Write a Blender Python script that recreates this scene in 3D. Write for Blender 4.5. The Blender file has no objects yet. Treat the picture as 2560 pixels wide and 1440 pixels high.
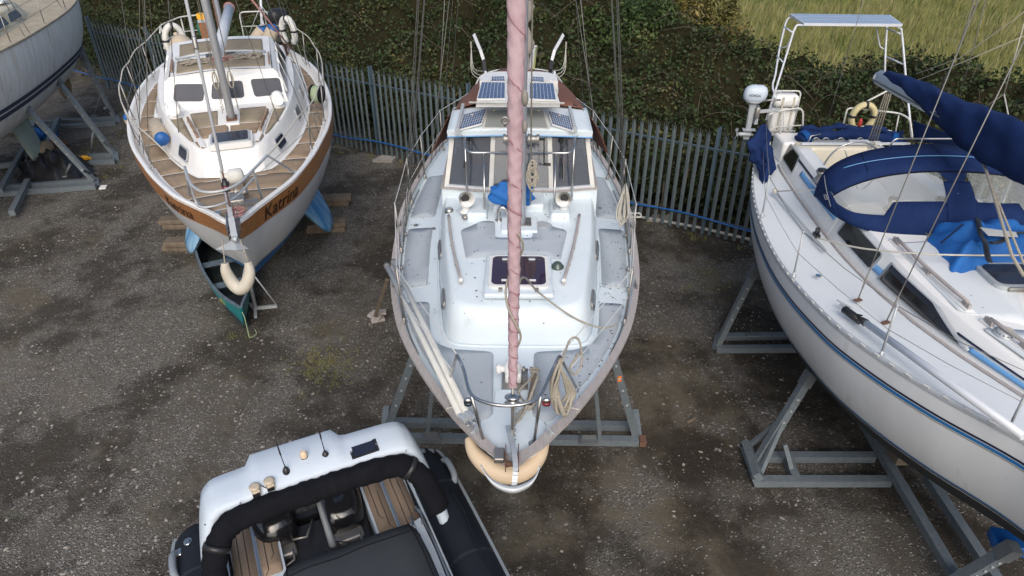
import bpy, bmesh, math, random
import numpy as np
from mathutils import Vector, Matrix
R=math.radians
# ---------------------------------------------------------------- camera, world, light
sc=bpy.context.scene
COL=sc.collection
CAMH=7.0; PITCH=33.0; FPX=1707.0
cam_d=bpy.data.cameras.new('camera'); cam=bpy.data.objects.new('camera',cam_d); COL.objects.link(cam)
cam.location=(0,0,CAMH); cam.rotation_euler=(R(90-PITCH),0,0)
cam_d.sensor_width=36; cam_d.lens=36*FPX/2560; cam_d.clip_end=600; cam_d.clip_start=.05
sc.camera=cam
wd=bpy.data.worlds.new('World'); sc.world=wd; wd.use_nodes=True
nt=wd.node_tree; bg=nt.nodes['Background']; sky=nt.nodes.new('ShaderNodeTexSky')
sky.sky_type='NISHITA'; sky.sun_disc=False; sky.sun_elevation=R(42); sky.sun_rotation=R(176)
sky.air_density=1.0; sky.dust_density=4.0; sky.ozone_density=1.0
nt.links.new(sky.outputs[0],bg.inputs[0]); bg.inputs[1].default_value=0.14
sl=bpy.data.lights.new('sun','SUN'); sun=bpy.data.objects.new('sun',sl); COL.objects.link(sun)
sl.energy=1.2; sl.angle=R(45); sl.color=(1,.985,.965)
# light travels from azimuth 176 deg (behind the camera), elevation 42
az=R(176); el=R(42)
sd=Vector((math.sin(az)*math.cos(el),math.cos(az)*math.cos(el),math.sin(el)))
sun.rotation_euler=sd.to_track_quat('Z','Y').to_euler(); sun.location=sd*40
sc.view_settings.view_transform='Standard'; sc.view_settings.look='None'
sc.view_settings.gamma=1; sc.view_settings.use_curve_mapping=False
sc.view_settings.exposure=0.30

# ---------------------------------------------------------------- helpers
def W(px,py,z):
    """photo pixel (2560 wide) on the level z -> world point"""
    u=(px-1280)/FPX; v=(720-py)/FPX; c=math.cos(R(PITCH)); s=math.sin(R(PITCH))
    d=(u,c+v*s,-s+v*c); t=(z-CAMH)/d[2]
    return Vector((d[0]*t,d[1]*t,z))
def WY(px,py,Y):
    u=(px-1280)/FPX; v=(720-py)/FPX; c=math.cos(R(PITCH)); s=math.sin(R(PITCH))
    d=(u,c+v*s,-s+v*c); t=Y/d[1]
    return Vector((d[0]*t,Y,CAMH+d[2]*t))
def V(*a): return Vector(a)
def lerp(a,b,t): return a+(b-a)*t

def tag(o,label=None,cat=None,group=None,kind=None):
    if label: o['label']=label
    if cat: o['category']=cat
    if group: o['group']=group
    if kind: o['kind']=kind
    return o
def thing(name,loc,label,cat,group=None):
    o=bpy.data.objects.new(name,None); COL.objects.link(o); o.location=loc; o.empty_display_size=.1
    return tag(o,label,cat,group)

class MB:
    def __init__(s,f=None): s.v=[]; s.fc=[]; s.f=f; s.sm=[]; s.mi=[]; s.m=0
    def V(s,p):
        s.v.append(tuple(p)); return len(s.v)-1
    def F(s,ids,sm=False): s.fc.append(tuple(ids)); s.sm.append(sm); s.mi.append(s.m)
    def box(s,c,size,rz=0,rx=0,ry=0,bev=0):
        c=Vector(c); hx,hy,hz=[q/2 for q in size]
        M=Matrix.Rotation(rz,3,'Z')@Matrix.Rotation(ry,3,'Y')@Matrix.Rotation(rx,3,'X')
        if bev<=0:
            i=[s.V(c+M@Vector((x*hx,y*hy,z*hz))) for z in (-1,1) for x,y in ((-1,-1),(1,-1),(1,1),(-1,1))]
            for q in ((3,2,1,0),(4,5,6,7),(0,1,5,4),(1,2,6,5),(2,3,7,6),(3,0,4,7)): s.F([i[k] for k in q])
        else:
            b=min(bev,hx*.9,hy*.9,hz*.9); n=4
            rings=[]
            prof=[(-hz,b),(-hz+b*.3,b*.3),(-hz+b,0),(hz-b,0),(hz-b*.3,b*.3),(hz,b)]
            for z,ins in prof:
                ring=[]
                for cx,cy,a0 in ((1,1,0),(-1,1,90),(-1,-1,180),(1,-1,270)):
                    for k in range(n):
                        a=R(a0+90*k/(n-1)); r=b
                        ring.append(s.V(c+M@Vector((cx*(hx-b)+math.cos(a)*(r-ins),cy*(hy-b)+math.sin(a)*(r-ins),z))))
                rings.append(ring)
            for a,bb in zip(rings,rings[1:]):
                m=len(a)
                for k in range(m): s.F([a[k],a[(k+1)%m],bb[(k+1)%m],bb[k]],True)
            s.F(rings[0][::-1]); s.F(rings[-1])
    def bar(s,a,b,w,h,up=(0,0,1),w2=None,h2=None,bev=0):
        a=Vector(a); b=Vector(b); d=(b-a).normalized(); up=Vector(up)
        x=d.cross(up)
        if x.length<1e-4: x=d.cross(Vector((1,0,0)))
        x.normalize(); y=x.cross(d).normalized()
        w2=w if w2 is None else w2; h2=h if h2 is None else h2
        if bev: prof=[(-1,-1+bev),(-1+bev,-1),(1-bev,-1),(1,-1+bev),(1,1-bev),(1-bev,1),(-1+bev,1),(-1,1-bev)]
        else: prof=[(-1,-1),(1,-1),(1,1),(-1,1)]
        n=len(prof)
        i=[s.V(a+x*p*w/2+y*q*h/2) for p,q in prof]; j=[s.V(b+x*p*w2/2+y*q*h2/2) for p,q in prof]
        for k in range(n): s.F([i[k],i[(k+1)%n],j[(k+1)%n],j[k]])
        s.F(i[::-1]); s.F(j)
    def tube(s,pts,r,n=8,cap=True,sq=1.0,closed=False):
        pts=[Vector(p) for p in pts]
        if len(pts)<2: return
        rr=r if isinstance(r,(list,tuple)) else [r]*len(pts)
        T=[]
        m=len(pts)
        for k in range(m):
            if closed: t=pts[(k+1)%m]-pts[(k-1)%m]
            else: t=pts[min(k+1,m-1)]-pts[max(k-1,0)]
            T.append(t.normalized() if t.length>1e-9 else Vector((0,0,1)))
        up=Vector((0,0,1)) if abs(T[0].z)<.9 else Vector((0,1,0))
        x=T[0].cross(up).normalized(); rings=[]
        for k in range(m):
            x=(x-T[k]*x.dot(T[k])).normalized(); y=T[k].cross(x)
            rings.append([s.V(pts[k]+(x*math.cos(2*math.pi*q/n)+y*math.sin(2*math.pi*q/n)*sq)*rr[k]) for q in range(n)])
        for k in range(m if closed else m-1):
            a,b=rings[k],rings[(k+1)%m]
            for q in range(n): s.F([a[q],a[(q+1)%n],b[(q+1)%n],b[q]],True)
        if cap and not closed: s.F(rings[0][::-1]); s.F(rings[-1])
    def lathe(s,c,prof,n=16,axis=(0,0,1),cap=True,sx=1,sy=1):
        c=Vector(c); ax=Vector(axis).normalized()
        q=ax.to_track_quat('Z','Y'); rings=[]
        for r,z in prof: rings.append([s.V(c+q@Vector((math.cos(2*math.pi*k/n)*r*sx,math.sin(2*math.pi*k/n)*r*sy,z))) for k in range(n)])
        for a,b in zip(rings,rings[1:]):
            for k in range(n): s.F([a[k],a[(k+1)%n],b[(k+1)%n],b[k]],True)
        if cap: s.F(rings[0][::-1]); s.F(rings[-1])
    def ball(s,c,r,n=14,sx=1,sy=1,sz=1):
        s.lathe(c,[(max(.02*r,r*math.sin(math.pi*k/8)),-r*sz*math.cos(math.pi*k/8)) for k in range(9)],n,sx=sx,sy=sy)
    def grid(s,P,sm=True,flip=False):
        """P: list of rows of points"""
        I=[[s.V(p) for p in row] for row in P]
        for a,b in zip(I,I[1:]):
            for k in range(len(a)-1):
                q=[a[k],a[k+1],b[k+1],b[k]]
                s.F(q[::-1] if flip else q,sm)
        return I
    def slab(s,P,t,sm=True):
        """grid with thickness t downward along normals approx z"""
        n0=len(s.v)
        P=[[Vector(p) for p in r] for r in P]; nr=len(P); nc=len(P[0])
        zs_=sum(((P[i][j+1]-P[i][j]).cross(P[i+1][j]-P[i][j])).z for i in range(nr-1) for j in range(nc-1))
        if zs_<0: P=[r[::-1] for r in P]
        N=[[None]*nc for _ in range(nr)]
        for i in range(nr):
            for j in range(nc):
                a=P[min(i+1,nr-1)][j]-P[max(i-1,0)][j]; b=P[i][min(j+1,nc-1)]-P[i][max(j-1,0)]
                q=b.cross(a); N[i][j]=q.normalized() if q.length>1e-9 else Vector((0,0,1))
        A=s.grid(P,sm); B=s.grid([[P[i][j]-N[i][j]*t for j in range(nc)] for i in range(nr)],sm,True)
        for i in range(nr-1):
            s.F([A[i][0],B[i][0],B[i+1][0],A[i+1][0]][::-1]); s.F([A[i][-1],B[i][-1],B[i+1][-1],A[i+1][-1]])
        for j in range(nc-1):
            s.F([A[0][j],B[0][j],B[0][j+1],A[0][j+1]]); s.F([A[-1][j],B[-1][j],B[-1][j+1],A[-1][j+1]][::-1])
    def prism(s,poly,z0,z1,sm=False):
        """poly: list of (x,y); z0,z1 numbers or functions"""
        f0=z0 if callable(z0) else (lambda x,y:z0); f1=z1 if callable(z1) else (lambda x,y:z1)
        a=[s.V((x,y,f0(x,y))) for x,y in poly]; b=[s.V((x,y,f1(x,y))) for x,y in poly]; n=len(poly)
        for k in range(n): s.F([a[k],a[(k+1)%n],b[(k+1)%n],b[k]],sm)
        s.F(a[::-1]); s.F(b)
    def plate(s,pts,t):
        """planar polygon pts (3d) with thickness t along its normal (backwards)"""
        pts=[Vector(p) for p in pts]; n=len(pts); N=Vector((0,0,0))
        for k in range(n): N+=(pts[k]).cross(pts[(k+1)%n])
        N.normalize()
        a=[s.V(p) for p in pts]; b=[s.V(p-N*t) for p in pts]
        s.F(a); s.F(b[::-1])
        for k in range(n): s.F([a[(k+1)%n],a[k],b[k],b[(k+1)%n]])
    def build(s,name,mat,parent=None,label=None,cat=None,group=None,kind=None,sub=0):
        v=[Vector(p) for p in s.v]
        if s.f: v=[s.f(p) for p in v]
        A=np.array([tuple(p) for p in v]); lo=A.min(0); hi=A.max(0)
        o0=Vector(((lo[0]+hi[0])/2,(lo[1]+hi[1])/2,lo[2]))
        me=bpy.data.meshes.new(name); me.from_pydata([tuple(p-o0) for p in v],[],s.fc)
        me.polygons.foreach_set('use_smooth',s.sm)
        mats=mat if isinstance(mat,(list,tuple)) else [mat]
        for q in mats: me.materials.append(q)
        if len(mats)>1: me.polygons.foreach_set('material_index',s.mi)
        bm=bmesh.new(); bm.from_mesh(me); bmesh.ops.recalc_face_normals(bm,faces=bm.faces); bm.to_mesh(me); bm.free()
        me.update()
        o=bpy.data.objects.new(name,me); COL.objects.link(o); o.location=o0
        if parent: setpar(o,parent)
        if sub:
            m=o.modifiers.new('sub','SUBSURF'); m.levels=sub; m.render_levels=sub
        return tag(o,label,cat,group,kind)
def build_each(mb,name,mat_,parent):
    """one object for each connected piece of mb"""
    par=list(range(len(mb.v)))
    def find(a):
        while par[a]!=a: par[a]=par[par[a]]; a=par[a]
        return a
    for f in mb.fc:
        for q in f[1:]: par[find(q)]=find(f[0])
    comp={}
    for i,f in enumerate(mb.fc): comp.setdefault(find(f[0]),[]).append(i)
    out=[]
    for ids in comp.values():
        m=MB(mb.f); mp={}
        for i in ids:
            for v in mb.fc[i]:
                if v not in mp: mp[v]=m.V(mb.v[v])
            m.F([mp[v] for v in mb.fc[i]],mb.sm[i])
        out.append(m.build(name,mat_,parent))
    return out
def wpos(o):
    p=Vector(o.location)
    while o.parent: o=o.parent; p=p+Vector(o.location)
    return p
def setpar(o,parent):
    w=Vector(o.location); o.parent=parent; o.location=w-wpos(parent)   # nothing is rotated at object level
def smooth_edges(o,ang=40):
    me=o.data
    bm=bmesh.new(); bm.from_mesh(me); a=R(ang)
    for e in bm.edges:
        if len(e.link_faces)==2 and e.calc_face_angle(0)>a: e.smooth=False
    for f in bm.faces: f.smooth=True
    bm.to_mesh(me); bm.free(); return o
def copytree(o,off,parent=None,label=None,group=None):
    c=o.copy(); COL.objects.link(c)
    if parent is None: c.location=Vector(o.location)+Vector(off)
    else: c.parent=parent
    if label: c['label']=label
    if group: c['group']=group
    for ch in [x for x in COL.objects if x.parent==o]: copytree(ch,off,c)
    return c
def crom(pts,n=8):
    pts=[Vector(p) for p in pts]; out=[]
    for k in range(len(pts)-1):
        p0=pts[max(k-1,0)]; p1=pts[k]; p2=pts[k+1]; p3=pts[min(k+2,len(pts)-1)]
        for q in range(n):
            t=q/n; out.append(.5*((2*p1)+(p2-p0)*t+(2*p0-5*p1+4*p2-p3)*t*t+(3*p1-p0-3*p2+p3)*t**3))
    out.append(pts[-1]); return out
def fillet(pts,r,n=5):
    """round corners of an open 3d polyline"""
    pts=[Vector(p) for p in pts]; out=[pts[0]]
    for k in range(1,len(pts)-1):
        a,b,c=pts[k-1],pts[k],pts[k+1]; d1=(a-b); d2=(c-b); rr=min(r,d1.length*.45,d2.length*.45)
        p=b+d1.normalized()*rr; q=b+d2.normalized()*rr
        for i in range(n+1):
            t=i/n; out.append(p*(1-t)**2+b*2*t*(1-t)+q*t*t)
    out.append(pts[-1]); return out
def itab(tab,y,c):
    """catmull-rom interpolation in a table of rows (y,...)"""
    ys=[r[0] for r in tab]
    if y<=ys[0]: return tab[0][c]
    if y>=ys[-1]: return tab[-1][c]
    for k in range(len(ys)-1):
        if ys[k]<=y<=ys[k+1]: break
    h=ys[k+1]-ys[k]; t=(y-ys[k])/h; p1=tab[k][c]; p2=tab[k+1][c]
    m1=(p2-tab[k-1][c])/(ys[k+1]-ys[k-1])*h if k>0 else (p2-p1)
    m2=(tab[k+2][c]-p1)/(ys[k+2]-ys[k])*h if k+2<len(ys) else (p2-p1)
    return (2*t**3-3*t*t+1)*p1+(t**3-2*t*t+t)*m1+(-2*t**3+3*t*t)*p2+(t**3-t*t)*m2
def rope(mb,pts,r,n=6): mb.tube(pts,r,n)
def coil(c,rx,ry,turns,r,jit,seed,axis='z',n=22):
    rnd=random.Random(seed); pts=[]
    for k in range(int(turns*n)):
        a=2*math.pi*k/n; t=k/(turns*n)
        q=(c[0]+math.cos(a)*rx*(1+jit*math.sin(a*.37+seed)),c[1]+math.sin(a)*ry*(1+jit*math.cos(a*.53+seed)),c[2]+r*2.0*(math.sin(a*.31+seed)+1)*.8)
        pts.append(q)
    return pts

# ---------------------------------------------------------------- materials
MATS={}
def mat(name,col,rough=.5,metal=0,col2=None,scale=6,amt=.5,bump=0,bscale=40,spec=.5,dirt=None,dscale=3,dth=.6,specks=None,skscale=30,skth=.12,stretch=None,coat=0,alpha=1,trans=0,emit=0,detail=6):
    if name in MATS: return MATS[name]
    m=bpy.data.materials.new(name); m.use_nodes=True; n=m.node_tree.nodes; l=m.node_tree.links; b=n['Principled BSDF']
    b.inputs['Roughness'].default_value=rough; b.inputs['Metallic'].default_value=metal
    b.inputs['Specular IOR Level'].default_value=spec; b.inputs['Coat Weight'].default_value=coat
    b.inputs['Coat Roughness'].default_value=.1
    if alpha<1: b.inputs['Alpha'].default_value=alpha
    if trans: b.inputs['Transmission Weight'].default_value=trans
    tc=n.new('ShaderNodeTexCoord'); mp=n.new('ShaderNodeMapping'); l.new(tc.outputs['Object'],mp.inputs[0])
    if stretch: mp.inputs['Scale'].default_value=stretch
    def rgb(c): return (c[0],c[1],c[2],1)
    cur=None
    base=n.new('ShaderNodeRGB'); base.outputs[0].default_value=rgb(col); cur=base.outputs[0]
    def over(cur,c2,fac):
        mx=n.new('ShaderNodeMix'); mx.data_type='RGBA'; l.new(fac,mx.inputs[0]); l.new(cur,mx.inputs[6]); mx.inputs[7].default_value=rgb(c2); return mx.outputs[2]
    def ramp(src,a,bb,k=1):
        r=n.new('ShaderNodeMapRange'); r.inputs[1].default_value=a; r.inputs[2].default_value=bb; r.inputs[4].default_value=k; l.new(src,r.inputs[0]); return r.outputs[0]
    def noise(sc_,det=detail,ro=.6):
        t=n.new('ShaderNodeTexNoise'); t.inputs['Scale'].default_value=sc_; t.inputs['Detail'].default_value=det; t.inputs['Roughness'].default_value=ro; l.new(mp.outputs[0],t.inputs['Vector']); return t.outputs[0]
    if col2 is not None: cur=over(cur,col2,ramp(noise(scale),.35,.68,amt))
    if dirt is not None: cur=over(cur,dirt,ramp(noise(dscale,9,.7),dth,dth+.16,.85))
    if specks is not None:
        vo=n.new('ShaderNodeTexVoronoi'); vo.inputs['Scale'].default_value=skscale; l.new(tc.outputs['Object'],vo.inputs['Vector'])
        lt=n.new('ShaderNodeMath'); lt.operation='LESS_THAN'; l.new(vo.outputs['Distance'],lt.inputs[0]); lt.inputs[1].default_value=skth
        # keep only some cells
        sp=n.new('ShaderNodeSeparateColor'); l.new(vo.outputs['Color'],sp.inputs[0])
        g=n.new('ShaderNodeMath'); g.operation='GREATER_THAN'; l.new(sp.outputs[0],g.inputs[0]); g.inputs[1].default_value=.72
        ml=n.new('ShaderNodeMath'); ml.operation='MULTIPLY'; l.new(lt.outputs[0],ml.inputs[0]); l.new(g.outputs[0],ml.inputs[1])
        cur=over(cur,specks,ml.outputs[0])
    l.new(cur,b.inputs['Base Color'])
    if bump:
        bp=n.new('ShaderNodeBump'); bp.inputs['Strength'].default_value=bump; bp.inputs['Distance'].default_value=.01
        l.new(noise(bscale,4),bp.inputs['Height']); l.new(bp.outputs[0],b.inputs['Normal'])
    MATS[name]=m; return m

mat('gelcoat_pale_blue',(.665,.735,.77),.4,col2=(.59,.675,.715),scale=2,amt=.5,specks=(.05,.05,.045),skscale=9,skth=.07,coat=.15,dirt=(.45,.49,.48),dscale=4,dth=.6)
mat('pad_grey',(.385,.43,.47),.9,col2=(.43,.47,.50),scale=4,amt=.6,bump=.3,bscale=220,specks=(.06,.05,.05),skscale=8,skth=.05,dirt=(.42,.44,.45),dscale=6,dth=.64)
mat('gelcoat_white',(.78,.78,.76),.35,col2=(.70,.70,.68),scale=3,amt=.5,coat=.15,specks=(.12,.1,.08),skscale=10,skth=.04,dirt=(.5,.47,.4),dscale=6,dth=.68)
mat('hull_white',(.72,.745,.755),.3,col2=(.66,.68,.69),scale=1.3,amt=.6,coat=.25,dirt=(.56,.55,.52),dscale=5,dth=.64)
mat('topside_white',(.77,.79,.80),.25,col2=(.69,.705,.71),scale=1.6,amt=.6,coat=.3,stretch=(2.2,2.2,.3),dirt=(.58,.565,.53),dscale=2.6,dth=.60,detail=9)
mat('deck_cool_white',(.62,.66,.68),.6,col2=(.68,.71,.72),scale=3,amt=.5,specks=(.14,.11,.08),skscale=9,skth=.07,dirt=(.48,.42,.35),dscale=5,dth=.69)
mat('cream',(.72,.66,.52),.4,col2=(.66,.6,.46),scale=3,amt=.5)
mat('teak_grey',(.41,.375,.36),.8,col2=(.31,.28,.265),scale=8,amt=.8,stretch=(6,.8,2),bump=.3)
mat('teak_brown',(.22,.13,.075),.7,col2=(.33,.24,.17),scale=9,amt=.7)
mat('strake_wood',(.46,.20,.06),.35,col2=(.30,.115,.04),scale=3,amt=.8,stretch=(1,4,6),coat=.2)
mat('deck_tan',(.29,.215,.145),.9,col2=(.235,.175,.115),scale=5,amt=.7,bump=.3,bscale=200,specks=(.05,.04,.03),skscale=12,skth=.06)
mat('deck_olive',(.235,.195,.135),.9,col2=(.29,.245,.18),scale=7,amt=.8,bump=.3,bscale=200,specks=(.06,.05,.04),skscale=14,skth=.08)
mat('steel',(.55,.55,.54),.28,1,col2=(.4,.38,.36),scale=12,amt=.5)
mat('steel_dull',(.36,.355,.34),.45,.8,col2=(.25,.2,.16),scale=10,amt=.5)
mat('alu',(.62,.65,.69),.45,.08,col2=(.52,.54,.57),scale=5,amt=.5)
mat('galv',(.125,.155,.175),.6,.2,col2=(.19,.215,.235),scale=14,amt=.7,dirt=(.15,.10,.07),dscale=4,dth=.63)
mat('galv_dark',(.12,.135,.145),.65,.3,col2=(.17,.185,.19),scale=10,amt=.7,dirt=(.1,.06,.04),dscale=7,dth=.64)
mat('galv_light',(.42,.45,.47),.5,.3,col2=(.5,.52,.53),scale=12,amt=.7)
mat('fence_galv',(.088,.118,.13),.65,.1,col2=(.135,.168,.18),scale=7,amt=.8,stretch=(1,1,.25))
mat('fence_post_galv',(.065,.105,.14),.65,.1,col2=(.10,.15,.185),scale=7,amt=.8,stretch=(1,1,.25))
mat('rust',(.16,.08,.05),.9,col2=(.08,.05,.04),scale=20,amt=.8)
mat('sail_pink',(.43,.315,.335),.85,col2=(.36,.235,.26),scale=5,amt=.8,bump=.25,bscale=300,dirt=(.5,.36,.37),dscale=3,dth=.56)
mat('sail_pink_fold',(.31,.17,.19),.9,col2=(.26,.14,.16),scale=8,amt=.6)
mat('sail_grey',(.26,.235,.21),.9,col2=(.2,.18,.16),scale=6,amt=.6)
mat('canvas_brown',(.17,.075,.05),.85,col2=(.13,.055,.04),scale=6,amt=.7,bump=.3,bscale=60)
mat('canvas_navy',(.008,.021,.078),.85,spec=.15,col2=(.014,.034,.115),scale=4,amt=.7,bump=.35,bscale=30,specks=(.4,.45,.5),skscale=7,skth=.03)
mat('canvas_blue',(.01,.075,.26),.8,spec=.2,col2=(.008,.05,.19),scale=5,amt=.7,bump=.4,bscale=20)
mat('canvas_black',(.006,.0065,.009),.9,spec=.12,col2=(.010,.011,.014),scale=8,amt=.7,bump=.5,bscale=50)
mat('cover_charcoal',(.036,.041,.047),.85,spec=.2,col2=(.046,.051,.057),scale=3,amt=.5,bump=.15,bscale=90)
mat('rib_tube',(.009,.012,.018),.6,spec=.25,col2=(.014,.018,.025),scale=3,amt=.6,bump=.1,bscale=70)
mat('rubber_seam',(.022,.027,.035),.5,spec=.3)
mat('rubber_grey',(.20,.23,.26),.6,col2=(.24,.27,.3),scale=8,amt=.5)
mat('rib_arch',(.53,.60,.67),.5,col2=(.47,.54,.61),scale=2.5,amt=.7,bump=.15,bscale=250,specks=(.2,.22,.25),skscale=13,skth=.05,dirt=(.45,.51,.57),dscale=7,dth=.62)
mat('eva_tan',(.27,.20,.145),.85,col2=(.22,.165,.12),scale=30,amt=.5)
mat('black_plastic',(.015,.015,.017),.4,col2=(.03,.03,.03),scale=15,amt=.4)
mat('black_gloss',(.012,.012,.014),.15,coat=.5)
mat('tarp_black',(.012,.012,.013),.38,col2=(.022,.022,.024),scale=5,amt=.6,bump=.5,bscale=18)
mat('glass_dark',(.018,.024,.042),.18,spec=.25,col2=(.035,.042,.062),scale=40,amt=.4)
mat('glass_tint',(.03,.012,.03),.06,coat=.6)
mat('solar_cell',(.05,.075,.15),.25,col2=(.07,.1,.2),scale=9,amt=.7,coat=.5)
mat('solar_line',(.45,.5,.58),.4)
mat('solar_pale',(.20,.26,.38),.3,col2=(.24,.3,.42),scale=6,amt=.5,coat=.4)
mat('paint_white',(.74,.74,.72),.45,col2=(.62,.62,.58),scale=8,amt=.5)
mat('pvc_white',(.60,.60,.57),.6,col2=(.50,.49,.44),scale=7,amt=.7)
mat('fender_cream',(.66,.52,.36),.55,col2=(.60,.45,.30),scale=4,amt=.5,dirt=(.5,.38,.27),dscale=8,dth=.68)
mat('fender_white',(.52,.49,.41),.6,col2=(.40,.36,.28),scale=6,amt=.8,dirt=(.2,.17,.14),dscale=7,dth=.60)
mat('fender_beige',(.50,.42,.31),.65,col2=(.40,.34,.26),scale=5,amt=.8)
mat('fender_blue',(.01,.10,.33),.5,col2=(.015,.07,.22),scale=8,amt=.5)
mat('foam_yellow',(.60,.52,.28),.7,col2=(.5,.44,.25),scale=6,amt=.6)
mat('foam_white',(.66,.66,.62),.7,col2=(.5,.5,.45),scale=7,amt=.6)
mat('red',(.42,.04,.03),.5); mat('orange',(.7,.2,.03),.6)
mat('nav_red',(.16,.01,.02),.15,coat=.5); mat('nav_green',(.01,.03,.04),.15,coat=.5)
mat('green_dome',(.05,.08,.065),.3,coat=.3)
mat('yellow_box',(.75,.40,.02),.5); mat('green_box',(.02,.14,.09),.6)
mat('ply',(.30,.13,.05),.6,col2=(.22,.09,.035),scale=5,amt=.7)
mat('rope',(.38,.35,.29),.9,col2=(.26,.235,.19),scale=60,amt=.8,bump=.6,bscale=120)
mat('rope_pale',(.55,.53,.47),.9,col2=(.42,.4,.34),scale=60,amt=.8)
mat('rope_red',(.34,.12,.11),.9,col2=(.4,.3,.28),scale=80,amt=.8)
mat('rope_yellow',(.55,.55,.12),.8,col2=(.4,.42,.2),scale=60,amt=.8)
mat('rope_green',(.28,.34,.16),.9,col2=(.3,.42,.35),scale=60,amt=.8)
mat('wire',(.22,.215,.20),.5,.5); mat('wire_white',(.62,.62,.6),.5)
mat('hose_blue',(.01,.12,.42),.4)
mat('stripe_blue',(.02,.17,.42),.35); mat('stripe_navy',(.01,.018,.05),.35); mat('stripe_gold',(.28,.24,.16),.45)
mat('stripe_sky',(.14,.34,.62),.4)
mat('antifoul_blue',(.01,.12,.36),.7,col2=(.03,.2,.45),scale=3,amt=.7,dirt=(.3,.4,.5),dscale=5,dth=.62)
mat('keel_blue',(.40,.60,.74),.6,col2=(.01,.20,.46),scale=1.7,amt=1,stretch=(.4,2.4,.5),dirt=(.03,.05,.07),dscale=2,dth=.64)
mat('antifoul_black',(.012,.016,.02),.7,col2=(.03,.035,.04),scale=5,amt=.6)
mat('hull_dirty',(.80,.82,.82),.5,col2=(.55,.52,.43),scale=2.2,amt=.6,stretch=(3,3,.5),dirt=(.22,.2,.12),dscale=1.6,dth=.58)
mat('keel_dirty',(.28,.34,.31),.7,col2=(.2,.25,.2),scale=3,amt=.8)
mat('barnacle',(.30,.23,.15),.9,col2=(.22,.16,.1),scale=10,amt=.8,bump=.5)
mat('deck_mossy',(.30,.26,.2),.9,col2=(.42,.38,.28),scale=4,amt=.8,dirt=(.6,.58,.5),dscale=5,dth=.6)
mat('roof_mossy',(.55,.54,.47),.8,col2=(.36,.31,.16),scale=3,amt=.8,dirt=(.72,.72,.68),dscale=4,dth=.55)
mat('stripe_hull_navy',(.015,.028,.08),.5,col2=(.03,.05,.1),scale=5,amt=.5)
mat('canoe_teal',(.01,.20,.21),.5,col2=(.02,.14,.16),scale=5,amt=.7)
mat('canoe_in',(.02,.028,.03),.8,col2=(.04,.05,.05),scale=6,amt=.6)
mat('canoe_gunwale',(.14,.19,.23),.6,col2=(.03,.04,.05),scale=8,amt=.5)
mat('timber',(.12,.092,.065),.9,col2=(.20,.165,.12),scale=6,amt=.8,bump=.5,bscale=50)
mat('letter_dark',(.03,.015,.01),.5); mat('decal_yellow',(.55,.5,.05),.5)
mat('letter_grey',(.1,.12,.16),.5)
mat('chain',(.42,.40,.36),.5,.6)
mat('concrete',(.33,.31,.28),.95,col2=(.25,.24,.21),scale=10,amt=.7)
mat('bag_blue',(.01,.13,.42),.75,col2=(.008,.08,.3),scale=4,amt=.7,bump=.4,bscale=25)
M=MATS
def glassmat(name,tint,a,rough=.08):
    m=bpy.data.materials.new(name); m.use_nodes=True; n=m.node_tree.nodes; l=m.node_tree.links
    b=n['Principled BSDF']; b.inputs['Base Color'].default_value=(*tint,1); b.inputs['Roughness'].default_value=rough
    b.inputs['Alpha'].default_value=a; b.inputs['Coat Weight'].default_value=.3
    MATS[name]=m; return m
glassmat('glass_clear',(.07,.085,.11),.55); glassmat('vinyl_clear',(.55,.57,.55),.2,.12); glassmat('acrylic_grey',(.35,.37,.35),.85,.3)
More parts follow.
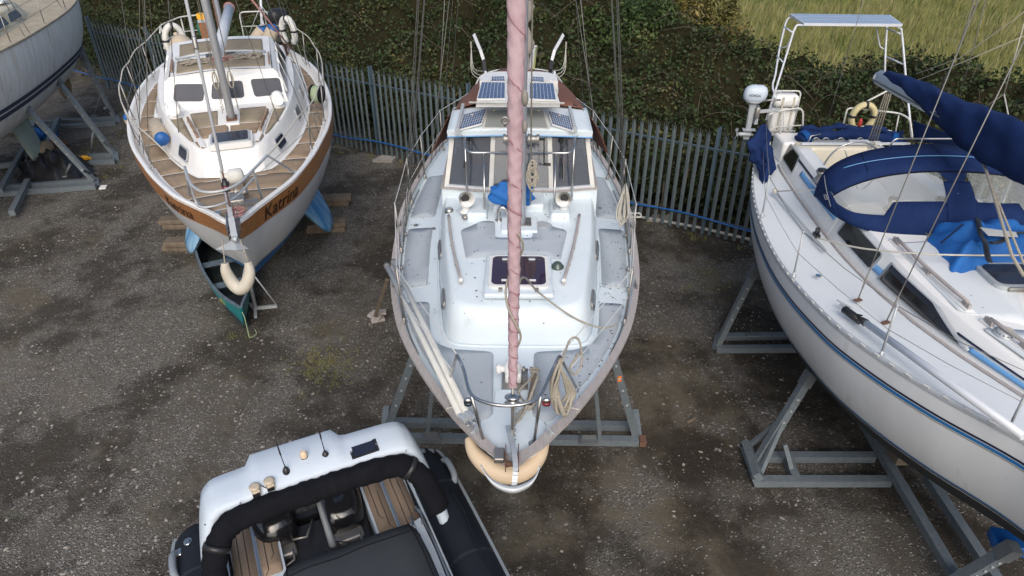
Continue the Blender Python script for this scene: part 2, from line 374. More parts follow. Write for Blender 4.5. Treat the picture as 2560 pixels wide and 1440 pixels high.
# ---------------------------------------------------------------- ground, field
def ground_material():
    m=bpy.data.materials.new('gravel'); m.use_nodes=True; n=m.node_tree.nodes; l=m.node_tree.links; b=n['Principled BSDF']
    b.inputs['Roughness'].default_value=.9; b.inputs['Specular IOR Level'].default_value=.25
    tc=n.new('ShaderNodeTexCoord'); O=tc.outputs['Object']
    def noise(s,d=5,r=.6,off=None):
        t=n.new('ShaderNodeTexNoise'); t.inputs['Scale'].default_value=s; t.inputs['Detail'].default_value=d; t.inputs['Roughness'].default_value=r
        if off:
            mp=n.new('ShaderNodeMapping'); mp.inputs[1].default_value=off; l.new(O,mp.inputs[0]); l.new(mp.outputs[0],t.inputs['Vector'])
        else: l.new(O,t.inputs['Vector'])
        return t.outputs[0]
    def mr(s,a,bb,c=0,d=1):
        r=n.new('ShaderNodeMapRange'); r.inputs[1].default_value=a; r.inputs[2].default_value=bb; r.inputs[3].default_value=c; r.inputs[4].default_value=d; l.new(s,r.inputs[0]); return r.outputs[0]
    def mix(f,a,bb):
        x=n.new('ShaderNodeMix'); x.data_type='RGBA'
        if isinstance(f,float): x.inputs[0].default_value=f
        else: l.new(f,x.inputs[0])
        for i,c in ((6,a),(7,bb)):
            if isinstance(c,tuple): x.inputs[i].default_value=(*c,1)
            else: l.new(c,x.inputs[i])
        return x.outputs[2]
    def mth(op,a,bb):
        x=n.new('ShaderNodeMath'); x.operation=op
        for i,c in ((0,a),(1,bb)):
            if isinstance(c,(int,float)): x.inputs[i].default_value=c
            else: l.new(c,x.inputs[i])
        return x.outputs[0]
    # stones at two sizes, coloured per cell
    def stones(s):
        v=n.new('ShaderNodeTexVoronoi'); v.inputs['Scale'].default_value=s; v.inputs['Randomness'].default_value=1
        nz=n.new('ShaderNodeTexNoise'); nz.inputs['Scale'].default_value=s*.8
        ad=n.new('ShaderNodeVectorMath'); ad.operation='MULTIPLY_ADD'; l.new(O,nz.inputs['Vector']); l.new(nz.outputs['Color'],ad.inputs[0]); ad.inputs[1].default_value=(.5/s,)*3; l.new(O,ad.inputs[2])
        l.new(ad.outputs[0],v.inputs['Vector'])
        sp=n.new('ShaderNodeSeparateColor'); l.new(v.outputs['Color'],sp.inputs[0]); return v.outputs['Distance'],sp.outputs[0],sp.outputs[1]
    d1,r1,g1=stones(31); d2,r2,g2=stones(66)
    sx=n.new('ShaderNodeSeparateXYZ'); l.new(O,sx.inputs[0])
    left=mr(sx.outputs[0],.2,-2.6)     # more loose stone on the left part of the yard
    hue=n.new('ShaderNodeMix'); hue.data_type='RGBA'; l.new(g2,hue.inputs[0]); hue.inputs[6].default_value=(.15,.13,.098,1); hue.inputs[7].default_value=(.19,.19,.188,1)
    mid=mix(mr(r2,.0,.6),hue.outputs[2],(.055,.052,.05))
    pale=mix(g1,(.175,.16,.13),(.34,.335,.32))
    fine=noise(11,6,.75); big=noise(.36,6,.66,(3,1,0)); md=noise(1.3,7,.7,(1,5,0))
    T=mr(noise(.5,6,.6,(11,2,0)),.50,.57)          # trodden tan patches with few stones
    dark=mix(mr(fine,.35,.68),(.026,.021,.015),(.062,.051,.037)); tan=mix(mr(fine,.3,.7),(.078,.067,.048),(.128,.112,.083))
    dirtc=mix(mth('MULTIPLY',T,.85),dark,tan)
    trk=n.new('ShaderNodeTexWave'); trk.wave_type='BANDS'; trk.bands_direction='X'; trk.inputs['Scale'].default_value=.13; trk.inputs['Distortion'].default_value=4.5; trk.inputs['Detail'].default_value=4; trk.inputs['Detail Scale'].default_value=1.3; l.new(O,trk.inputs['Vector'])
    G=mth('ADD',mth('MULTIPLY',mr(big,.46,.55),.55),mth('MULTIPLY',left,.48))
    G=mth('ADD',G,mth('MULTIPLY',mr(md,.43,.57),.34)); G=mth('ADD',G,mth('MULTIPLY',mr(trk.outputs['Fac'],.80,.97),.55))
    G=mth('SUBTRACT',G,mth('ADD',mth('MULTIPLY',T,.30),.22)); dens=mr(G,.0,1.0)
    st2=mth('LESS_THAN',r2,mth('ADD',mth('MULTIPLY',dens,.95),.10))
    st1=mth('LESS_THAN',r1,mth('ADD',mth('MULTIPLY',dens,.52),.045))
    bedc=mix(mth('MULTIPLY',dens,.7),dirtc,(.185,.172,.15))
    c=mix(mth('MULTIPLY',st2,mr(d2,.62,.34)),bedc,mid)
    c=mix(mth('MULTIPLY',st1,mr(d1,.52,.36)),c,pale)
    c=mix(mth('MULTIPLY',mr(noise(.55,7,.66,(7,4,0)),.49,.58),.66),c,(.020,.016,.012))
    c=mix(mth('MULTIPLY',mr(noise(.8,7,.75,(2,9,0)),.62,.70),.40),c,(.06,.075,.028))
    l.new(c,b.inputs['Base Color'])
    bp=n.new('ShaderNodeBump'); bp.inputs['Strength'].default_value=.9; bp.inputs['Distance'].default_value=.02
    h=mth('ADD',mth('MULTIPLY',mth('MULTIPLY',mr(d1,.5,.1),st1),1.2),mth('ADD',mth('MULTIPLY',mth('MULTIPLY',mr(d2,.55,.1),st2),.6),mth('MULTIPLY',noise(40,4),.3)))
    l.new(h,bp.inputs['Height']); l.new(bp.outputs[0],b.inputs['Normal'])
    return m
def noise2(x,y,seed=0,oct=4):
    r=np.random.RandomState(seed); v=0; a=1; f=1
    for _ in range(oct):
        ph=r.rand(6)*6.28; w=r.rand(6)*2-1
        v=v+a*(np.sin(x*f*1.1+ph[0]+1.7*np.sin(y*f*.8+ph[1]))*np.sin(y*f*1.3+ph[2]+1.3*np.sin(x*f*.7+ph[3]))); a*=.5; f*=2.1
    return v/2
FENCE_A=V(-15.8,24.4,0); FENCE_B=V(9.0,10.0,0)
FD=(FENCE_B-FENCE_A).normalized(); FN=Vector((-FD.y,FD.x,0))   # FN points away from the yard
if FN.y<0: FN=-FN
# yard sheet: fine mesh with gentle unevenness
mb=MB(); xs=np.linspace(-60,60,121); ys=np.linspace(-25,95,121)
mb.grid([[(x,y,0.0) for x in xs] for y in ys],False)
g=mb.build('ground',ground_material(),None,kind='structure')
g['kind']='structure'
def pebbles():
    rs=np.random.RandomState(5); N=42000
    X=rs.uniform(-16,9.5,N*2); Y=rs.uniform(2.2,24,N*2)
    keep=rs.rand(N*2)<np.clip(.16+.45*(X<-1.0)+.55*noise2(X*.8,Y*.8,3)+.3*noise2(X*2.6,Y*2.6,9),.02,1)*np.clip(9/(Y+1),.25,1)
    side=(X-FENCE_A.x)*FN.x+(Y-FENCE_A.y)*FN.y
    keep&=side<-.05
    X=X[keep][:N];Y=Y[keep][:N]; n=len(X)
    s=.006+.018*rs.rand(n)**3
    base=np.array([(1,0,0),(.3,.9,0),(-.8,.6,0),(-.8,-.6,0),(.3,-.9,0),(0,0,.75)])
    a=rs.rand(n)*6.28; el=1+rs.rand(n)*.8
    P=base[None]*(1+rs.uniform(-.25,.25,(n,6,1)))
    px=P[:,:,0]*el[:,None]; py=P[:,:,1]
    wx=(px*np.cos(a)[:,None]-py*np.sin(a)[:,None])*s[:,None]+X[:,None]; wy=(px*np.sin(a)[:,None]+py*np.cos(a)[:,None])*s[:,None]+Y[:,None]
    wz=P[:,:,2]*s[:,None]+.002
    co=np.stack([wx,wy,wz],-1).reshape(-1,3)
    F=np.array([(0,1,5),(1,2,5),(2,3,5),(3,4,5),(4,0,5)])
    f=(F[None]+(np.arange(n)*6)[:,None,None]).reshape(-1,3)
    me=bpy.data.meshes.new('loose_gravel'); me.vertices.add(len(co)); me.vertices.foreach_set('co',co.ravel()); me.loops.add(len(f)*3); me.loops.foreach_set('vertex_index',f.ravel()); me.polygons.add(len(f)); me.polygons.foreach_set('loop_start',np.arange(len(f))*3); me.polygons.foreach_set('loop_total',np.full(len(f),3)); me.update(); me.validate()
    m=bpy.data.materials.new('pebble'); m.use_nodes=True; nn=m.node_tree.nodes; l=m.node_tree.links
    ge=nn.new('ShaderNodeNewGeometry'); cr=nn.new('ShaderNodeValToRGB'); l.new(ge.outputs['Random Per Island'],cr.inputs[0])
    cr.color_ramp.elements[0].color=(.085,.073,.056,1); cr.color_ramp.elements[1].color=(.32,.30,.26,1)
    e=cr.color_ramp.elements.new(.45); e.color=(.16,.155,.15,1); e=cr.color_ramp.elements.new(.8); e.color=(.26,.235,.21,1)
    l.new(cr.outputs[0],nn['Principled BSDF'].inputs['Base Color']); nn['Principled BSDF'].inputs['Roughness'].default_value=.85
    me.materials.append(m); o=bpy.data.objects.new('loose_gravel',me); COL.objects.link(o)
    tag(o,'loose pale gravel stones scattered over the dark yard','gravel',kind='stuff')
pebbles()
# field: a low grassy sheet beyond the hedge
def field():
    mb=MB(); rows=[]
    for v in np.linspace(2.2,90,45):
        rows.append([FENCE_A+FD*u+FN*v+V(0,0,.02+.0*v) for u in np.linspace(-30,90,60)])
    mb.grid(rows,True)
    m=mat('field_grass',(.155,.165,.052),.95,col2=(.22,.205,.085),scale=.35,amt=.9,dirt=(.13,.16,.05),dscale=.22,dth=.5,bump=.8,bscale=9,spec=.1,detail=10)
    mb.build('field',m,None,kind='structure')
field()
def blades():
    rs=np.random.RandomState(9); n=60000
    u=rs.uniform(14,62,n); v=5+45*rs.rand(n)**1.3
    X=FENCE_A.x+FD.x*u+FN.x*v; Y=FENCE_A.y+FD.y*u+FN.y*v
    k=(Y>14)&(X>4)&(Y<60); X=X[k];Y=Y[k]; n=len(X)
    h=.25+.45*rs.rand(n); w=.018+.02*rs.rand(n); a=rs.rand(n)*6.28; lx=rs.normal(0,.22,n)+.12; ly=rs.normal(0,.2,n)
    z=np.full(n,.02)
    co=np.stack([np.stack([X-np.cos(a)*w,Y-np.sin(a)*w,z],-1),np.stack([X+np.cos(a)*w,Y+np.sin(a)*w,z],-1),np.stack([X+lx*h,Y+ly*h,z+h],-1)],1).reshape(-1,3)
    f=np.arange(n*3)
    me=bpy.data.meshes.new('grass'); me.vertices.add(n*3); me.vertices.foreach_set('co',co.ravel()); me.loops.add(n*3); me.loops.foreach_set('vertex_index',f); me.polygons.add(n); me.polygons.foreach_set('loop_start',np.arange(n)*3); me.polygons.foreach_set('loop_total',np.full(n,3)); me.update()
    m=bpy.data.materials.new('grass_blade'); m.use_nodes=True; nn=m.node_tree.nodes; l=m.node_tree.links
    tc=nn.new('ShaderNodeTexCoord'); nz=nn.new('ShaderNodeTexNoise'); nz.inputs['Scale'].default_value=.3; nz.inputs['Detail'].default_value=6; l.new(tc.outputs['Object'],nz.inputs['Vector'])
    ge=nn.new('ShaderNodeNewGeometry'); ad=nn.new('ShaderNodeMath'); ad.operation='MULTIPLY_ADD'; l.new(ge.outputs['Random Per Island'],ad.inputs[0]); ad.inputs[1].default_value=.4; l.new(nz.outputs[0],ad.inputs[2])
    cr=nn.new('ShaderNodeValToRGB'); l.new(ad.outputs[0],cr.inputs[0]); cr.color_ramp.elements[0].position=.4; cr.color_ramp.elements[0].color=(.11,.145,.038,1); cr.color_ramp.elements[1].position=.95; cr.color_ramp.elements[1].color=(.30,.265,.13,1)
    e=cr.color_ramp.elements.new(.65); e.color=(.19,.195,.068,1)
    b=nn['Principled BSDF']; l.new(cr.outputs[0],b.inputs['Base Color']); b.inputs['Roughness'].default_value=.9; b.inputs['Specular IOR Level'].default_value=.1
    me.materials.append(m); o=bpy.data.objects.new('grass',me); COL.objects.link(o); tag(o,'long yellow green grass of the open field beyond the hedge','grass',kind='stuff')
blades()
# ---------------------------------------------------------------- hedge
def hedge_h(u,v):
    """height of the bramble bank at u metres along the fence, v metres behind it"""
    # left: tall and wide, right: lower
    k=np.clip((u-17.0)/5.0,0,1); k=k*k*(3-2*k)
    H=4.9*(1-k)+2.9*k; Wd=9.5*(1-k)+8.2*k
    e=np.clip(v/1.5,0,1)**.6*np.clip((Wd-v)/1.6,0,1)**.6
    lump=.85+.34*noise2(u*.75,v*.8,4)+.19*noise2(u*2.6,v*2.6,8,3)+.07*noise2(u*6.3,v*6.1,18,2)
    return np.maximum(H*e*lump*(.55+.45*np.clip(v/4,0,1)),0)
def leaf_material(name,ramp):
    m=bpy.data.materials.new(name); m.use_nodes=True; nn=m.node_tree.nodes; l=m.node_tree.links
    tc=nn.new('ShaderNodeTexCoord'); nz=nn.new('ShaderNodeTexNoise'); nz.inputs['Scale'].default_value=.9; nz.inputs['Detail'].default_value=5; l.new(tc.outputs['Object'],nz.inputs['Vector'])
    ge=nn.new('ShaderNodeNewGeometry'); ad=nn.new('ShaderNodeMath'); ad.operation='MULTIPLY_ADD'; l.new(ge.outputs['Random Per Island'],ad.inputs[0]); ad.inputs[1].default_value=.5
    s=nn.new('ShaderNodeMath'); s.operation='MULTIPLY_ADD'; l.new(nz.outputs[0],s.inputs[0]); s.inputs[1].default_value=1.5; s.inputs[2].default_value=-.5; l.new(s.outputs[0],ad.inputs[2])
    cr=nn.new('ShaderNodeValToRGB'); l.new(ad.outputs[0],cr.inputs[0]); E=cr.color_ramp.elements
    E[0].position=ramp[0][0]; E[0].color=(*ramp[0][1],1); E[1].position=ramp[-1][0]; E[1].color=(*ramp[-1][1],1)
    for p,c in ramp[1:-1]: e=E.new(p); e.color=(*c,1)
    b=nn['Principled BSDF']; l.new(cr.outputs[0],b.inputs['Base Color']); b.inputs['Roughness'].default_value=.6; b.inputs['Specular IOR Level'].default_value=.25
    return m
def leaves(name,P,N,size,mt,seed,asp=.62):
    """P (n,3) centres, leaf quads roughly facing N"""
    rs=np.random.RandomState(seed); n=len(P)
    d=N+rs.normal(0,.65,(n,3)); d/=np.linalg.norm(d,axis=1)[:,None]
    r=rs.normal(0,1,(n,3)); t=np.cross(d,r); t/=np.linalg.norm(t,axis=1)[:,None]; bb=np.cross(d,t)
    s=(size*(.55+.9*rs.rand(n)))[:,None]
    co=np.stack([P-t*s,P+bb*s*asp-d*s*.15,P+t*s,P-bb*s*asp-d*s*.15],1).reshape(-1,3)
    me=bpy.data.meshes.new(name); me.vertices.add(n*4); me.vertices.foreach_set('co',co.astype(np.float32).ravel()); me.loops.add(n*4); me.loops.foreach_set('vertex_index',np.arange(n*4)); me.polygons.add(n); me.polygons.foreach_set('loop_start',np.arange(n)*4); me.polygons.foreach_set('loop_total',np.full(n,4)); me.update()
    me.materials.append(mt); o=bpy.data.objects.new(name,me); COL.objects.link(o); return o
def hedge():
    root=thing('bramble_hedge',FENCE_A+FD*14+FN*3,'dense dark bramble hedge filling the bank behind the palisade fence','hedge')
    U=np.linspace(-6,44,170); Vv=np.linspace(.5,10.5,44)
    mb=MB(); rows=[]
    for v in Vv:
        rows.append([FENCE_A+FD*u+FN*v+V(0,0,max(float(hedge_h(u,v))-.22,.03)) for u in U])
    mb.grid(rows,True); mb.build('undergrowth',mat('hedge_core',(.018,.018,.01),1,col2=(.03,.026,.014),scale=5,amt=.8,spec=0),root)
    rs=np.random.RandomState(2); n=290000
    u=rs.uniform(-6,44,n); v=.35+10*rs.rand(n)**1.15
    h=hedge_h(u,v); e=.05; hu=(hedge_h(u+e,v)-h)/e; hv=(hedge_h(u,v+e)-h)/e
    steep=np.sqrt(1+hu**2+hv**2); 
    keep=(h>.15)&(rs.rand(n)<np.minimum(steep/2.2,1)); u,v,h,hu,hv=[q[keep] for q in (u,v,h,hu,hv)]; n=len(u)
    z=h-.28*rs.rand(n)**1.3+.05*rs.rand(n)+.1*(rs.rand(n)<.04)*rs.rand(n)*3
    Nx=-hu*FD.x-hv*FN.x; Ny=-hu*FD.y-hv*FN.y; N=np.stack([Nx,Ny,np.ones(n)],-1); N/=np.linalg.norm(N,axis=1)[:,None]
    P=np.stack([FENCE_A.x+FD.x*u+FN.x*v,FENCE_A.y+FD.y*u+FN.y*v,z],-1)
    # front skirt of leaves behind the pales
    m2=26000; u2=rs.uniform(-6,44,m2); z2=2.6*rs.rand(m2)**.8+.05; v2=.28+.35*rs.rand(m2)+.1*noise2(u2*2,z2*3,6)
    P2=np.stack([FENCE_A.x+FD.x*u2+FN.x*v2,FENCE_A.y+FD.y*u2+FN.y*v2,np.minimum(z2,hedge_h(u2,v2+.9)+.25)],-1); N2=np.tile(np.array([[-FN.x,-FN.y,.5]]),(m2,1))
    sk=noise2(u2*1.3,z2*1.7,12)>-.25; P2=P2[sk];N2=N2[sk]
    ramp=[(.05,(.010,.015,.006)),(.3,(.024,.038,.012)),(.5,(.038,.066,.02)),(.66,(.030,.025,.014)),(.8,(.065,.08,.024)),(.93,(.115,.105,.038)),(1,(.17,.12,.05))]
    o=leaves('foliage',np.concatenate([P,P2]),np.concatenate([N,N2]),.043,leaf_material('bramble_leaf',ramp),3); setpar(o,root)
    # bare arching stems
    mb=MB(); R_=random.Random(4)
    for k in range(650):
        uu=R_.uniform(-4,36); vv=R_.uniform(.6,8); b=FENCE_A+FD*uu+FN*vv; zz=float(hedge_h(uu,vv)); a=R_.uniform(0,6.28); L=R_.uniform(.5,1.6)
        if zz<.4: continue
        p=[b+V(math.cos(a)*L*t,math.sin(a)*L*t,zz-.25+(.75*R_.uniform(.5,1))*math.sin(t*2.6)*L*.55) for t in (0,.25,.5,.75,1)]
        mb.tube(crom(p,3),[.007-.005*i/12 for i in range(13)],4,False)
    mb.build('stems',mat('bramble_stem',(.13,.10,.08),.9,col2=(.2,.17,.14),scale=5,amt=.6),root)
hedge()
def bush(name,c,rx,ry,h,n,size,ramp,label,cat,seed,spr=.0):
    root=thing(name,c,label,cat)
    mb=MB(); R_=random.Random(seed)
    tips=[]
    for k in range(16):
        a=R_.uniform(0,6.28); q=R_.uniform(.3,.95); p=V(c.x+math.cos(a)*rx*q,c.y+math.sin(a)*ry*q,c.z+h*R_.uniform(.6,.97)*(1-.35*q*q))
        mid=lerp(c,p,.5)+V(0,0,h*.12); mb.tube(crom([c,mid,p],4),[.035*(1-.8*i/8) for i in range(9)],5,False); tips.append(p)
    mb.build('branches',mat('bark',(.07,.055,.04),.95),root)
    rs=np.random.RandomState(seed)
    # clumps of leaves round shoots
    m=60; ca=rs.rand(m)*6.28; cq=np.sqrt(rs.rand(m)); cz=rs.rand(m)**.6
    C=np.stack([c.x+np.cos(ca)*cq*rx*np.sqrt(1-cz**2*.55),c.y+np.sin(ca)*cq*ry*np.sqrt(1-cz**2*.55),c.z+h*(.15+.8*cz*np.sqrt(np.maximum(0,1-.5*cq**2)))],-1)
    k=rs.randint(0,m,n); off=rs.normal(0,1,(n,3)); off/=np.linalg.norm(off,axis=1)[:,None]; rr=(.75+.3*rs.rand(n))[:,None]
    P=C[k]+off*rr*np.array([.42*rx/1.6,.42*ry/1.6,.34*h/2.6])*(.7+.6*rs.rand(m))[k][:,None]
    N=off*.7+np.array([0,0,.6]); o=leaves('crown',P,N,size,leaf_material(name+'_leaf',ramp),seed+1,.35); setpar(o,root)
olive=[(.05,(.03,.032,.01)),(.35,(.075,.075,.02)),(.6,(.14,.125,.035)),(.8,(.2,.16,.05)),(1,(.24,.18,.06))]
green=[(.05,(.018,.03,.01)),(.4,(.04,.07,.02)),(.7,(.07,.11,.03)),(1,(.13,.14,.05))]
c=W(1705,250,1.6); bush('willow_bush',V(c.x*1.12,c.y*1.12+.6,0),1.7,1.5,4.1,15000,.075,olive,'olive yellow bush standing out of the hedge beside the open field','bush',31)
c=W(1590,90,3); bush('shrub',V(c.x,c.y+1.2,0),1.5,1.4,4.3,9000,.065,green,'green shrub at the hedge top left of the olive bush','shrub',37)
c=W(2230,170,2.4); bush('thorn_bush',V(c.x,c.y,0),1.6,1.2,2.75,7000,.05,[(.05,(.03,.03,.012)),(.4,(.06,.075,.025)),(.7,(.12,.09,.05)),(1,(.2,.13,.07))],'brownish thorn bush on the hedge crest behind the solar panel','bush',41)
# ---------------------------------------------------------------- palisade fence
def fence():
    root=thing('palisade_fence',FENCE_A,'grey galvanised steel palisade fence with triple pointed pales across the yard back','fence')
    L=(FENCE_B-FENCE_A).length; bay=2.95; H=2.33
    # post positions matched to the seen ones
    p0=(V(-3.62,17.3,0)-FENCE_A).dot(FD); posts=[p0+bay*k for k in range(-5,7)]
    ang=math.atan2(FD.y,FD.x); Q=Matrix.Rotation(ang,3,'Z')
    for i,u in enumerate(posts):
        if u<-.5 or u>L: continue
        c=FENCE_A+FD*u-FN*.0; mb=MB()
        # I-section post: two flanges and a web
        h=H+.02
        for s in (-1,1): mb.box(c+FN*(.05*s+.07)+V(0,0,h/2),(.062,.006,h),ang)
        mb.box(c+FN*.07+V(0,0,h/2),(.006,.094,h),ang)
        mb.build('post',M['fence_post_galv'],root)
        # bay of pales
        mb=MB(); n=16; R_=random.Random(i)
        for k in range(1 if True else 0,n+1):
            uu=u+bay*k/(n+1)
            if uu>L+1.5: break
            b=FENCE_A+FD*uu-FN*.03+V(0,0,.05); hh=H-.07+R_.uniform(-.012,.012); w=.078; tl=R_.uniform(-.006,.006)
            # W-profile pale: 5 vertical strips, splayed three-point head
            xs=[-.5,-.22,-.1,.1,.22,.5]; ds=[0,.004,.014,.014,.004,0]
            top=[.0,-.02,.02,.02,-.02,.0]
            lo=[mb.V(b+FD*(x*w)-FN*d) for x,d in zip(xs,ds)]
            hi=[mb.V(b+FD*(x*w+tl)-FN*d+V(0,0,hh-.13)) for x,d in zip(xs,ds)]
            for q in range(5): mb.F([lo[q],lo[q+1],hi[q+1],hi[q]])
            for (a,bq,dx,lean) in ((0,1,-.62,.035),(2,3,0,-.015),(4,5,.62,.035)):
                t1=mb.V(b+FD*((xs[a]+xs[bq])/2*w+dx*.035+tl)-FN*(lean+.005)+V(0,0,hh+(0 if dx else .035)))
                mb.F([hi[a],hi[bq],t1])
            for a in (1,3):
                t1=mb.V(b+FD*((xs[a]+xs[a+1])/2*w+tl)-FN*.01+V(0,0,hh-.08)); mb.F([hi[a],hi[a+1],t1])
        ob=mb.build('pales',M['fence_galv'],root)
        sm=ob.modifiers.new('s','SOLIDIFY'); sm.thickness=.003
        for z in (H-.42,.38):
            mb=MB(); a=FENCE_A+FD*(u+.03)+FN*.012+V(0,0,z); b=FENCE_A+FD*(min(u+bay,L+1.5)-.03)+FN*.012+V(0,0,z)
            if (b-a).dot(FD)<=0: continue
            mb.bar(a,b,.006,.05); mb.bar(a+FN*.0-FN*.025+V(0,0,.028),b-FN*.025+V(0,0,.028),.05,.006)
            mb.build('rail',M['fence_post_galv'],root)
    # blue hose lying along the low rail
    mb=MB(); pts=[]
    for k in range(120):
        u=k*.24; pts.append(FENCE_A+FD*u-FN*(.085+.01*math.sin(u*2))+V(0,0,.40+.03*math.sin(u*2.3)+.03*math.sin(u*.9)))
    mb.tube(pts,.016,6); mb.build('water_hose',M['hose_blue'],None,'bright blue hose running along the lower fence rail','hose')
fence()
# ---------------------------------------------------------------- hull tools
class Hull:
    """local frame: x to starboard-of-picture, y aft from the bow, z up. rows: y, half beam, sheer z, bottom z, fullness"""
    def __init__(s,O,th,tab,rake=.5,rd=1.1,flare=0,fd=2.5):
        s.rd=rd; s.flare=flare; s.fd=fd; s.y0=tab[0][0]
        s.O=Vector((O[0],O[1],0)); s.ey=Vector((math.sin(th),math.cos(th),0)); s.ex=Vector((math.cos(th),-math.sin(th),0)); s.tab=tab; s.rake=rake; s.L=tab[-1][0]
    def f(s,p): return s.O+s.ex*p[0]+s.ey*p[1]+Vector((0,0,p[2]))
    def inv(s,p):
        d=Vector(p)-s.O; return Vector((d.dot(s.ex),d.dot(s.ey),p[2]))
    def b(s,y): return itab(s.tab,y,1)
    def zs(s,y): return itab(s.tab,y,2)
    def zc(s,y): return itab(s.tab,y,3)
    def P(s,y,side,z,off=0):
        """point of the hull surface at station y, height z"""
        b,zs,zc,e=[itab(s.tab,y,c) for c in (1,2,3,4)]
        q=min(max((zs-z)/(zs-zc),0),1)
        a=math.asin(q**(1/1.0)) if q<1 else math.pi/2
        x=b*max(max(math.cos(a),0)**e-s.flare*q**.7*(1-q)**.35*math.exp(-(y-s.y0)/s.fd),0)
        yy=y+s.rake*q*math.exp(-(y-s.y0)/s.rd)
        return Vector((side*(x+off),yy,z))
def hull_mesh(H,name,mat_,root,z0f,z1f,ny=60,nz=10,off=0,sides=(-1,1),stern=True,y0=None,y1=None,sm=True):
    """band of the hull between two heights (functions of y)"""
    mb=MB(H.f); y1=H.L if y1 is None else y1; y0=H.y0 if y0 is None else y0+H.y0
    ys=[y0+(y1-y0)*(k/ny)**1.25 for k in range(ny+1)]
    for sd in sides:
        mb.grid([[H.P(y,sd,lerp(z0f(y),z1f(y),k/nz),off) for k in range(nz+1)] for y in ys],sm)
    for y in ([y0] if len(sides)==2 else []):
        A=[mb.V(H.P(y,-1,lerp(z0f(y),z1f(y),k/nz),off)) for k in range(nz+1)]; B=[mb.V(H.P(y,1,lerp(z0f(y),z1f(y),k/nz),off)) for k in range(nz+1)]
        for k in range(nz): mb.F([A[k],B[k],B[k+1],A[k+1]])
    if stern and len(sides)==2:
        y=y1; n=nz
        A=[mb.V(H.P(y,-1,lerp(z0f(y),z1f(y),k/n),off)) for k in range(n+1)]; B=[mb.V(H.P(y,1,lerp(z0f(y),z1f(y),k/n),off)) for k in range(n+1)]
        for k in range(n): mb.F([A[k],B[k],B[k+1],A[k+1]])
    return mb.build(name,mat_,root)
def hull_strip(H,name,mat_,root,d0,d1,off=.004,sides=(-1,1),y0=.02,y1=None,ny=70,th=.0):
    return hull_mesh(H,name,mat_,root,lambda y:H.zs(y)-d0,lambda y:H.zs(y)-d1,ny,3,off,sides,False,y0,y1)
def deck_mesh(H,name,mat_,root,dz,inset,camber,nx=16,ny=60,y0=.05):
    mb=MB(H.f); rows=[]
    y0=y0+H.y0
    for k in range(ny+1):
        y=y0+(H.L-y0)*k/ny; b=max(H.b(y)-inset,.01); z=H.zs(y)-dz
        rows.append([V(b*q,y,z+camber*(1-q*q)) for q in [(-1+2*i/nx) for i in range(nx+1)]])
    mb.grid(rows,True); return mb.build(name,mat_,root)
def cap_rail(H,name,mat_,root,w,t,up=0,ny=60,stern=True,out=.01):
    """flat capping along the sheer; w may be a function"""
    wf=w if callable(w) else (lambda y:w); mb=MB(H.f)
    for sd in (-1,1):
        prev=None
        for k in range(ny+1):
            y=lerp(H.y0,H.L,k/ny); b=H.b(y); z=H.zs(y)+up; a=b+out; c=max(b-wf(y),.0)
            r=[mb.V((sd*a,y,z-t)),mb.V((sd*a,y,z)),mb.V((sd*c,y,z)),mb.V((sd*c,y,z-t))]
            if prev:
                for q in range(4): mb.F([prev[q],prev[(q+1)%4],r[(q+1)%4],r[q]])
            else: mb.F(r)
            prev=r
        mb.F(prev[::-1])
    if stern:
        b=H.b(H.L)-wf(H.L); z=H.zs(H.L)+up; mb.box((0,H.L-wf(H.L)/2-.001,z-t/2),(2*b-.004,wf(H.L),t-.004))
    return mb.build(name,mat_,root)
def keel_mesh(H,name,mat_,root,y0,y1,z0,z1,t=.16,taper=.5,x=0,lean=0):
    mb=MB(H.f); n=12; rows=[]
    for k in range(9):
        q=k/8; z=lerp(z1,z0,q); ya=y0+taper*q; yb=y1-taper*.35*q; tt=t*(1-.35*q)
        ring=[V(x+lean*q+math.sin(2*math.pi*i/24)*tt/2*(.6 if math.cos(2*math.pi*i/24)<0 else 1),(ya+yb)/2-math.cos(2*math.pi*i/24)*(yb-ya)/2,z) for i in range(24)]
        rows.append(ring+[ring[0]])
    I=mb.grid(rows,True); mb.F(I[-1][:-1]); return mb.build(name,mat_,root)
def stanchion(root,foot,top,mat_='steel_dull',name='stanchion'):
    mb=MB(); foot=Vector(foot); top=Vector(top)
    mb.lathe(foot,[(.035,0),(.035,.008),(.018,.012),(.018,.06)],8); mb.tube([foot,top],.0125,6); mb.ball(top,.017,6)
    return mb.build(name,M[mat_],root)
def winch(root,c,r=.07,h=.13,name='winch',parent_mat='steel_dull'):
    mb=MB(); mb.lathe(c,[(r*1.25,0),(r*1.25,.02),(r,.035),(r*.72,h*.45),(r*.78,h*.7),(r*1.02,h*.82),(r*1.02,h*.92),(r*.5,h)],16)
    o=mb.build(name,M[parent_mat],root)
    mb=MB(); mb.lathe(Vector(c)+V(0,0,h),[(r*.85,0),(r*.85,.012),(r*.3,.02)],12); mb.build('winch_top',M['black_plastic'],o); return o
def cleat(root,c,L=.16,ang=0,m='steel_dull'):
    d=V(math.cos(ang),math.sin(ang),0); c=Vector(c); mb=MB()
    for s in (-1,1): mb.tube([c+d*s*L*.2,c+d*s*L*.2+V(0,0,.035)],.01,6)
    mb.tube([c-d*L/2+V(0,0,.045),c-d*L*.25+V(0,0,.036),c+d*L*.25+V(0,0,.036),c+d*L/2+V(0,0,.045)],[.006,.011,.011,.006],6)
    mb.box(c+V(0,0,.004),(L*.55,.03,.008),ang)
    return mb.build('cleat',M[m],root)
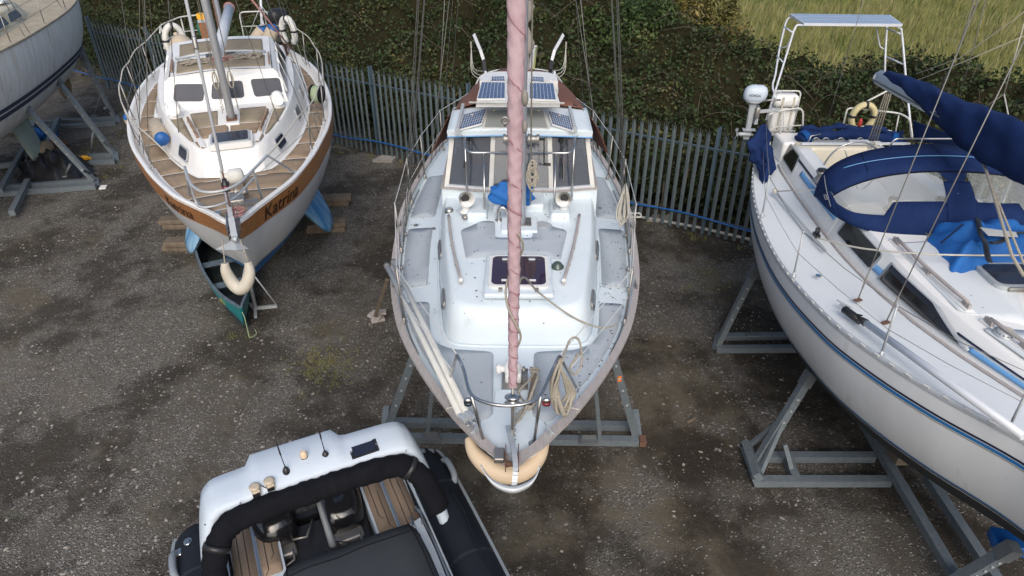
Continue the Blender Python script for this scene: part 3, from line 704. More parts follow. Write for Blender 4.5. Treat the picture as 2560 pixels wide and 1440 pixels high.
def pad_(f,root,poly,zf,name='deck_pad',m='pad_grey',r=.07,lift=.007):
    P=[V(x,y,0) for x,y in poly]; out=[]; n=len(P)
    for k in range(n):
        a,b,c=P[k-1],P[k],P[(k+1)%n]; d1=a-b; d2=c-b; rr=min(r,d1.length*.4,d2.length*.4); p=b+d1.normalized()*rr; q=b+d2.normalized()*rr
        for i in range(5):
            u=i/4; out.append(p*(1-u)**2+b*2*u*(1-u)+q*u*u)
    # edge points on the surface, inner points added so that the pad follows the camber
    bm=bmesh.new(); vs=[bm.verts.new((p.x,p.y,0)) for p in out]; fc=bm.faces.new(vs)
    xs=[p.x for p in out]; ys=[p.y for p in out]
    for ax,lo,hi in ((0,min(xs),max(xs)),(1,min(ys),max(ys))):
        g=lo+.2
        while g<hi-.02:
            bmesh.ops.bisect_plane(bm,geom=bm.verts[:]+bm.edges[:]+bm.faces[:],plane_co=(g,g,0),plane_no=(1,0,0) if ax==0 else (0,1,0)); g+=.2
    bmesh.ops.triangulate(bm,faces=bm.faces[:])
    mb=MB(f); bm.verts.index_update(); T=[mb.V((v.co.x,v.co.y,zf(v.co.x,v.co.y)+lift)) for v in bm.verts]; B=[mb.V((v.co.x,v.co.y,zf(v.co.x,v.co.y)-.006)) for v in bm.verts]
    for q in bm.faces: mb.F([T[v.index] for v in q.verts],True)
    for e in bm.edges:
        if len(e.link_faces)==1: a,b=e.verts[0].index,e.verts[1].index; mb.F([T[a],T[b],B[b],B[a]])
    bm.free(); return mb.build(name,M[m],root)
def rrect(mb,c,w,h,r,z0,z1):
    P=[]
    for cx,cy,a0 in ((1,1,0),(-1,1,90),(-1,-1,180),(1,-1,270)):
        for k in range(7): a=R(a0+15*k); P.append((c[0]+cx*(w/2-r)+math.cos(a)*r,c[1]+cy*(h/2-r)+math.sin(a)*r))
    mb.prism(P,z0,z1)
def onplane(px,py,P0,N):
    a=Vector((0,0,CAMH)); d=(WY(px,py,10)-a); N=Vector(N); t=(Vector(P0)-a).dot(N)/d.dot(N); return a+d*t
def loft_trunk(mb,foot,top,zf,zt,cx,prof=((0,0),(.22,.45),(.42,.75),(.65,.92),(.85,.985),(1,1)),camber=.03,rings=4,yc=None):
    """foot/top: half outlines [(x,y)] from bow centre aft; zf(x,y), zt(x,y)"""
    n=len(foot); rows=[]
    F2=[(-x,y) for x,y in foot[::-1]]+[(x,y) for x,y in foot[1:]]
    T2=[(-x,y) for x,y in top[::-1]]+[(x,y) for x,y in top[1:]]
    for a,g in prof:
        row=[]
        for (fx,fy),(tx,ty) in zip(F2,T2):
            x=lerp(fx,tx,a); y=lerp(fy,ty,a); z0=zf(fx,fy); z1=zt(tx,ty); row.append(V(cx+x,y,lerp(z0,z1,g)))
        rows.append(row)
    yb=T2[0][1]; bmax=max(abs(x) for x,y in T2)
    for k in range(1,rings+1):
        q=1-k/rings; row=[]
        for tx,ty in T2: 
            y=lerp(yb,ty,q) ; x=tx*lerp(.0,1,q) 
            row.append(V(cx+x,y if q>0 else yb,zt(x,y)+camber*(1-(x/bmax)**2)-(0)))
        rows.append(row)
    mb.grid(rows,True)
def porthole(root,c,n,w,h,up=(0,0,1),glass='glass_dark',frame='steel_dull',name='window',t=.012,rnd=.5,fr=.018):
    """flat window on a surface at c with outward normal n"""
    n=Vector(n).normalized(); up=Vector(up); x=up.cross(n).normalized(); y=n.cross(x)
    def outline(w,h,d):
        r=min(w,h)*rnd; pts=[]
        for cx_,cy_,a0 in ((1,1,0),(-1,1,90),(-1,-1,180),(1,-1,270)):
            for k in range(6):
                a=R(a0+18*k); pts.append(Vector(c)+x*(cx_*(w/2-r)+math.cos(a)*r)+y*(cy_*(h/2-r)+math.sin(a)*r)+n*d)
        return pts
    mb=MB(); mb.plate(outline(w+fr*2,h+fr*2,t*.6),t*1.2); f=mb.build(name,M[frame],root)
    mb=MB(); mb.plate(outline(w,h,t*.6+.003),.004); mb.build('pane',M[glass],f); return f
def quad_window(root,pts,glass='glass_dark',frame='galv_light',name='window',fr=.03,t=.012,rnd=.06):
    """window from corner points (outward normal by order), frame proud of the wall, pane proud of the frame"""
    pts=[Vector(p) for p in pts]; c=sum(pts,Vector())/len(pts); N=Vector()
    for k in range(len(pts)): N+=(pts[k]-c).cross(pts[(k+1)%len(pts)]-c)
    N.normalize()
    def rounded(P,r):
        out=[]; n=len(P)
        for k in range(n):
            a,b,d=P[k-1],P[k],P[(k+1)%n]; d1=(a-b); d2=(d-b); rr=min(r,d1.length*.4,d2.length*.4); p=b+d1.normalized()*rr; q=b+d2.normalized()*rr
            for i in range(5):
                u=i/4; out.append(p*(1-u)**2+b*2*u*(1-u)+q*u*u)
        return out
    big=[p+(p-c).normalized()*fr for p in pts]
    mb=MB(); mb.plate([p+N*t for p in rounded(big,rnd+fr)],t+.01); f=mb.build(name,M[frame],root)
    mb=MB(); mb.plate([p+N*(t+.004) for p in rounded(pts,rnd)],.004); mb.build('pane',M[glass],f); return f
def solar(root,pts,name='solar_panel',cells=(8,4),frame='paint_white',cell='solar_cell',t=.02,fr=.012,top=None,label=None,cat=None,lines=True):
    """pts: 4 corners a,b,c,d (a->b along first count)"""
    a,b,c,d=[Vector(p) for p in pts]; N=(b-a).cross(d-a).normalized()
    if N.z<0: N=-N
    mb=MB(); mb.plate([a,b,c,d],t) if (b-a).cross(d-a).z>0 else mb.plate([d,c,b,a],t)
    P=mb.build(name,M[frame],root,label,cat)
    def q(u,v): return a+(b-a)*u*(1-v)+(c-d)*u*v+(d-a)*v
    W_=(b-a).length; H_=(d-a).length; fu=fr/W_; fv=fr/H_
    mb=MB(); e=N*.003; pl=[q(fu,fv)+e,q(1-fu,fv)+e,q(1-fu,1-fv)+e,q(fu,1-fv)+e]; mb.plate(pl if (pl[1]-pl[0]).cross(pl[3]-pl[0]).z>0 else pl[::-1],.004)
    C=mb.build('cells',M[cell],P)
    if lines:
        mb=MB(); e=N*.005
        for k in range(1,cells[0]): u=fu+(1-2*fu)*k/cells[0]; mb.bar(q(u,fv)+e,q(u,1-fv)+e,.0055,.002,N)
        for k in range(1,cells[1]): v=fv+(1-2*fv)*k/cells[1]; mb.bar(q(fu,v)+e*1.3,q(1-fu,v)+e*1.3,.0045,.002,N)
        mb.build('cell_lines',M['solar_line'],C)
    return P
def lines_between(root,pts,r,m,name='lifeline'):
    mb=MB(); mb.tube(pts,r,5); return mb.build(name,M[m],root)
def wire(root,a,b,r=.004,m='wire',name='shroud',scr=True):
    a=Vector(a); b=Vector(b); mb=MB(); mb.tube([a,b],r,5)
    if scr:
        d=(b-a).normalized(); mb.tube([a,a+d*.12,a+d*.13,a+d*.30,a+d*.31,a+d*.4],[.008,.008,.011,.011,.007,.006],6)
    return mb.build(name,M[m],root)

# ================================================================ the pale blue motor sailer
CB=Hull((0.0,3.70),R(.6),[ # y, half beam, sheer, bottom, fullness
 (0,.06,2.97,2.2,1.4),(.07,.10,2.965,2.0,1.6),(.18,.225,2.955,1.8,1.8),(.36,.36,2.94,1.6,2.0),(.56,.50,2.92,1.5,2.0),(1.03,.77,2.88,1.3,2.0),(1.5,1.0,2.84,1.2,1.9),
 (1.95,1.18,2.80,1.1,2.1),(2.4,1.31,2.76,1.05,1.8),(3.0,1.44,2.72,1.0,1.5),(3.6,1.52,2.69,.98,1.15),(4.3,1.58,2.67,.95,1.05),(5.0,1.62,2.66,.95,.95),(6.0,1.55,2.66,.98,.9),(7.0,1.41,2.68,1.05,.9),(7.9,1.18,2.72,1.2,.9),(8.5,.92,2.77,1.4,.9),(8.9,.66,2.80,1.6,.9)],rake=.75,flare=1.0)
def centre_boat():
    H=CB; f=H.f; C0=f(V(0,4.3,0))
    root=thing('sailing_yacht',C0,'pale blue yacht with grey deck pads and a furled pink sail in the middle','yacht')
    wl=lambda y:1.62+.02*(y/5)
    hull_mesh(H,'hull',M['hull_white'],root,lambda y:H.zs(y)-.02,lambda y:max(wl(y),H.zc(y)+.02))
    hull_mesh(H,'antifouling',M['antifoul_black'],root,lambda y:max(wl(y),H.zc(y)+.02),lambda y:H.zc(y),60,8)
    keel_mesh(H,'keel',M['antifoul_black'],root,2.6,7.6,.28,1.2,.35,1.2)
    deck_mesh(H,'deck',M['gelcoat_pale_blue'],root,.085,.05,.05)
    # bulwark inner face
    mb=MB(f)
    for sd in (-1,1):
        mb.grid([[V(sd*(H.b(y)-.055-.03*q),y,H.zs(y)-.01-.085*q) for q in (0,.5,1)] for y in [.15+8.7*k/60 for k in range(61)]],True)
    mb.build('bulwark',M['gelcoat_pale_blue'],root)
    capw=lambda y:.06+.05*math.exp(-y/.9)
    cap=cap_rail(H,'cap_rail',M['teak_grey'],root,capw,.035,.012,90)
    D=lambda x,y:H.zs(y)-.085+.05*(1-min((x/max(H.b(y)-.05,.05))**2,1))
    # ------ non slip pads
    pad=lambda poly,zf,name='deck_pad',m='pad_grey',r=.07,lift=.007: pad_(f,root,poly,zf,name,m,r,lift)
    for sd in (-1,1):
        e=lambda y,g=.13:H.b(y)-g
        pad([(sd*x,y) for x,y in [(.17,.62),(.30,.55),(.42,.72),(e(.95,.18),.95),(e(1.3,.16),1.3),(e(1.7,.15),1.7),(e(2.1,.14),2.1),(e(2.65),2.65),(.955,2.65),(.91,2.25),(.86,1.95),(.76,1.77),(.6,1.67),(.20,1.61)]],D)
        pad([(sd*x,y) for x,y in [(e(3.0),3.0),(e(3.4),3.4),(e(4.0),4.0),(e(4.55),4.55),(1.13,4.57),(1.11,4.1),(1.07,3.6),(1.02,3.0)]],D)
        pad([(sd*x,y) for x,y in [(e(4.88),4.88),(e(5.4),5.4),(e(5.9),5.9),(e(6.3),6.3),(1.12,6.35),(1.13,5.6),(1.14,4.88)]],D)
    # ------ coachroof
    foot=[(0,5.42),(.36,5.43),(.58,5.465),(.70,5.54),(.77,5.72),(.81,5.95),(.86,6.3),(.93,6.8),(.98,7.3),(1.02,7.8),(1.05,8.3),(1.06,8.9)]
    top=[(0,5.62),(.34,5.625),(.50,5.645),(.59,5.70),(.64,5.82),(.675,6.02),(.73,6.35),(.80,6.8),(.855,7.3),(.90,7.8),(.93,8.3),(.945,8.9)]
    foot=[(x*1.0,y-3.70) for x,y in foot]; top=[(x,y-3.70) for x,y in top]
    ZT=lambda x,y:3.16+.022*(y-2)
    mb=MB(f); loft_trunk(mb,foot,top,lambda x,y:D(x,y)-.03,ZT,.04,camber=.03,rings=5)
    tr=mb.build('coachroof',M['gelcoat_pale_blue'],root)
    TZ=lambda x,y:ZT(x,y)+.03*(1-min(((x-.04)/.92)**2,1))
    # moulded skirt round the coachroof foot
    mb=MB(f); F2=[(-x,y) for x,y in foot[::-1]]+[(x,y) for x,y in foot[1:]]
    mb.tube([V(.04+x*1.012,y-.012,D(x,y)+.0) for x,y in F2],.018,6); mb.build('coachroof_skirt',M['gelcoat_pale_blue'],root)
    # top pad with the notch for the mast step
    zc=lambda px,py:(lambda p:(p.x,p.y))(H.inv(W(px,py,3.24)))
    cp=[(1151,570),(1194,554),(1206,549),(1237,551),(1238,590),(1331,592),(1333,551),(1377,555),(1381,563),(1418,572),(1402,643),(1290,632),(1165,639)]
    pad([zc(*q) for q in cp],TZ,r=.05)
    # hatch
    hc=H.inv(W(1282,682,3.25)); hb=V(.045,hc.y,0)
    mb=MB(f); mb.box((hb.x,hb.y-.02,TZ(0,hb.y)+.02),(.70,.78,.06),bev=.02); h=mb.build('hatch',M['gelcoat_pale_blue'],root)
    mb=MB(f); rrect(mb,(hb.x,hb.y),.62,.62,.08,TZ(0,hb.y)+.045,TZ(0,hb.y)+.085); mb.build('frame',M['paint_white'],h)
    mb=MB(f); rrect(mb,(hb.x,hb.y),.555,.555,.06,TZ(0,hb.y)+.07,TZ(0,hb.y)+.09); mb.build('pane',M['glass_tint'],h)
    for x in (-.14,.14):
        mb=MB(f); mb.box((hb.x+x,hb.y+.2,TZ(0,hb.y)+.1),(.075,.04,.02),bev=.01); mb.build('handle',M['galv_light'],h)
        mb=MB(f); mb.box((hb.x+x*1.3,hb.y-.33,TZ(0,hb.y)+.055),(.04,.06,.035),bev=.006); mb.build('hinge',M['steel_dull'],h)
        mb=MB(f); mb.box((hb.x+x,hb.y-.21,TZ(0,hb.y)+.095),(.07,.02,.012)); mb.build('handle',M['paint_white'],h)
    # long timber handrails on the coachroof
    for px0,py0,px1,py1 in ((1121,530,1152,700),(1449,530,1409,702)):
        a=H.inv(W(px0,py0,3.28)); b=H.inv(W(px1,py1,3.22)); pts=[]
        for k in range(13):
            p=lerp(a,b,k/12); bow=.02*math.sin(math.pi*k/12)*(1 if a.x>0 else -1); pts.append(V(p.x+bow,p.y,TZ(p.x,p.y)+.035))
        mb=MB(f); mb.tube(pts,.016,8)
        for k in (0,3,6,9,12): p=pts[k]; mb.box((p.x,p.y,p.z-.02),(.025,.06,.035))
        hr=mb.build('handrail',M['teak_grey'],root); 
        mb=MB(f); mb.ball(pts[-1],.026,8); mb.build('end_cap',M['paint_white'],hr)
    # portlights in the coachroof sides
    for sd in (-1,1):
        for yy,w in ((6.05,.30),(7.15,.36)):
            y=yy-3.7; k=min(range(len(foot)),key=lambda i:abs(foot[i][1]-y)); fx=np.interp(y,[q[1] for q in foot],[q[0] for q in foot]); tx=np.interp(y,[q[1] for q in top],[q[0] for q in top])
            c=V(.04+sd*lerp(fx,tx,.23),y,lerp(D(fx,y),ZT(0,y),.47)); tl=V(sd*.09 if False else 0,1,0)
            n=f(V(sd*1,-.14,.55))-f(V(0,0,0)); n=f(V(sd*1,-.14,.30))-f(V(0,0,0)); porthole(root,f(c)+n.normalized()*.014,n,w,.10,name='porthole',fr=.012)
    # plinths ahead of the wheelhouse, vents, filler caps
    def lbox(name,c,s,m='gelcoat_pale_blue',bev=.03,par=root): mb=MB(f); mb.box(c,s,bev=bev); return mb.build(name,M[m],par)
    lbox('plinth',(.04,4.02,TZ(0,3.9)+.02),(.62,.42,.16)); 
    for sd in (-1,1): lbox('plinth',(.04+sd*.50,3.83,TZ(.5,3.8)+.02),(.24,.46,.14))
    lbox('mast_step_pad',(.05,3.47,TZ(0,3.47)+.004),(.42,.36,.05),bev=.012)
    mb=MB(f); mb.box((.05,3.50,TZ(0,3.5)+.036),(.28,.2,.012)); mb.build('mast_step_plate',M['steel_dull'],root)
    def cowl(px,py,dx):
        c=H.inv(W(px,py+22,3.33)); c=V(c.x,c.y,TZ(c.x,c.y)+.06); mb=MB(f)
        mb.lathe(c,[(.075,-.02),(.075,.01),(.05,.02),(.05,.10),(.06,.14)],14)
        # bell mouth facing forward and outward
        d=V(dx,-1,.25).normalized(); o=c+V(0,0,.17); mb.lathe(o-d*.06,[(.02,-.05),(.05,-.03),(.068,.0),(.075,.06),(.088,.12),(.098,.14)],16,axis=d,cap=False)
        v=mb.build('cowl_vent',M['paint_white'],root)
        mb=MB(f); mb.lathe(o+d*.0,[(.05,0),(.048,.01)],16,axis=d); mb.build('throat',M['black_plastic'],v)
        mb=MB(f); mb.lathe(c+V(0,-.12,-.03),[(.04,0),(.04,.02),(.025,.035)],12); mb.build('vent_cap',M['steel_dull'],root)
    cowl(1164,495,.35); cowl(1410,495,-.2)
    c=H.inv(W(1122,511,3.3)); mb=MB(f); mb.lathe((c.x,c.y,TZ(c.x,c.y)-.02),[(.055,0),(.055,.03),(.05,.055),(.044,.06)],16); mb.build('filler_cap',M['steel'],root)
    c=H.inv(W(1394,657,3.25)); mb=MB(f); mb.lathe((c.x,c.y,TZ(c.x,c.y)),[(.07,0),(.07,.012),(.055,.02),(.05,.04),(.03,.06),(.008,.066)],16); mb.build('deck_light_dome',M['green_dome'],root)
    c=H.inv(W(1247,548,3.24)); z=TZ(c.x,c.y); mb=MB(f); mb.tube(crom([V(c.x,c.y,z),V(c.x,c.y,z+.12),V(c.x+.04,c.y,z+.17),V(c.x+.09,c.y,z+.14),V(c.x+.1,c.y,z+.09)],5),.026,10); mb.lathe((c.x,c.y,z),[(.045,0),(.045,.012),(.03,.015)],12); mb.build('swan_neck_vent',M['steel'],root)
    c=H.inv(W(1356,560,3.24)); mb=MB(f); mb.lathe((c.x,c.y,TZ(c.x,c.y)+.004),[(.085,0),(.085,.012)],20); mb.build('deck_plate',M['galv_light'],root)
    for px,py in ((1039,549),(1500,508),(1083,560)):
        c=H.inv(W(px,py,2.68)); mb=MB(f); mb.lathe((c.x,c.y,D(c.x,c.y)),[(.035,0),(.035,.008)],14); mb.build('filler_cap',M['steel_dull'],root)
    # ------ wheelhouse
    cx=.05
    def P(x,Y,z): return V(cx+x,Y-3.70,z)
    body=[(-.99,7.98),(-.5,7.88),(.5,7.88),(.99,7.98),(1.0,9.1),(1.0,10.7),(-1.0,10.7),(-1.0,9.1)]
    mb=MB(f); mb.prism([(cx+x,y-3.7) for x,y in body],2.7,3.33); mb.build('wheelhouse_base',M['gelcoat_pale_blue'],root)
    ledge=[(-1.0,7.96),(-.5,7.86),(.5,7.86),(1.0,7.96),(1.01,9.05),(-1.01,9.05)]
    mb=MB(f); mb.prism([(cx+x,y-3.7) for x,y in ledge],3.332,3.35); mb.build('windscreen_ledge',M['teak_grey'],root)
    # cabin inside: sole, seats, wheel
    mb=MB(f); mb.box((cx,5.0,3.352+.002),(1.8,1.2,.004)); mb.build('dark_cabin_floor',M['galv_dark'],root)  # dark floor sheet, added so the lower glass looks dim inside
    mb=MB(f); mb.box((cx-.45,5.2,3.45),(.5,.5,.2),bev=.05); mb.box((cx-.45,5.42,3.6),(.5,.1,.4),bev=.04); mb.build('seat',M['strake_wood'],root)
    mb=MB(f); mb.box((cx+.45,5.2,3.45),(.5,.5,.2),bev=.05); mb.box((cx+.45,5.42,3.6),(.5,.1,.4),bev=.04); mb.build('seat',M['strake_wood'],root)
    mb=MB(f); mb.box((cx,5.62,3.70),(1.66,.04,.66)); mb.build('dark_backing',M['canvas_black'],root)  # black board added to stop light from behind brightening the middle panes
    mb=MB(f); mb.box((cx+.45,5.57,3.60),(.6,.03,.42)); mb.build('door',M['ply'],root)
    b_=[(-.93,8.0),(-.36,7.90),(.40,7.90),(.93,8.0)]; t_=[(-.84,8.24),(-.33,8.16),(.37,8.16),(.84,8.24)]; zb,zt=3.35,3.97
    for k in range(3):
        a=P(*b_[k],zb); b=P(*b_[k+1],zb); c=P(*t_[k+1],zt); d=P(*t_[k],zt)
        mb=MB(f); mb.plate([a,b,c,d],.008); w=mb.build('windscreen',M['glass_clear'],root)
        mb=MB(f); mb.bar(a,b,.04,.05); mb.bar(d,c,.03,.04); build_each(mb,'frame',M['alu'],w)
    for k in range(4): mb=MB(f); mb.bar(P(*b_[k],zb-.01),P(*t_[k],zt),.055,.05,(0,1,0)); mb.build('window_post',M['pvc_white'],root)
    for sd in (-1,1):
        a=P(sd*.93,8.0,zb); b=P(sd*.96,9.05,zb); c=P(sd*.86,9.0,zt+.06); d=P(sd*.84,8.24,zt)
        mb=MB(f); mb.plate([a,b,c,d] if sd>0 else [d,c,b,a],.008); w=mb.build('side_window',M['glass_clear'],root)
        mb=MB(f); mb.bar(b,c,.06,.05,(0,1,0)); mb.bar(a,b,.04,.05); build_each(mb,'frame',M['pvc_white'],w)
    # roof, gently cambered, with a fascia
    rows=[]
    for k in range(9):
        Y=lerp(8.10,8.80,k/8); hw=lerp(.90,.88,k/8)
        rows.append([P(hw*q,Y-(.07*(1-q*q) if k==0 else .07*(1-q*q)*(1-k/8)),lerp(4.03,4.10,k/8)+.05*(1-q*q)) for q in [-1+i/8 for i in range(17)]])
    mb=MB(f); mb.slab([r[::-1] for r in rows],.07); rf=mb.build('wheelhouse_roof',M['gelcoat_pale_blue'],root)
    mb=MB(f); rr=rows[0]; mb.tube([p+V(0,-.006,-.068) for p in rr],.008,6); mb.build('roof_gutter',M['stripe_sky'],root)
    # roof window and two small solar panels
    wz=lambda px,py,z=4.11:H.inv(W(px,py,z))
    a,b,c,d=wz(1205,315),wz(1375,317),wz(1362,282),wz(1216,280)
    rz=lambda p:4.03+.07*(p.y+3.7-8.1)/.7+.05*(1-((p.x-cx)/.9)**2)
    for p in (a,b,c,d): p.z=rz(p)+.02
    mb=MB(f); mb.plate([a,b,c,d],.03); rw=mb.build('roof_window',M['pvc_white'],root)
    c0=(a+b+c+d)/4; ins=[c0+(p-c0)*.93+V(0,0,.004) for p in (a,b,c,d)]; mb=MB(f); mb.plate(ins,.003); mb.build('pane',M['acrylic_grey'],rw)
    for q,l in (((1146,317,1205,308,1218,279,1158,288),'small'),((1380,310,1434,321,1424,293,1369,284),'small')):
        ps=[wz(q[2*i],q[2*i+1],4.12) for i in range(4)]
        for p in ps: p.z=rz(p)+.045
        solar(root,[f(p) for p in ps],cells=(9,6))
    for s,pp in ((-1,((1143,318),(1158,262))),(1,((1437,316),(1424,268)))):
        a=wz(*pp[0],4.12); b=wz(*pp[1],4.2); a.z=rz(a)+.05; b.z=rz(b)+.10
        mb=MB(f); mb.bar(a,b,.035,.045); mb.box(a-V(0,0,.02),(.06,.06,.05)); mb.build('grab_rail',M['galv_light'],root)
    # cloth cockpit cover in brown, over hoops
    rows=[]
    for k in range(11):
        Y=lerp(8.72,10.7,k/10); zt_=4.12-.10*(k/10)**2; hw=lerp(.84,.50,(k/10)**1.1); row=[]
        for i in range(25):
            q=-1+i/12; a=abs(q)
            if a<.62: x=hw*(q/.62); z=zt_+.10*(1-(q/.62)**2)
            else: u=(a-.62)/.38; x=math.copysign(hw+(.36)*u*(1-k/16),q); z=zt_-(.62*u**1.3)
            z+=.012*math.sin(x*19+k*1.3)+.008*math.sin(k*4+x*7)
            row.append(P(x,Y,z))
        rows.append(row)
    mb=MB(f); mb.slab([r[::-1] for r in rows],.006); cv=mb.build('cockpit_cover',M['canvas_brown'],root)
    for px,py in ((1180,267),(1235,262),(1347,264),(1400,271)):
        c=wz(px,py,4.3); mb=MB(f); mb.lathe((c.x,c.y,4.12+.1*(1-((c.x-cx)/.9)**2)+.02),[(.014,0),(.014,.008),(.006,.012)],8); mb.build('press_stud',M['fender_cream'],cv)
    # aft white panel frame with two large solar panels
    A=[W(1190,258,4.36),W(1400,258,4.36),W(1384,207,4.40),W(1206,205,4.40)]
    mb=MB(); mb.plate(A,.05); fr=mb.build('solar_deck',M['paint_white'],root)
    mb=MB(); mb.tube([W(1172,256,4.38),W(1411,258,4.38)],.012,6); mb.build('cross_tube',M['pvc_white'],fr)
    solar(fr,[W(1192,247,4.39),W(1264,246,4.39),W(1264,206,4.42),W(1203,205,4.42)],cells=(7,1)); solar(fr,[W(1322,247,4.39),W(1392,250,4.39),W(1385,208,4.42),W(1322,207,4.42)],cells=(7,1))
    # rounded aft roof
    pl=[]
    for t in range(13): a=math.pi*t/12; pl.append((math.cos(a),math.sin(a)))
    c=W(1297,206,4.36); ex=W(1395,206,4.36).x-c.x; ey=W(1297,182,4.36).y-c.y
    mb=MB(); mb.prism([(c.x+ex*math.copysign(abs(u)**.45,u),c.y+ey*v**.6) for u,v in pl],4.26,4.38); ar=mb.build('aft_roof',M['paint_white'],root)
    solar(ar,[W(1226,204,4.40),W(1264,203,4.40),W(1262,190,4.42),W(1228,191,4.42)],cells=(8,2)); solar(ar,[W(1324,203,4.40),W(1362,206,4.40),W(1360,192,4.42),W(1326,191,4.42)],cells=(8,2))
    for x in (-.5,.5):
        for Y in (9.2,10.0): mb=MB(f); mb.tube([P(x,Y,2.75),P(x,Y,4.25)],.018,6); mb.build('roof_pole',M['alu'],root)
    # cockpit well under the covers
    mb=MB(f); mb.box((cx,7.1,2.95),(1.7,.06,.6)); mb.box((cx-.8,7.9,2.85),(.06,1.5,.4)); mb.box((cx+.8,7.9,2.85),(.06,1.5,.4)); mb.build('cockpit_coaming',M['gelcoat_pale_blue'],root)
    # wipers
    for px,py,px2,py2 in ((1165,345,1160,420),(1405,350,1406,445)):
        a=WY(px,py,8.12); b=WY(px2,py2,7.88); mb=MB(); mb.tube([a,b],.008,6); mb.bar(lerp(a,b,.45)+V(.02,-.01,0),b+V(.015,-.01,-.03),.012,.014); mb.lathe(a,[(.03,0),(.03,.03)],10,axis=(0,-1,0)); mb.build('wiper',M['black_plastic'],root)
    # ------ hoop rails each side of the mast
    zt_=3.9
    for sd,px in ((-1,1186),(1,1382)):
        a=H.inv(W(px,455,zt_)); 
        mb=MB(f); fx=cx+sd*.50; 
        top_=[V(cx+sd*.10,4.05,zt_),V(cx+sd*.62,4.05,zt_),V(cx+sd*.67,4.2,zt_+.06),V(cx+sd*.67,4.28,zt_+.1)]
        mb.tube(fillet(top_,.08),.014,8); mb.tube([V(cx+sd*.43,4.05,zt_),V(cx+sd*.42,3.66,TZ(.4,3.66))],.013,8); mb.tube([V(cx+sd*.67,4.28,zt_+.1),V(cx+sd*.66,4.15,TZ(.6,4.1))],.013,8)
        mb.lathe((cx+sd*.42,3.66,TZ(.4,3.66)),[(.04,0),(.04,.01),(.02,.02)],10); mb.tube([V(cx+sd*.13,4.05,zt_),V(cx+sd*.13,4.05,TZ(0,4.05)+.1)],.012,6)
        mb.build('mast_rail',M['steel'],root)
        wire(root,f(V(cx+sd*.66,4.28,zt_+.08)),f(V(cx+sd*.85,4.6,4.04)),.004,'wire','guard_wire',False)
    # ------ mast, winches, halyards
    mb=MB(f); mx=.065; prof=[(.06*math.cos(a),.09*math.sin(a)) for a in [2*math.pi*k/16 for k in range(16)]]
    mb.prism([(mx+u,3.50+v) for u,v in prof],3.22,13.6,True); ms=mb.build('mast',M['alu'],root)
    for sd in (-1,1):
        mb=MB(f); mb.lathe(V(mx+sd*.07,3.5,4.28),[(.06,0),(.06,.02),(.045,.04),(.04,.08),(.055,.11),(.055,.13)],14,axis=(sd,0,0)); mb.build('winch',M['steel_dull'],ms)
    mb=MB(f); q=V(mx+.23,3.45,4.3); mb.box(q,(.06,.03,.02)); mb.tube([q+V(.02,0,0),q+V(.025,-.02,-.28)],.007,6); mb.tube([q+V(.02,-.02,-.28),q+V(.1,-.03,-.285)],.018,8); mb.build('winch_handle',M['black_plastic'],ms)
    for k in range(4): 
        pts=coil((mx+(-.12 if k==0 else .125),3.42,3.98-.05*k),.03+.008*k,.045,3,.008,.3,k); pts=[V(p[0],3.42+(p[1]-3.42)*.4,p[2]+ (p[1]-3.42)*2.4) for p in pts]
        mb=MB(f); mb.tube(pts,.009,5); mb.build('halyard_coil',M['rope'],ms)
    for dx,dy in ((-.10,-.02),(.11,-.05),(.12,.05)): wire(ms,f(V(mx+dx,3.5+dy,3.5)),f(V(mx+dx*.4,3.5+dy,13.4)),.005,'rope','halyard',False)
    # boom stub angled aft, mizzen mast and bundled sail behind
    a=WY(1318,238,9.9); b=WY(1336,122,12.0); mb=MB(); mb.tube([a,lerp(a,b,.97),b],[.052,.052,.045],12); mb.lathe(b,[(.055,0),(.05,.05)],12); bo=mb.build('mizzen_boom',M['pvc_white'],root)
    mb=MB(); mb.tube([a+V(.05,0,.02),b+V(.03,0,.03)],.02,6); mb.build('boom_strap',M['rope_yellow'],bo)
    mb=MB(); rows=[]; a=WY(1310,0,11.0); b=WY(1312,300,10.2)
    for k in range(21):
        c=lerp(a,b,k/20); r=.11+.05*math.sin(k*1.1)+.02*math.sin(k*2.7); rows.append([c+V(math.cos(t)*r,math.sin(t)*r*.7,0) for t in [2*math.pi*i/12 for i in range(13)]])
    mb.grid(rows); mb.build('bundled_mizzen_sail',M['sail_grey'],root)
    # ------ furled headsail on its stay
    S0=f(V(0.0,.28,3.04)); S1=f(V(mx,3.42,13.3))
    sp=lambda z:lerp(S0,S1,(z-S0.z)/(S1.z-S0.z))
    mb=MB(); mb.tube([S0+V(0,0,.02),sp(3.5)],.011,6); mb.build('forestay',M['steel_dull'],root)
    zt0,zt1=3.42,9.5; nz=700; nth=36; rows=[]; ph=0; zz=zt0; dz=(zt1-zt0)/nz; mi=[]
    for k in range(nz+1):
        z=zt0+dz*k; pitch=sail_pitch(z-zt0); ph+=dz/pitch
        r=.034+.0118*(z-zt0)+.001*math.sin(z*3); r=min(r,.085); c=sp(z); row=[]
        for i in range(nth+1):
            t=2*math.pi*i/nth; w=(ph+t/(2*math.pi))%1
            q=r*(1.0+.035*(1-w)**2)+.0012*math.sin(9*t+z*31)+.0022*math.sin(z*47+3*t)+.0016*math.sin(z*83-2*t)*(1 if z<5.5 else .5)
            if w<.03: q-=0
            row.append(c+V(math.cos(t)*q,math.sin(t)*q,0))
        rows.append(row)
    I=mb2=MB(); mb2.grid(rows)
    sl_=mb2.build('furled_headsail',M['sail_pink'],root)
    # darker spiral strip along the overlap of the wraps
    mb=MB(); ph=0; 
    for i in range(0):pass
    prev=None; rows=[]
    th=0; z=zt0+.02; k=0; ph2=0
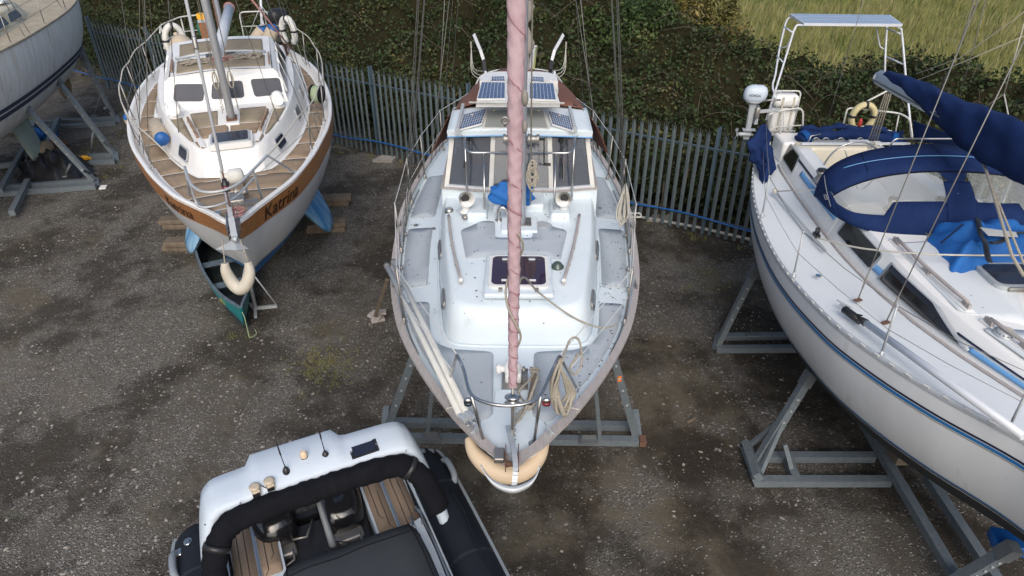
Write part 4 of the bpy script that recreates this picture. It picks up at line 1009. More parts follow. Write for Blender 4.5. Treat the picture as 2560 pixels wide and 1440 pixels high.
    while z<zt1-.05:
        pitch=sail_pitch(z-zt0); r=min(.034+.0118*(z-zt0)+.001*math.sin(z*3),.085)*1.035+.0012
        # helix running with the lap: w==0 line
        a=-2*math.pi*ph2; c=sp(z); wd=.2*min(1,.085/pitch*1.6)
        row=[]
        for u in (0,.5,1):
            zz=z+(.009+.004*math.sin(z*23))*u*(1+(z-zt0)*.4); aa=a; cc=sp(zz); row.append(cc+V(math.cos(aa)*(r+.001),math.sin(aa)*(r+.001),0))
        rows.append(row); z+=.004+.0035*(z-zt0); ph2=0
        # integrate the phase up to z
        ph2=phase_at(z,zt0)
    mb.grid(rows); o=mb.build('sail_lap_strip',M['sail_pink_fold'],sl_)
    sd_=o.modifiers.new('s','SOLIDIFY'); sd_.thickness=.003
    # brown cloth bulging out between the wraps and a clew ring
    for px,py,s in ((1312,245,.045),(1312,318,.036),(1263,308,.02)):
        zc_=4.9 if py<300 else 4.66
        c=sp(zc_); pt=WY(px,py,c.y+.02); mb=MB(); mb.ball(pt,s,10,.55,.8,1.3); mb.build('loose_sail_fold',M['sail_grey'],sl_)
    pt=WY(1262,301,sp(4.7).y-.05); mb=MB(); mb.tube([pt+V(math.cos(t)*.022,0,math.sin(t)*.022) for t in [2*math.pi*i/14 for i in range(14)]],.008,6,closed=True); mb.build('clew_ring',M['steel_dull'],sl_)
    # sheet spiralling down the sail and away to the stanchion
    pts=[]
    for k in range(60):
        q=k/59; z=4.62-1.0*q; c=sp(z); a=-1.2+q*9.2; r=.036+.0125*(z-zt0)+.016; pts.append(c+V(math.cos(a)*r,math.sin(a)*r,0))
    mb=MB(); mb.tube(pts,.009,6); q=[pts[-1],WY(1300,700,4.6),W(1345,730,3.35),W(1400,772,3.2),W(1450,802,3.0),W(1505,820,2.92),W(1540,812,3.0)]
    mb.tube(crom(q,6),.0095,6); mb.build('jib_sheet',M['rope'],root)
    # furling drum and chain plate
    c=sp(3.27); ax=(S1-S0).normalized(); mb=MB(); mb.lathe(c,[(.062,0),(.066,.012),(.04,.02),(.04,.05),(.066,.058),(.062,.07),(.02,.09)],20,axis=ax); mb.build('furling_drum',M['steel'],root)
    mb=MB(); mb.bar(S0+V(0,-.0,-.05),sp(3.26),.025,.012); mb.build('chain_plate',M['steel_dull'],root)
    # ------ pulpit
    zp=3.50; tops=[W(1143,887,zp),W(1160,925,zp),W(1178,985,zp-.02),W(1222,1008,zp-.02),W(1272,1014,zp-.02),W(1322,1007,zp-.02),W(1352,985,zp-.02),W(1378,930,zp),W(1398,890,zp)]
    mb=MB(); mb.tube(crom(tops,5),.014,8)
    for t_,ft in ((tops[2],W(1211,1102,2.93)),(tops[6],W(1334,1102,2.93))):
        ft.z=2.89; mb.tube([t_,ft],.0135,8); mb.lathe(ft,[(.045,0),(.045,.008),(.02,.015)],12)
    for t_,ft in ((tops[0],V(-.60,4.78,2.79)),(tops[8],V(.60,4.78,2.79))): mb.tube(fillet([tops[1] if ft.x<0 else tops[7],t_+V(0,0,.01),lerp(t_,ft,.3),ft],.03),.0125,8); mb.lathe(ft,[(.04,0),(.04,.008),(.02,.015)],12)
    pu=mb.build('pulpit',M['steel'],root)
    for px,gm in ((1170,'nav_green'),(1366,'nav_red')):
        c=WY(px,1003,tops[2].y+.03); mb=MB(); mb.ball(c+V(0,0,.012),.03,12,1.1,.8,.8); l=mb.build('navigation_light',M['steel'],pu)
        mb=MB(); mb.lathe(c-V(0,0,.035),[(.029,0),(.031,.03)],14,sx=1.15,sy=.85); mb.build('lens',M[gm],l)
    # ------ stanchions, lifelines, pushpit
    SY=[2.22,3.9,5.35,6.25,7.35]; topL={-1:[tops[0]],1:[tops[8]]}; mid={-1:[lerp(tops[0],V(-.6,4.78,2.79),.45)],1:[lerp(tops[8],V(.6,4.78,2.79),.45)]}
    for sd in (-1,1):
        for y in SY:
            ft=f(V(sd*(H.b(y)-.085),y,H.zs(y)-.06)); tp=ft+V(sd*.02,0,.68); stanchion(root,ft,tp); topL[sd].append(tp); mid[sd].append(lerp(ft,tp,.5))
        tq=WY(1188 if sd<0 else 1412,222,11.9); topL[sd].append(tq); mid[sd].append(tq-V(0,0,.3))
        for nm,L in (('lifeline',topL[sd]),('lifeline',mid[sd])):
            pts=[]
            for a,b in zip(L,L[1:]):
                for k in range(6): t=k/6; pts.append(lerp(a,b,t)-V(0,0,.06*(b-a).length/2*t*(1-t)*.8))
            pts.append(L[-1]); lines_between(root,pts,.0045,'wire_white',nm)
    ps=[WY(1190,255,11.2),WY(1188,222,11.9),WY(1200,193,12.2),WY(1228,179,12.45),WY(1262,173,12.55),WY(1300,171,12.6),WY(1340,173,12.55),WY(1380,181,12.4),WY(1400,200,12.1),WY(1410,222,11.8),WY(1418,255,11.1)]
    mb=MB(); mb.tube(crom(ps,5),.015,8); 
    for i in (1,3,5,7,9): mb.tube([ps[i],V(ps[i].x,ps[i].y-.02,2.75)],.013,6)
    mb.tube([p-V(0,0,.3) for p in crom(ps[1:-1],4)],.012,6); mb.build('pushpit',M['pvc_white'],root)
    # davits with tackles
    for sd,pp in ((-1,((1213,178),(1209,150),(1202,128),(1185,87))),(1,((1376,176),(1379,152),(1386,127),(1408,88)))):
        p=[WY(pp[0][0],pp[0][1],12.35)-V(0,0,.75),WY(*pp[0],12.35),WY(*pp[1],12.5),WY(*pp[2],12.7),WY(*pp[3],13.3)]
        mb=MB(); 
        for a,b in zip(p,p[1:]): mb.bar(a,b,.065,.05,(0,1,0))
        dv=mb.build('davit',M['black_plastic'],root); mb=MB()
        for a,b in zip(p[2:],p[3:]): mb.bar(a+V(0,-.045,.02),b+V(0,-.045,.02),.055,.012,(0,1,0))
        mb.build('top_strip',M['paint_white'],dv)
        bl=p[4]+V(sd*.06,.0,-.12); mb=MB(); mb.bar(bl,bl+V(0,0,-.12),.04,.03); mb.build('pulley_block',M['rope'],dv)
        mb=MB()
        for k in range(3):
            e=p[1]+V(-sd*.05*k,0,-.1*k); mb.tube(crom([bl-V(0,0,.1),lerp(bl,e,.5)+V(sd*(.08+.04*k),0,-.22),e],6),.007,5)
        mb.build('davit_tackle',M['rope_pale'],dv)
    # shrouds and chain plates
    top_=f(V(mx,3.5,13.2)); 
    for sd in (-1,1):
        for y,t in ((4.1,0),(4.55,.3),(4.7,0),(5.0,.25)):
            a=f(V(sd*(H.b(y)-.10),y,H.zs(y)-.03)); b=top_-V(0,0,4.5*t) if t else top_; wire(root,a,b,.0055)
        a=f(V(sd*(H.b(6.9)-.1),6.9,2.7)); wire(root,a,WY(1280+sd*165,-60,10.2),.0045); a=f(V(sd*(H.b(6.6)-.1),6.6,2.7)); wire(root,a,WY(1280+sd*150,-60,11.2),.0045)
        for yy in (7.1,7.5): wire(root,f(V(sd*(H.b(yy)-.1),yy,2.7)),f(V(sd*.05,7.3,11.5)),.004)
    wire(root,f(V(0,8.7,2.9)),f(V(0,7.0,12)),.004)
    # ------ foredeck gear
    c=H.inv(W(1272,905,2.95)); zd=D(0,1.1); mb=MB(f); mb.box((.015,1.12,zd+.012),(.24,.30,.03),bev=.01); wl_=mb.build('windlass',M['steel_dull'],root)
    mb=MB(f); mb.lathe((-.03,1.16,zd+.12),[(.03,-.13),(.05,-.12),(.05,-.09),(.032,-.08),(.032,-.05),(.08,-.04),(.09,0),(.09,.06),(.07,.08)],18,axis=(1,0,0)); mb.build('drum',M['paint_white'],wl_)
    mb=MB(f); mb.box((.0,1.16,zd+.07),(.15,.2,.1),bev=.02); mb.build('housing',M['paint_white'],wl_)
    mb=MB(f); mb.lathe((.085,1.17,zd+.1),[(.035,0),(.035,.02),(.015,.025),(.015,.05)],10,axis=(1,0,0)); mb.box((.1,1.07,zd+.08),(.03,.05,.06)); mb.build('gipsy',M['steel_dull'],wl_)
    mb=MB(f); mb.box((-.01,.87,zd+.03),(.3,.2,.012),bev=.004); mb.build('deck_plate',M['gelcoat_pale_blue'],root)
    # samson post like timber bar with rope
    mb=MB(f); mb.bar((.20,1.15,zd+.10),(.13,.72,zd+.05),.035,.045); mb.build('timber_bar',M['timber'],root)
    mb=MB(f); mb.tube(crom([V(.20,1.17,zd+.13),V(.16,1.05,zd+.1),V(.08,.95,zd+.08),V(.05,.9,zd+.05),V(.1,.8,zd+.04),V(.14,.74,zd+.08),V(.05,.62,zd+.07),V(0,.5,zd+.05),V(.1,.62,zd+.1),V(.22,.86,zd+.3)],6),.012,6)
    mb.tube(coil((.195,1.14,zd+.10),.035,.03,3,.01,.2,2,n=10),.011,6); mb.tube(coil((.14,.74,zd+.05),.04,.04,3,.01,.2,5,n=10),.011,6)
    mb.build('mooring_line',M['rope'],root)
    # chain from the windlass to the bow roller
    mb=MB(f); 
    for k in range(26):
        p=lerp(V(.03,.98,zd+.06),V(.005,.05,3.03),k/25); t=k%2; mb.tube([p+V((math.cos(a)*.012) if t else 0,math.sin(a)*.022,0 if t else math.cos(a)*.012) for a in [2*math.pi*i/8 for i in range(8)]],.0045,4,closed=True)
    mb.build('anchor_chain',M['chain'],root)
    # bow roller cheeks
    mb=MB(f)
    for x in (-.05,.05): mb.bar((x,.16,2.985),(x,-.06,2.985),.008,.08)
    mb.lathe((-.05,-.02,2.99),[(.03,0),(.018,.05),(.03,.1)],12,axis=(1,0,0)); mb.build('bow_roller',M['rust'],root)
    mb=MB(f); mb.box((-.10,.06,3.0),(.08,.13,.05),bev=.01); mb.build('fairlead',M['steel_dull'],root)
    for sd in (-1,1): 
        cleat(cap,f(V(sd*.30,.36,2.955)),.15,R(90+sd*28),'galv_light')
        mb=MB(f); y=.66; b=H.b(y); mb.tube([V(sd*(b+.015),y,H.zs(y)-.02),V(sd*(b+.01),y,H.zs(y)+.018),V(sd*(b-.1),y+.03,H.zs(y)+.018),V(sd*(b-.13),y+.03,H.zs(y)-.05)],.005,6); mb.build('lashing',M['rope_pale'],cap)
        for y in (2.9,4.5,6.1): cleat(cap,f(V(sd*(H.b(y)-.03),y,H.zs(y)+.012)),.16,R(90),'steel_dull')
    # stains of old tape: small genoa track and blocks along both side decks
    for sd in (-1,1):
        mb=MB(f); mb.tube([V(sd*(H.b(y)-.10),y,H.zs(y)-.055) for y in [1.6+.3*k for k in range(15)]],.008,5); mb.build('toe_track',M['steel_dull'],root)
        for y in (2.9,3.4,4.3): mb=MB(f); mb.ball((sd*(H.b(y)-.12),y,H.zs(y)-.02),.03,8,.6,1.2,1); mb.build('block',M['steel_dull'],root)
    return root,f,D,TZ,sp,tops
def sail_pitch(h):
    return (.085+.09*h**1.6)*(1+.22*math.sin(h*7+.6)+.12*math.sin(h*17))
def phase_at(z,z0):
    n=400; s=0
    dz=(z-z0)/n
    for k in range(n):
        s+=dz/sail_pitch(dz*(k+.5))
    return s
croot,cf,cD,cTZ,csp,cpul=centre_boat()

# anchor over the bow roller: a thing of its own
def anchor():
    root=thing('anchor',cf(V(0,-.25,2.75)),'galvanised claw anchor hung over the bow of the pale blue yacht','anchor')
    mb=MB(); p=[WY(1270,1065,4.12),WY(1277,1090,3.95),WY(1285,1130,3.72),WY(1289,1170,3.56),WY(1286,1205,3.48),WY(1283,1225,3.46)]
    q=crom(p,4)
    for k,(a,b) in enumerate(zip(q,q[1:])): mb.bar(a,b,.018+.0012*k,.04,(1,0,0))
    mb.build('shank',M['galv_light'],root)
    mb=MB(); c=[WY(1203,1163,3.50),WY(1218,1190,3.46),WY(1242,1212,3.43),WY(1283,1224,3.42),WY(1322,1210,3.43),WY(1340,1190,3.46),WY(1350,1166,3.50)]
    c=crom(c,5); n=len(c); rows=[]
    for k,p in enumerate(c):
        w=.012+.036*math.sin(math.pi*k/(n-1))**1.1
        rows.append([p+V(0,-.3*w,-.6*w),p+V(0,-.012,0),p+V(0,.4*w,.35*w)])
    mb.slab(rows,.012); mb.build('fluke',M['galv_light'],root)
anchor()
# cream bow fender under the cap rail
mb=MB(); pth=[W(1172,1098,2.80),W(1183,1128,2.77),W(1206,1155,2.75),W(1240,1178,2.73),W(1280,1186,2.72),W(1318,1172,2.73),W(1344,1143,2.75),W(1356,1116,2.78),W(1361,1100,2.80)]
q=crom(pth,6); n=len(q); mb.tube(q,[.028+.050*math.sin(math.pi*min(max(k/(n-1),.02),.98))**.6 for k in range(n)],16,sq=1.15)
mb.build('bow_fender',M['fender_cream'],None,'peach cream curved fender wrapped under the bow of the pale blue yacht','fender')
# two white whisker poles lashed along the left rail
for k,(a,b) in enumerate((((967,664),(1150,1038)),((984,655),(1166,1032)))):
    A=W(*a,2.92+.02*k); B=W(*b,3.03+.02*k); mb=MB(); mb.tube([A,B],.029,12); root=None
    r_=thing('spinnaker_pole',A,['outer of two white poles lashed along the left rail of the pale blue yacht','inner of two white poles lashed along the left rail of the pale blue yacht'][k],'pole','white poles on the left rail')
    mb.build('tube',M['pvc_white'],r_); d=(B-A).normalized()
    mb=MB(); mb.bar(B,B+d*.07+V(.03,0,0),.05,.05,bev=.3); mb.tube([B+d*.06+V(.02,0,-.02),B+d*.11+V(.05,0,-.02),B+d*.12+V(.02,0,-.02)],.01,6); mb.build('end_fitting',M['galv_light'],r_)
    mb=MB(); mb.lathe(A-d*.01,[(.038,0),(.038,.05)],10,axis=d); mb.build('end_cap',M['steel_dull'],r_)
# rope coil hung on the pulpit
def hung_coil(name,top,w,h,n,r,m,label,seed,cat='rope',fan=.35):
    R_=random.Random(seed); mb=MB(); top=Vector(top)
    for k in range(n):
        ww=w*R_.uniform(.35,1); hh=h*R_.uniform(.8,1.05); ox=R_.uniform(-.5,.5)*w*fan; oy=R_.uniform(-.04,.04)
        pts=[top+V(0,oy,0),top+V(ox-ww*.3,oy-.01,-hh*.35),top+V(ox-ww*.5,oy-.02,-hh*.75),top+V(ox,oy-.03,-hh),top+V(ox+ww*.5,oy-.02,-hh*.78),top+V(ox+ww*.3,oy,-hh*.35),top+V(0,oy,0)]
        mb.tube(crom(pts,5),r,6)
    for k in range(3): mb.tube([top+V(math.cos(a)*w*.16,math.sin(a)*w*.16,-h*(.12+.04*k)) for a in [2*math.pi*i/10 for i in range(10)]],r,5,closed=True)
    return mb.build(name,M[m],None,label,cat)
tp=W(1402,905,3.50); q=[]
mb=MB(); R_=random.Random(3)
ftx=W(1415,1035,2.96)
for k in range(13):
    a=W(1388+R_.uniform(-8,8),935+R_.uniform(-10,20),3.44-.02*k); bl=W(1378+k*1.6,990,3.2); bt=W(1398+R_.uniform(-14,18),1030+R_.uniform(-16,10),3.0+.012*(k%4)); br=W(1418+R_.uniform(-6,22),985,3.15)
    mb.tube(crom([W(1402,898,3.52),a,bl,bt,br,W(1404,925,3.44),W(1400,897,3.52)],6),.013,6)
mb.tube(crom([W(1405,905,3.52),W(1425,850,3.56),W(1447,850,3.58),W(1455,900,3.5),W(1440,935,3.42),W(1425,920,3.42),W(1450,880,3.5)],6),.010,6)
mb.build('rope_coil',M['rope'],None,'thick beige rope coiled and hung over the right end of the bow rail','rope')
hung_coil('rope_coil',W(1565,462,3.42)+V(0,0,0),.16,.55,9,.009,'rope_pale','pale rope hank hung on the right side guard rail of the pale blue yacht',8)
mb=MB(); mb.tube([Vector(W(1586,538,2.9))+V(math.cos(a)*.09,math.sin(a)*.07,.01*math.sin(a*3)) for a in [2*math.pi*i/9.5 for i in range(26)]],.010,5); mb.build('rope_loop',M['rope_pale'],None,'small loop of pale rope caught on the right cap rail of the pale blue yacht','rope')
# blue bag at the mast
def lump(name,c,sx,sy,sz,m,label,cat,seed,root=None,flat=.5,n=24,amp=.14,fr=3.0):
    mb=MB(); rows=[]
    for i in range(n+1):
        ph=math.pi*i/n; row=[]
        for j in range(n*2+1):
            t=2*math.pi*(j%(n*2))/(n*2); d=V(math.sin(ph)*math.cos(t),math.sin(ph)*math.sin(t),math.cos(ph))
            k=1+amp*math.sin(d.x*fr*2+seed)*math.cos(d.y*fr*1.7+seed*2)+amp*.6*math.sin(d.z*fr*3+d.x*fr*2.3+seed*3)+amp*.3*math.sin(t*7+seed)*math.sin(ph)
            z=d.z*sz*k; 
            if z<0: z*=flat
            row.append(Vector(c)+V(d.x*sx*k,d.y*sy*k,z))
        rows.append(row)
    mb.grid(rows); return mb.build(name,M[m],root,label,cat)
lump('sail_bag',W(1277,492,3.52)+V(0,.05,0),.26,.10,.16,'bag_blue','bright blue cloth bag lashed round the mast foot of the pale blue yacht','bag',3.1,flat=1)
# ================================================================ white ketch with tan decks
KB=Hull((-3.21,6.9),R(-19.5),[
 (.46,.02,3.15,1.72,1.25),(.56,.08,3.14,1.69,1.35),(.72,.165,3.12,1.64,1.45),(1.03,.30,3.08,1.54,1.5),(1.40,.51,3.05,1.43,1.5),(1.84,.76,3.02,1.32,1.45),(2.25,.93,2.99,1.24,1.35),(2.9,1.16,2.95,1.15,1.2),(3.4,1.31,2.93,1.1,1.1),(4.2,1.53,2.91,1.05,.95),
 (5,1.68,2.90,1.02,.85),(6.0,1.78,2.90,1.0,.8),(7.0,1.79,2.90,1.05,.8),(8.0,1.73,2.91,1.1,.8),(9.0,1.55,2.92,1.3,.85),(9.9,1.26,2.95,1.5,.85),(10.3,1.05,2.97,1.7,.85)],rake=1.25,rd=2.6)
def ketch():
    H=KB; f=H.f; n_=lambda x,y,z:f(V(x,y,z))-f(V(0,0,0))
    root=thing('ketch',f(V(0,5.5,0)),'white two masted yacht with brown decks and a varnished wooden top strake','yacht')
    wl=lambda y:max(1.88-.025*y,H.zc(y)+.02)
    hull_mesh(H,'hull',M['topside_white'],root,lambda y:H.zs(y)-.02,wl)
    hull_mesh(H,'antifouling',M['antifoul_blue'],root,wl,lambda y:H.zc(y),60,8)
    hull_mesh(H,'waterline_stripe',M['stripe_navy'],root,lambda y:max(1.92-.025*y,H.zc(y)+.03),lambda y:max(1.895-.025*y,H.zc(y)+.02),60,3,.005,(-1,1),False,.05)
    strake=hull_mesh(H,'wooden_strake',M['strake_wood'],root,lambda y:H.zs(y)-.005,lambda y:H.zs(y)-.37+.006*y,70,4,.016,(-1,1),False,0)
    # name painted on the strake, both bows
    def lettering(txt,sd,y0,y1,size,m,name='lettering'):
        cu=bpy.data.curves.new('t','FONT'); cu.body=txt; cu.size=1; cu.shear=.3; cu.extrude=0; cu.resolution_u=3; cu.offset=.004
        o=bpy.data.objects.new('t',cu); COL.objects.link(o); dg=bpy.context.evaluated_depsgraph_get(); me=bpy.data.meshes.new_from_object(o.evaluated_get(dg))
        COL.objects.unlink(o); bpy.data.objects.remove(o)
        vs=[v.co.copy() for v in me.vertices]; w=max(v.x for v in vs); hh=max(v.y for v in vs)
        mb=MB(f); 
        for v in vs:
            u=v.x/w; y=lerp(y0,y1,u); zr=H.zs(y)-.31+size*v.y/hh
            p=H.P(y,sd,zr,.024); mb.V(p)
        for p in me.polygons: mb.F(list(p.vertices))
        o=mb.build(name,M[m],strake); sm=o.modifiers.new('s','SOLIDIFY'); sm.thickness=.002; return o
    lettering('Katrina',1,1.04,1.96,.23,'letter_dark')
    lettering('Katrina',-1,2.35,1.50,.19,'letter_dark')
    # splayed bilge keels, white and blue antifouling
    for sd in (-1,1):
        mb=MB(f); rows=[]
        for k in range(9):
            q=k/8; x=sd*lerp(.72,1.36,q); z=lerp(1.35,.24,q); ya=lerp(4.9,5.3,q**1.3)+.9*max(0,q-.8)**1.3*2; yb=lerp(8.0,7.3,q)-.9*max(0,q-.8)*2
            t=.34*(1-.35*q); row=[]
            for i in range(25):
                a=2*math.pi*(i%24)/24; row.append(V(x+sd*math.sin(a)*t/2,(ya+yb)/2-math.cos(a)*(yb-ya)/2,z+math.sin(a)*t*.3))
            rows.append(row)
        I=mb.grid(rows); mb.F(I[-1][:-1]); mb.build('bilge_keel',M['keel_blue'],root)
    keel_mesh(H,'skeg',M['antifoul_blue'],root,8.7,9.6,.6,1.6,.12,.2)
    # deck and bulwark
    dz=.11
    deck_mesh(H,'deck',M['gelcoat_white'],root,dz,.06,.04)
    D=lambda x,y:H.zs(y)-dz+.04*(1-min((x/max(H.b(y)-.06,.05))**2,1))
    mb=MB(f)
    for sd in (-1,1): mb.grid([[V(sd*(H.b(y)-a),y,H.zs(y)+b) for a,b in ((-.012,-.03),(-.012,.012),(.0,.022),(.05,.022),(.065,.0),(.10,-dz+.03),(.14,-dz+.008),(.15,-dz+.0))] for y in [.46+9.82*(k/70)**1.1 for k in range(71)]])
    mb.build('bulwark',M['gelcoat_white'],root)
    pad=lambda poly,zf,m='deck_tan',r=.03: pad_(f,root,poly,zf,'deck_pad',m,r,.007)
    e=lambda y,g=.17:max(H.b(y)-g,.02)
    # trunk outlines
    foot=[(0,2.60),(.3,2.61),(.43,2.66),(.62,3.0),(.80,3.45),(.96,3.9),(1.09,4.4),(1.2,5.0),(1.3,5.6),(1.36,6.3),(1.38,7.2)]
    top=[(0,2.89),(.34,2.90),(.41,2.94),(.54,3.22),(.69,3.58),(.83,3.95),(.96,4.45),(1.07,5.0),(1.14,5.6),(1.19,6.3),(1.2,7.2)]
    ZT=lambda x,y:3.22+.045*(y-2.95)
    fx=lambda y:np.interp(y,[q[1] for q in foot],[q[0] for q in foot])
    for sd in (-1,1):
        ys=[(.62,1.18),(1.22,1.78),(1.82,2.52)]
        pad([(sd*x,y) for x,y in [(.01,.86),(e(.95,.16),.92),(e(1.1,.16),1.1),(e(1.3),1.30),(.01,1.30)]],D,'deck_olive')
        pad([(sd*x,y) for x,y in [(.01,1.34),(e(1.34),1.34),(e(1.6),1.6),(e(1.9),1.9),(.01,1.9)]],D)
        pad([(sd*x,y) for x,y in [(.01,1.94),(e(1.94),1.94),(e(2.2),2.2),(e(2.5),2.5),(.5,2.54),(.42,2.5),(.01,2.5)]],D)
        for a,b in ((2.54,3.1),(3.14,3.8),(3.84,4.6),(4.64,5.4),(5.44,6.2),(6.24,7.1),(7.14,8.0),(8.04,8.8)):
            yy=[lerp(a,b,k/3) for k in range(4)]
            pad([(sd*e(y),y) for y in yy]+[(sd*(fx(y)+.05),y) for y in yy[::-1]],D)
    pad([(-e(9.0),9.0),(e(9.0),9.0),(e(9.8),9.8),(-e(9.8),9.8)],D)
    mb=MB(f); loft_trunk(mb,foot,top,lambda x,y:D(x,y)-.04,ZT,0,prof=((0,0),(.8,.86),(.93,.97),(1,1)),camber=.03,rings=5)
    tr=mb.build('coachroof',M['gelcoat_white'],root); smooth_edges(tr,35)
    TZ=lambda x,y:ZT(x,y)+.03*(1-min((x/1.1)**2,1))
    tx=lambda y:np.interp(y,[q[1] for q in top],[q[0] for q in top])
    for sd in (-1,1):
        pad([(sd*x,y) for x,y in [(.37,2.96),(.43,3.02),(.50,3.22),(.43,3.22),(.37,3.1)]],TZ)
        pad([(sd*x,y) for x,y in [(.015,3.36),(.39,3.34),(.47,3.74),(.015,3.77)]],TZ)
        pad([(sd*x,y) for x,y in [(.17,3.80),(.49,3.78),(.60,4.44),(.17,4.44)]],TZ,'deck_olive')
        pad([(sd*x,y) for x,y in [(.51,3.24),(.58,3.36),(.74,3.80),(.90,4.36),(.84,4.42),(.72,4.36)]],TZ,'deck_olive')
    # hatch
    hx,hy=.02,3.1; mb=MB(f); rrect(mb,(hx,hy),.62,.52,.05,TZ(0,hy)-.03,TZ(0,hy)+.05); h=mb.build('hatch',M['gelcoat_white'],root)
    mb=MB(f); rrect(mb,(hx,hy),.56,.46,.05,TZ(0,hy)+.04,TZ(0,hy)+.075); mb.build('frame',M['galv_light'],h)
    mb=MB(f); rrect(mb,(hx,hy),.50,.40,.04,TZ(0,hy)+.07,TZ(0,hy)+.081); mb.build('pane',M['glass_dark'],h)
    # worn timber grab rails on white runners, dorade domes
    for sd in (-1,1):
        a=V(sd*.38,3.0,0); b=V(sd*.66,4.35,0); mb=MB(f)
        mb.bar(V(a.x,a.y,TZ(a.x,a.y)+.006),V(b.x,b.y,TZ(b.x,b.y)+.006),.07,.02); mb.build('rail_runner',M['gelcoat_white'],root)
        mb=MB(f); mb.bar(V(sd*.45,3.32,TZ(.45,3.32)+.06),V(sd*.61,4.12,TZ(.61,4.12)+.06),.035,.05,bev=.3)
        for q in (.05,.35,.65,.95): p=lerp(V(sd*.45,3.32,0),V(sd*.61,4.12,0),q); mb.box((p.x,p.y,TZ(p.x,p.y)+.03),(.03,.07,.05))
        mb.build('handrail',M['teak_brown'],root)
        c=V(sd*.80,4.40,TZ(.80,4.40)-.03); mb=MB(f); mb.lathe(c,[(.11,0),(.11,.06),(.095,.07),(.09,.14),(.105,.2),(.08,.26),(.03,.29)],18); mb.lathe(c+V(0,-.06,.16),[(.05,0),(.09,.08)],14,axis=(0,-1,.25)); mb.build('cowl_vent',M['gelcoat_white'],root)
    mb=MB(f); mb.box((.06,3.86,TZ(0,3.86)+.01),(.2,.3,.05),bev=.01); mb.build('mast_step',M['gelcoat_white'],root)
    # wheelhouse: raked front with three windows, sloping sides
    wb=[(-.98,4.62),(.98,4.62),(1.14,7.3),(-1.14,7.3)]; wt=[(-.86,4.86),(.86,4.86),(.92,7.2),(-.92,7.2)]; z0=lambda y:TZ(1,y)-.05; z1=lambda y:3.81+.012*(y-5)
    mb=MB(f); n=len(wb); a=[mb.V((x,y,z0(y))) for x,y in wb]; b=[mb.V((x*1.02,y-(.03 if k<2 else 0),z1(y)-.05)) for k,(x,y) in enumerate(wt)]; c=[mb.V((x*.95,y+(.04 if k<2 else 0),z1(y))) for k,(x,y) in enumerate(wt)]
    for A,B in ((a,b),(b,c)):
        for k in range(4): mb.F([A[k],A[(k+1)%4],B[(k+1)%4],B[k]])
    rows=[]
    for k in range(7): 
        y=lerp(4.90,7.2,k/6); hw=lerp(.84*.95,.92*.95,k/6); rows.append([V(hw*q,y,z1(y)+.05*(1-q*q)) for q in [-1+i/6 for i in range(13)]])
    mb.grid(rows); mb.F([mb.V((-.8*.998,4.90,z1(5))),mb.V((.8*.998,4.90,z1(5))),mb.V((0,4.90,z1(5)+.05))])
    wh=mb.build('wheelhouse',M['gelcoat_white'],root)
    P0=f(V(0,4.62,z0(4.62))); e1=n_(1,0,0); e2=f(V(0,4.86-.03,z1(5)-.05))-P0; N=e1.cross(e2); N=-N if N.y>0 else N
    for q in (((433,254),(509,254),(512,210),(436,210)),((528,249),(612,244),(606,201),(530,207)),((637,243),(708,235),(699,194),(625,198))):
        pts=[onplane(px,py,P0,N) for px,py in q]; quad_window(root,pts,'glass_dark','gelcoat_white','window',.035,.008)
    for sd in (-1,1):
        A=f(V(sd*.98,4.62,z0(4.62))); B=f(V(sd*1.14,7.3,z0(7.3))); Cc=f(V(sd*.93,7.2,z1(7))); Dd=f(V(sd*.875,4.84,z1(5)-.05))
        def q(u,v): return lerp(lerp(A,B,u),lerp(Dd,Cc,u),v)
        for u0,u1 in ((.10,.36),(.42,.66),(.72,.92)):
            pts=[q(u0,.22),q(u1,.22),q(u1,.82),q(u0+.03,.82)]; pts=pts if sd>0 else pts[::-1]
            quad_window(root,pts,'glass_dark','gelcoat_white','side_window',.03,.03)
        # portlights low in the trunk side
        for y,w,h in ((3.42,.34,.16),(4.75,.34,.17),(5.9,.34,.16)):
            p0=V(sd*fx(y),y,D(fx(y),y)); p1=V(sd*tx(y),y,ZT(0,y)); dy=.1; t0=V(sd*(fx(y+dy)-fx(y)),dy,0); nn=(p1-p0).cross(t0); nn=nn if nn.x*sd>0 else -nn
            c=lerp(p0,p1,.50); c.x*=1.0; nw=f(c+nn.normalized())-f(c); porthole(root,f(c)+nw*.012,nw,w,h,glass='glass_dark',frame='galv_light',name='portlight',rnd=.3,t=.016,fr=.025)
    # roof pad, sliding hatch, grab rails
    RZ=lambda x,y:z1(y)+.05*(1-min((x/.85)**2,1))
    pad([(-.70,5.0),(.70,5.0),(.73,5.75),(-.73,5.75)],RZ,'deck_olive'); pad([(-.70,6.05),(.72,6.05),(.74,6.95),(-.74,6.95)],RZ,'deck_olive')
    mb=MB(f); mb.tube([V(-.76,5.88,RZ(.76,5.9)+.03),V(-.4,5.9,RZ(.4,5.9)+.04),V(0,5.91,RZ(0,5.9)+.045),V(.4,5.9,RZ(.4,5.9)+.04),V(.76,5.88,RZ(.76,5.9)+.03)],.022,8); mb.build('sheet_track',M['galv_light'],root)
    mb=MB(f); mb.box((0,5.84,RZ(0,5.84)+.012),(.5,.10,.02)); mb.build('skylight',M['glass_dark'],root)
    for sd in (-1,1): mb=MB(f); mb.bar(V(sd*.78,5.1,RZ(.78,5.1)+.03),V(sd*.8,5.8,RZ(.8,5.8)+.03),.03,.04); mb.build('handrail',M['teak_brown'],root)
    # cockpit: coaming and tan cockpit sole seen behind the roof
    mb=MB(f); mb.box((0,7.9,3.15),(2.3,.9,.5),bev=.05); mb.build('aft_cabin',M['gelcoat_white'],root)
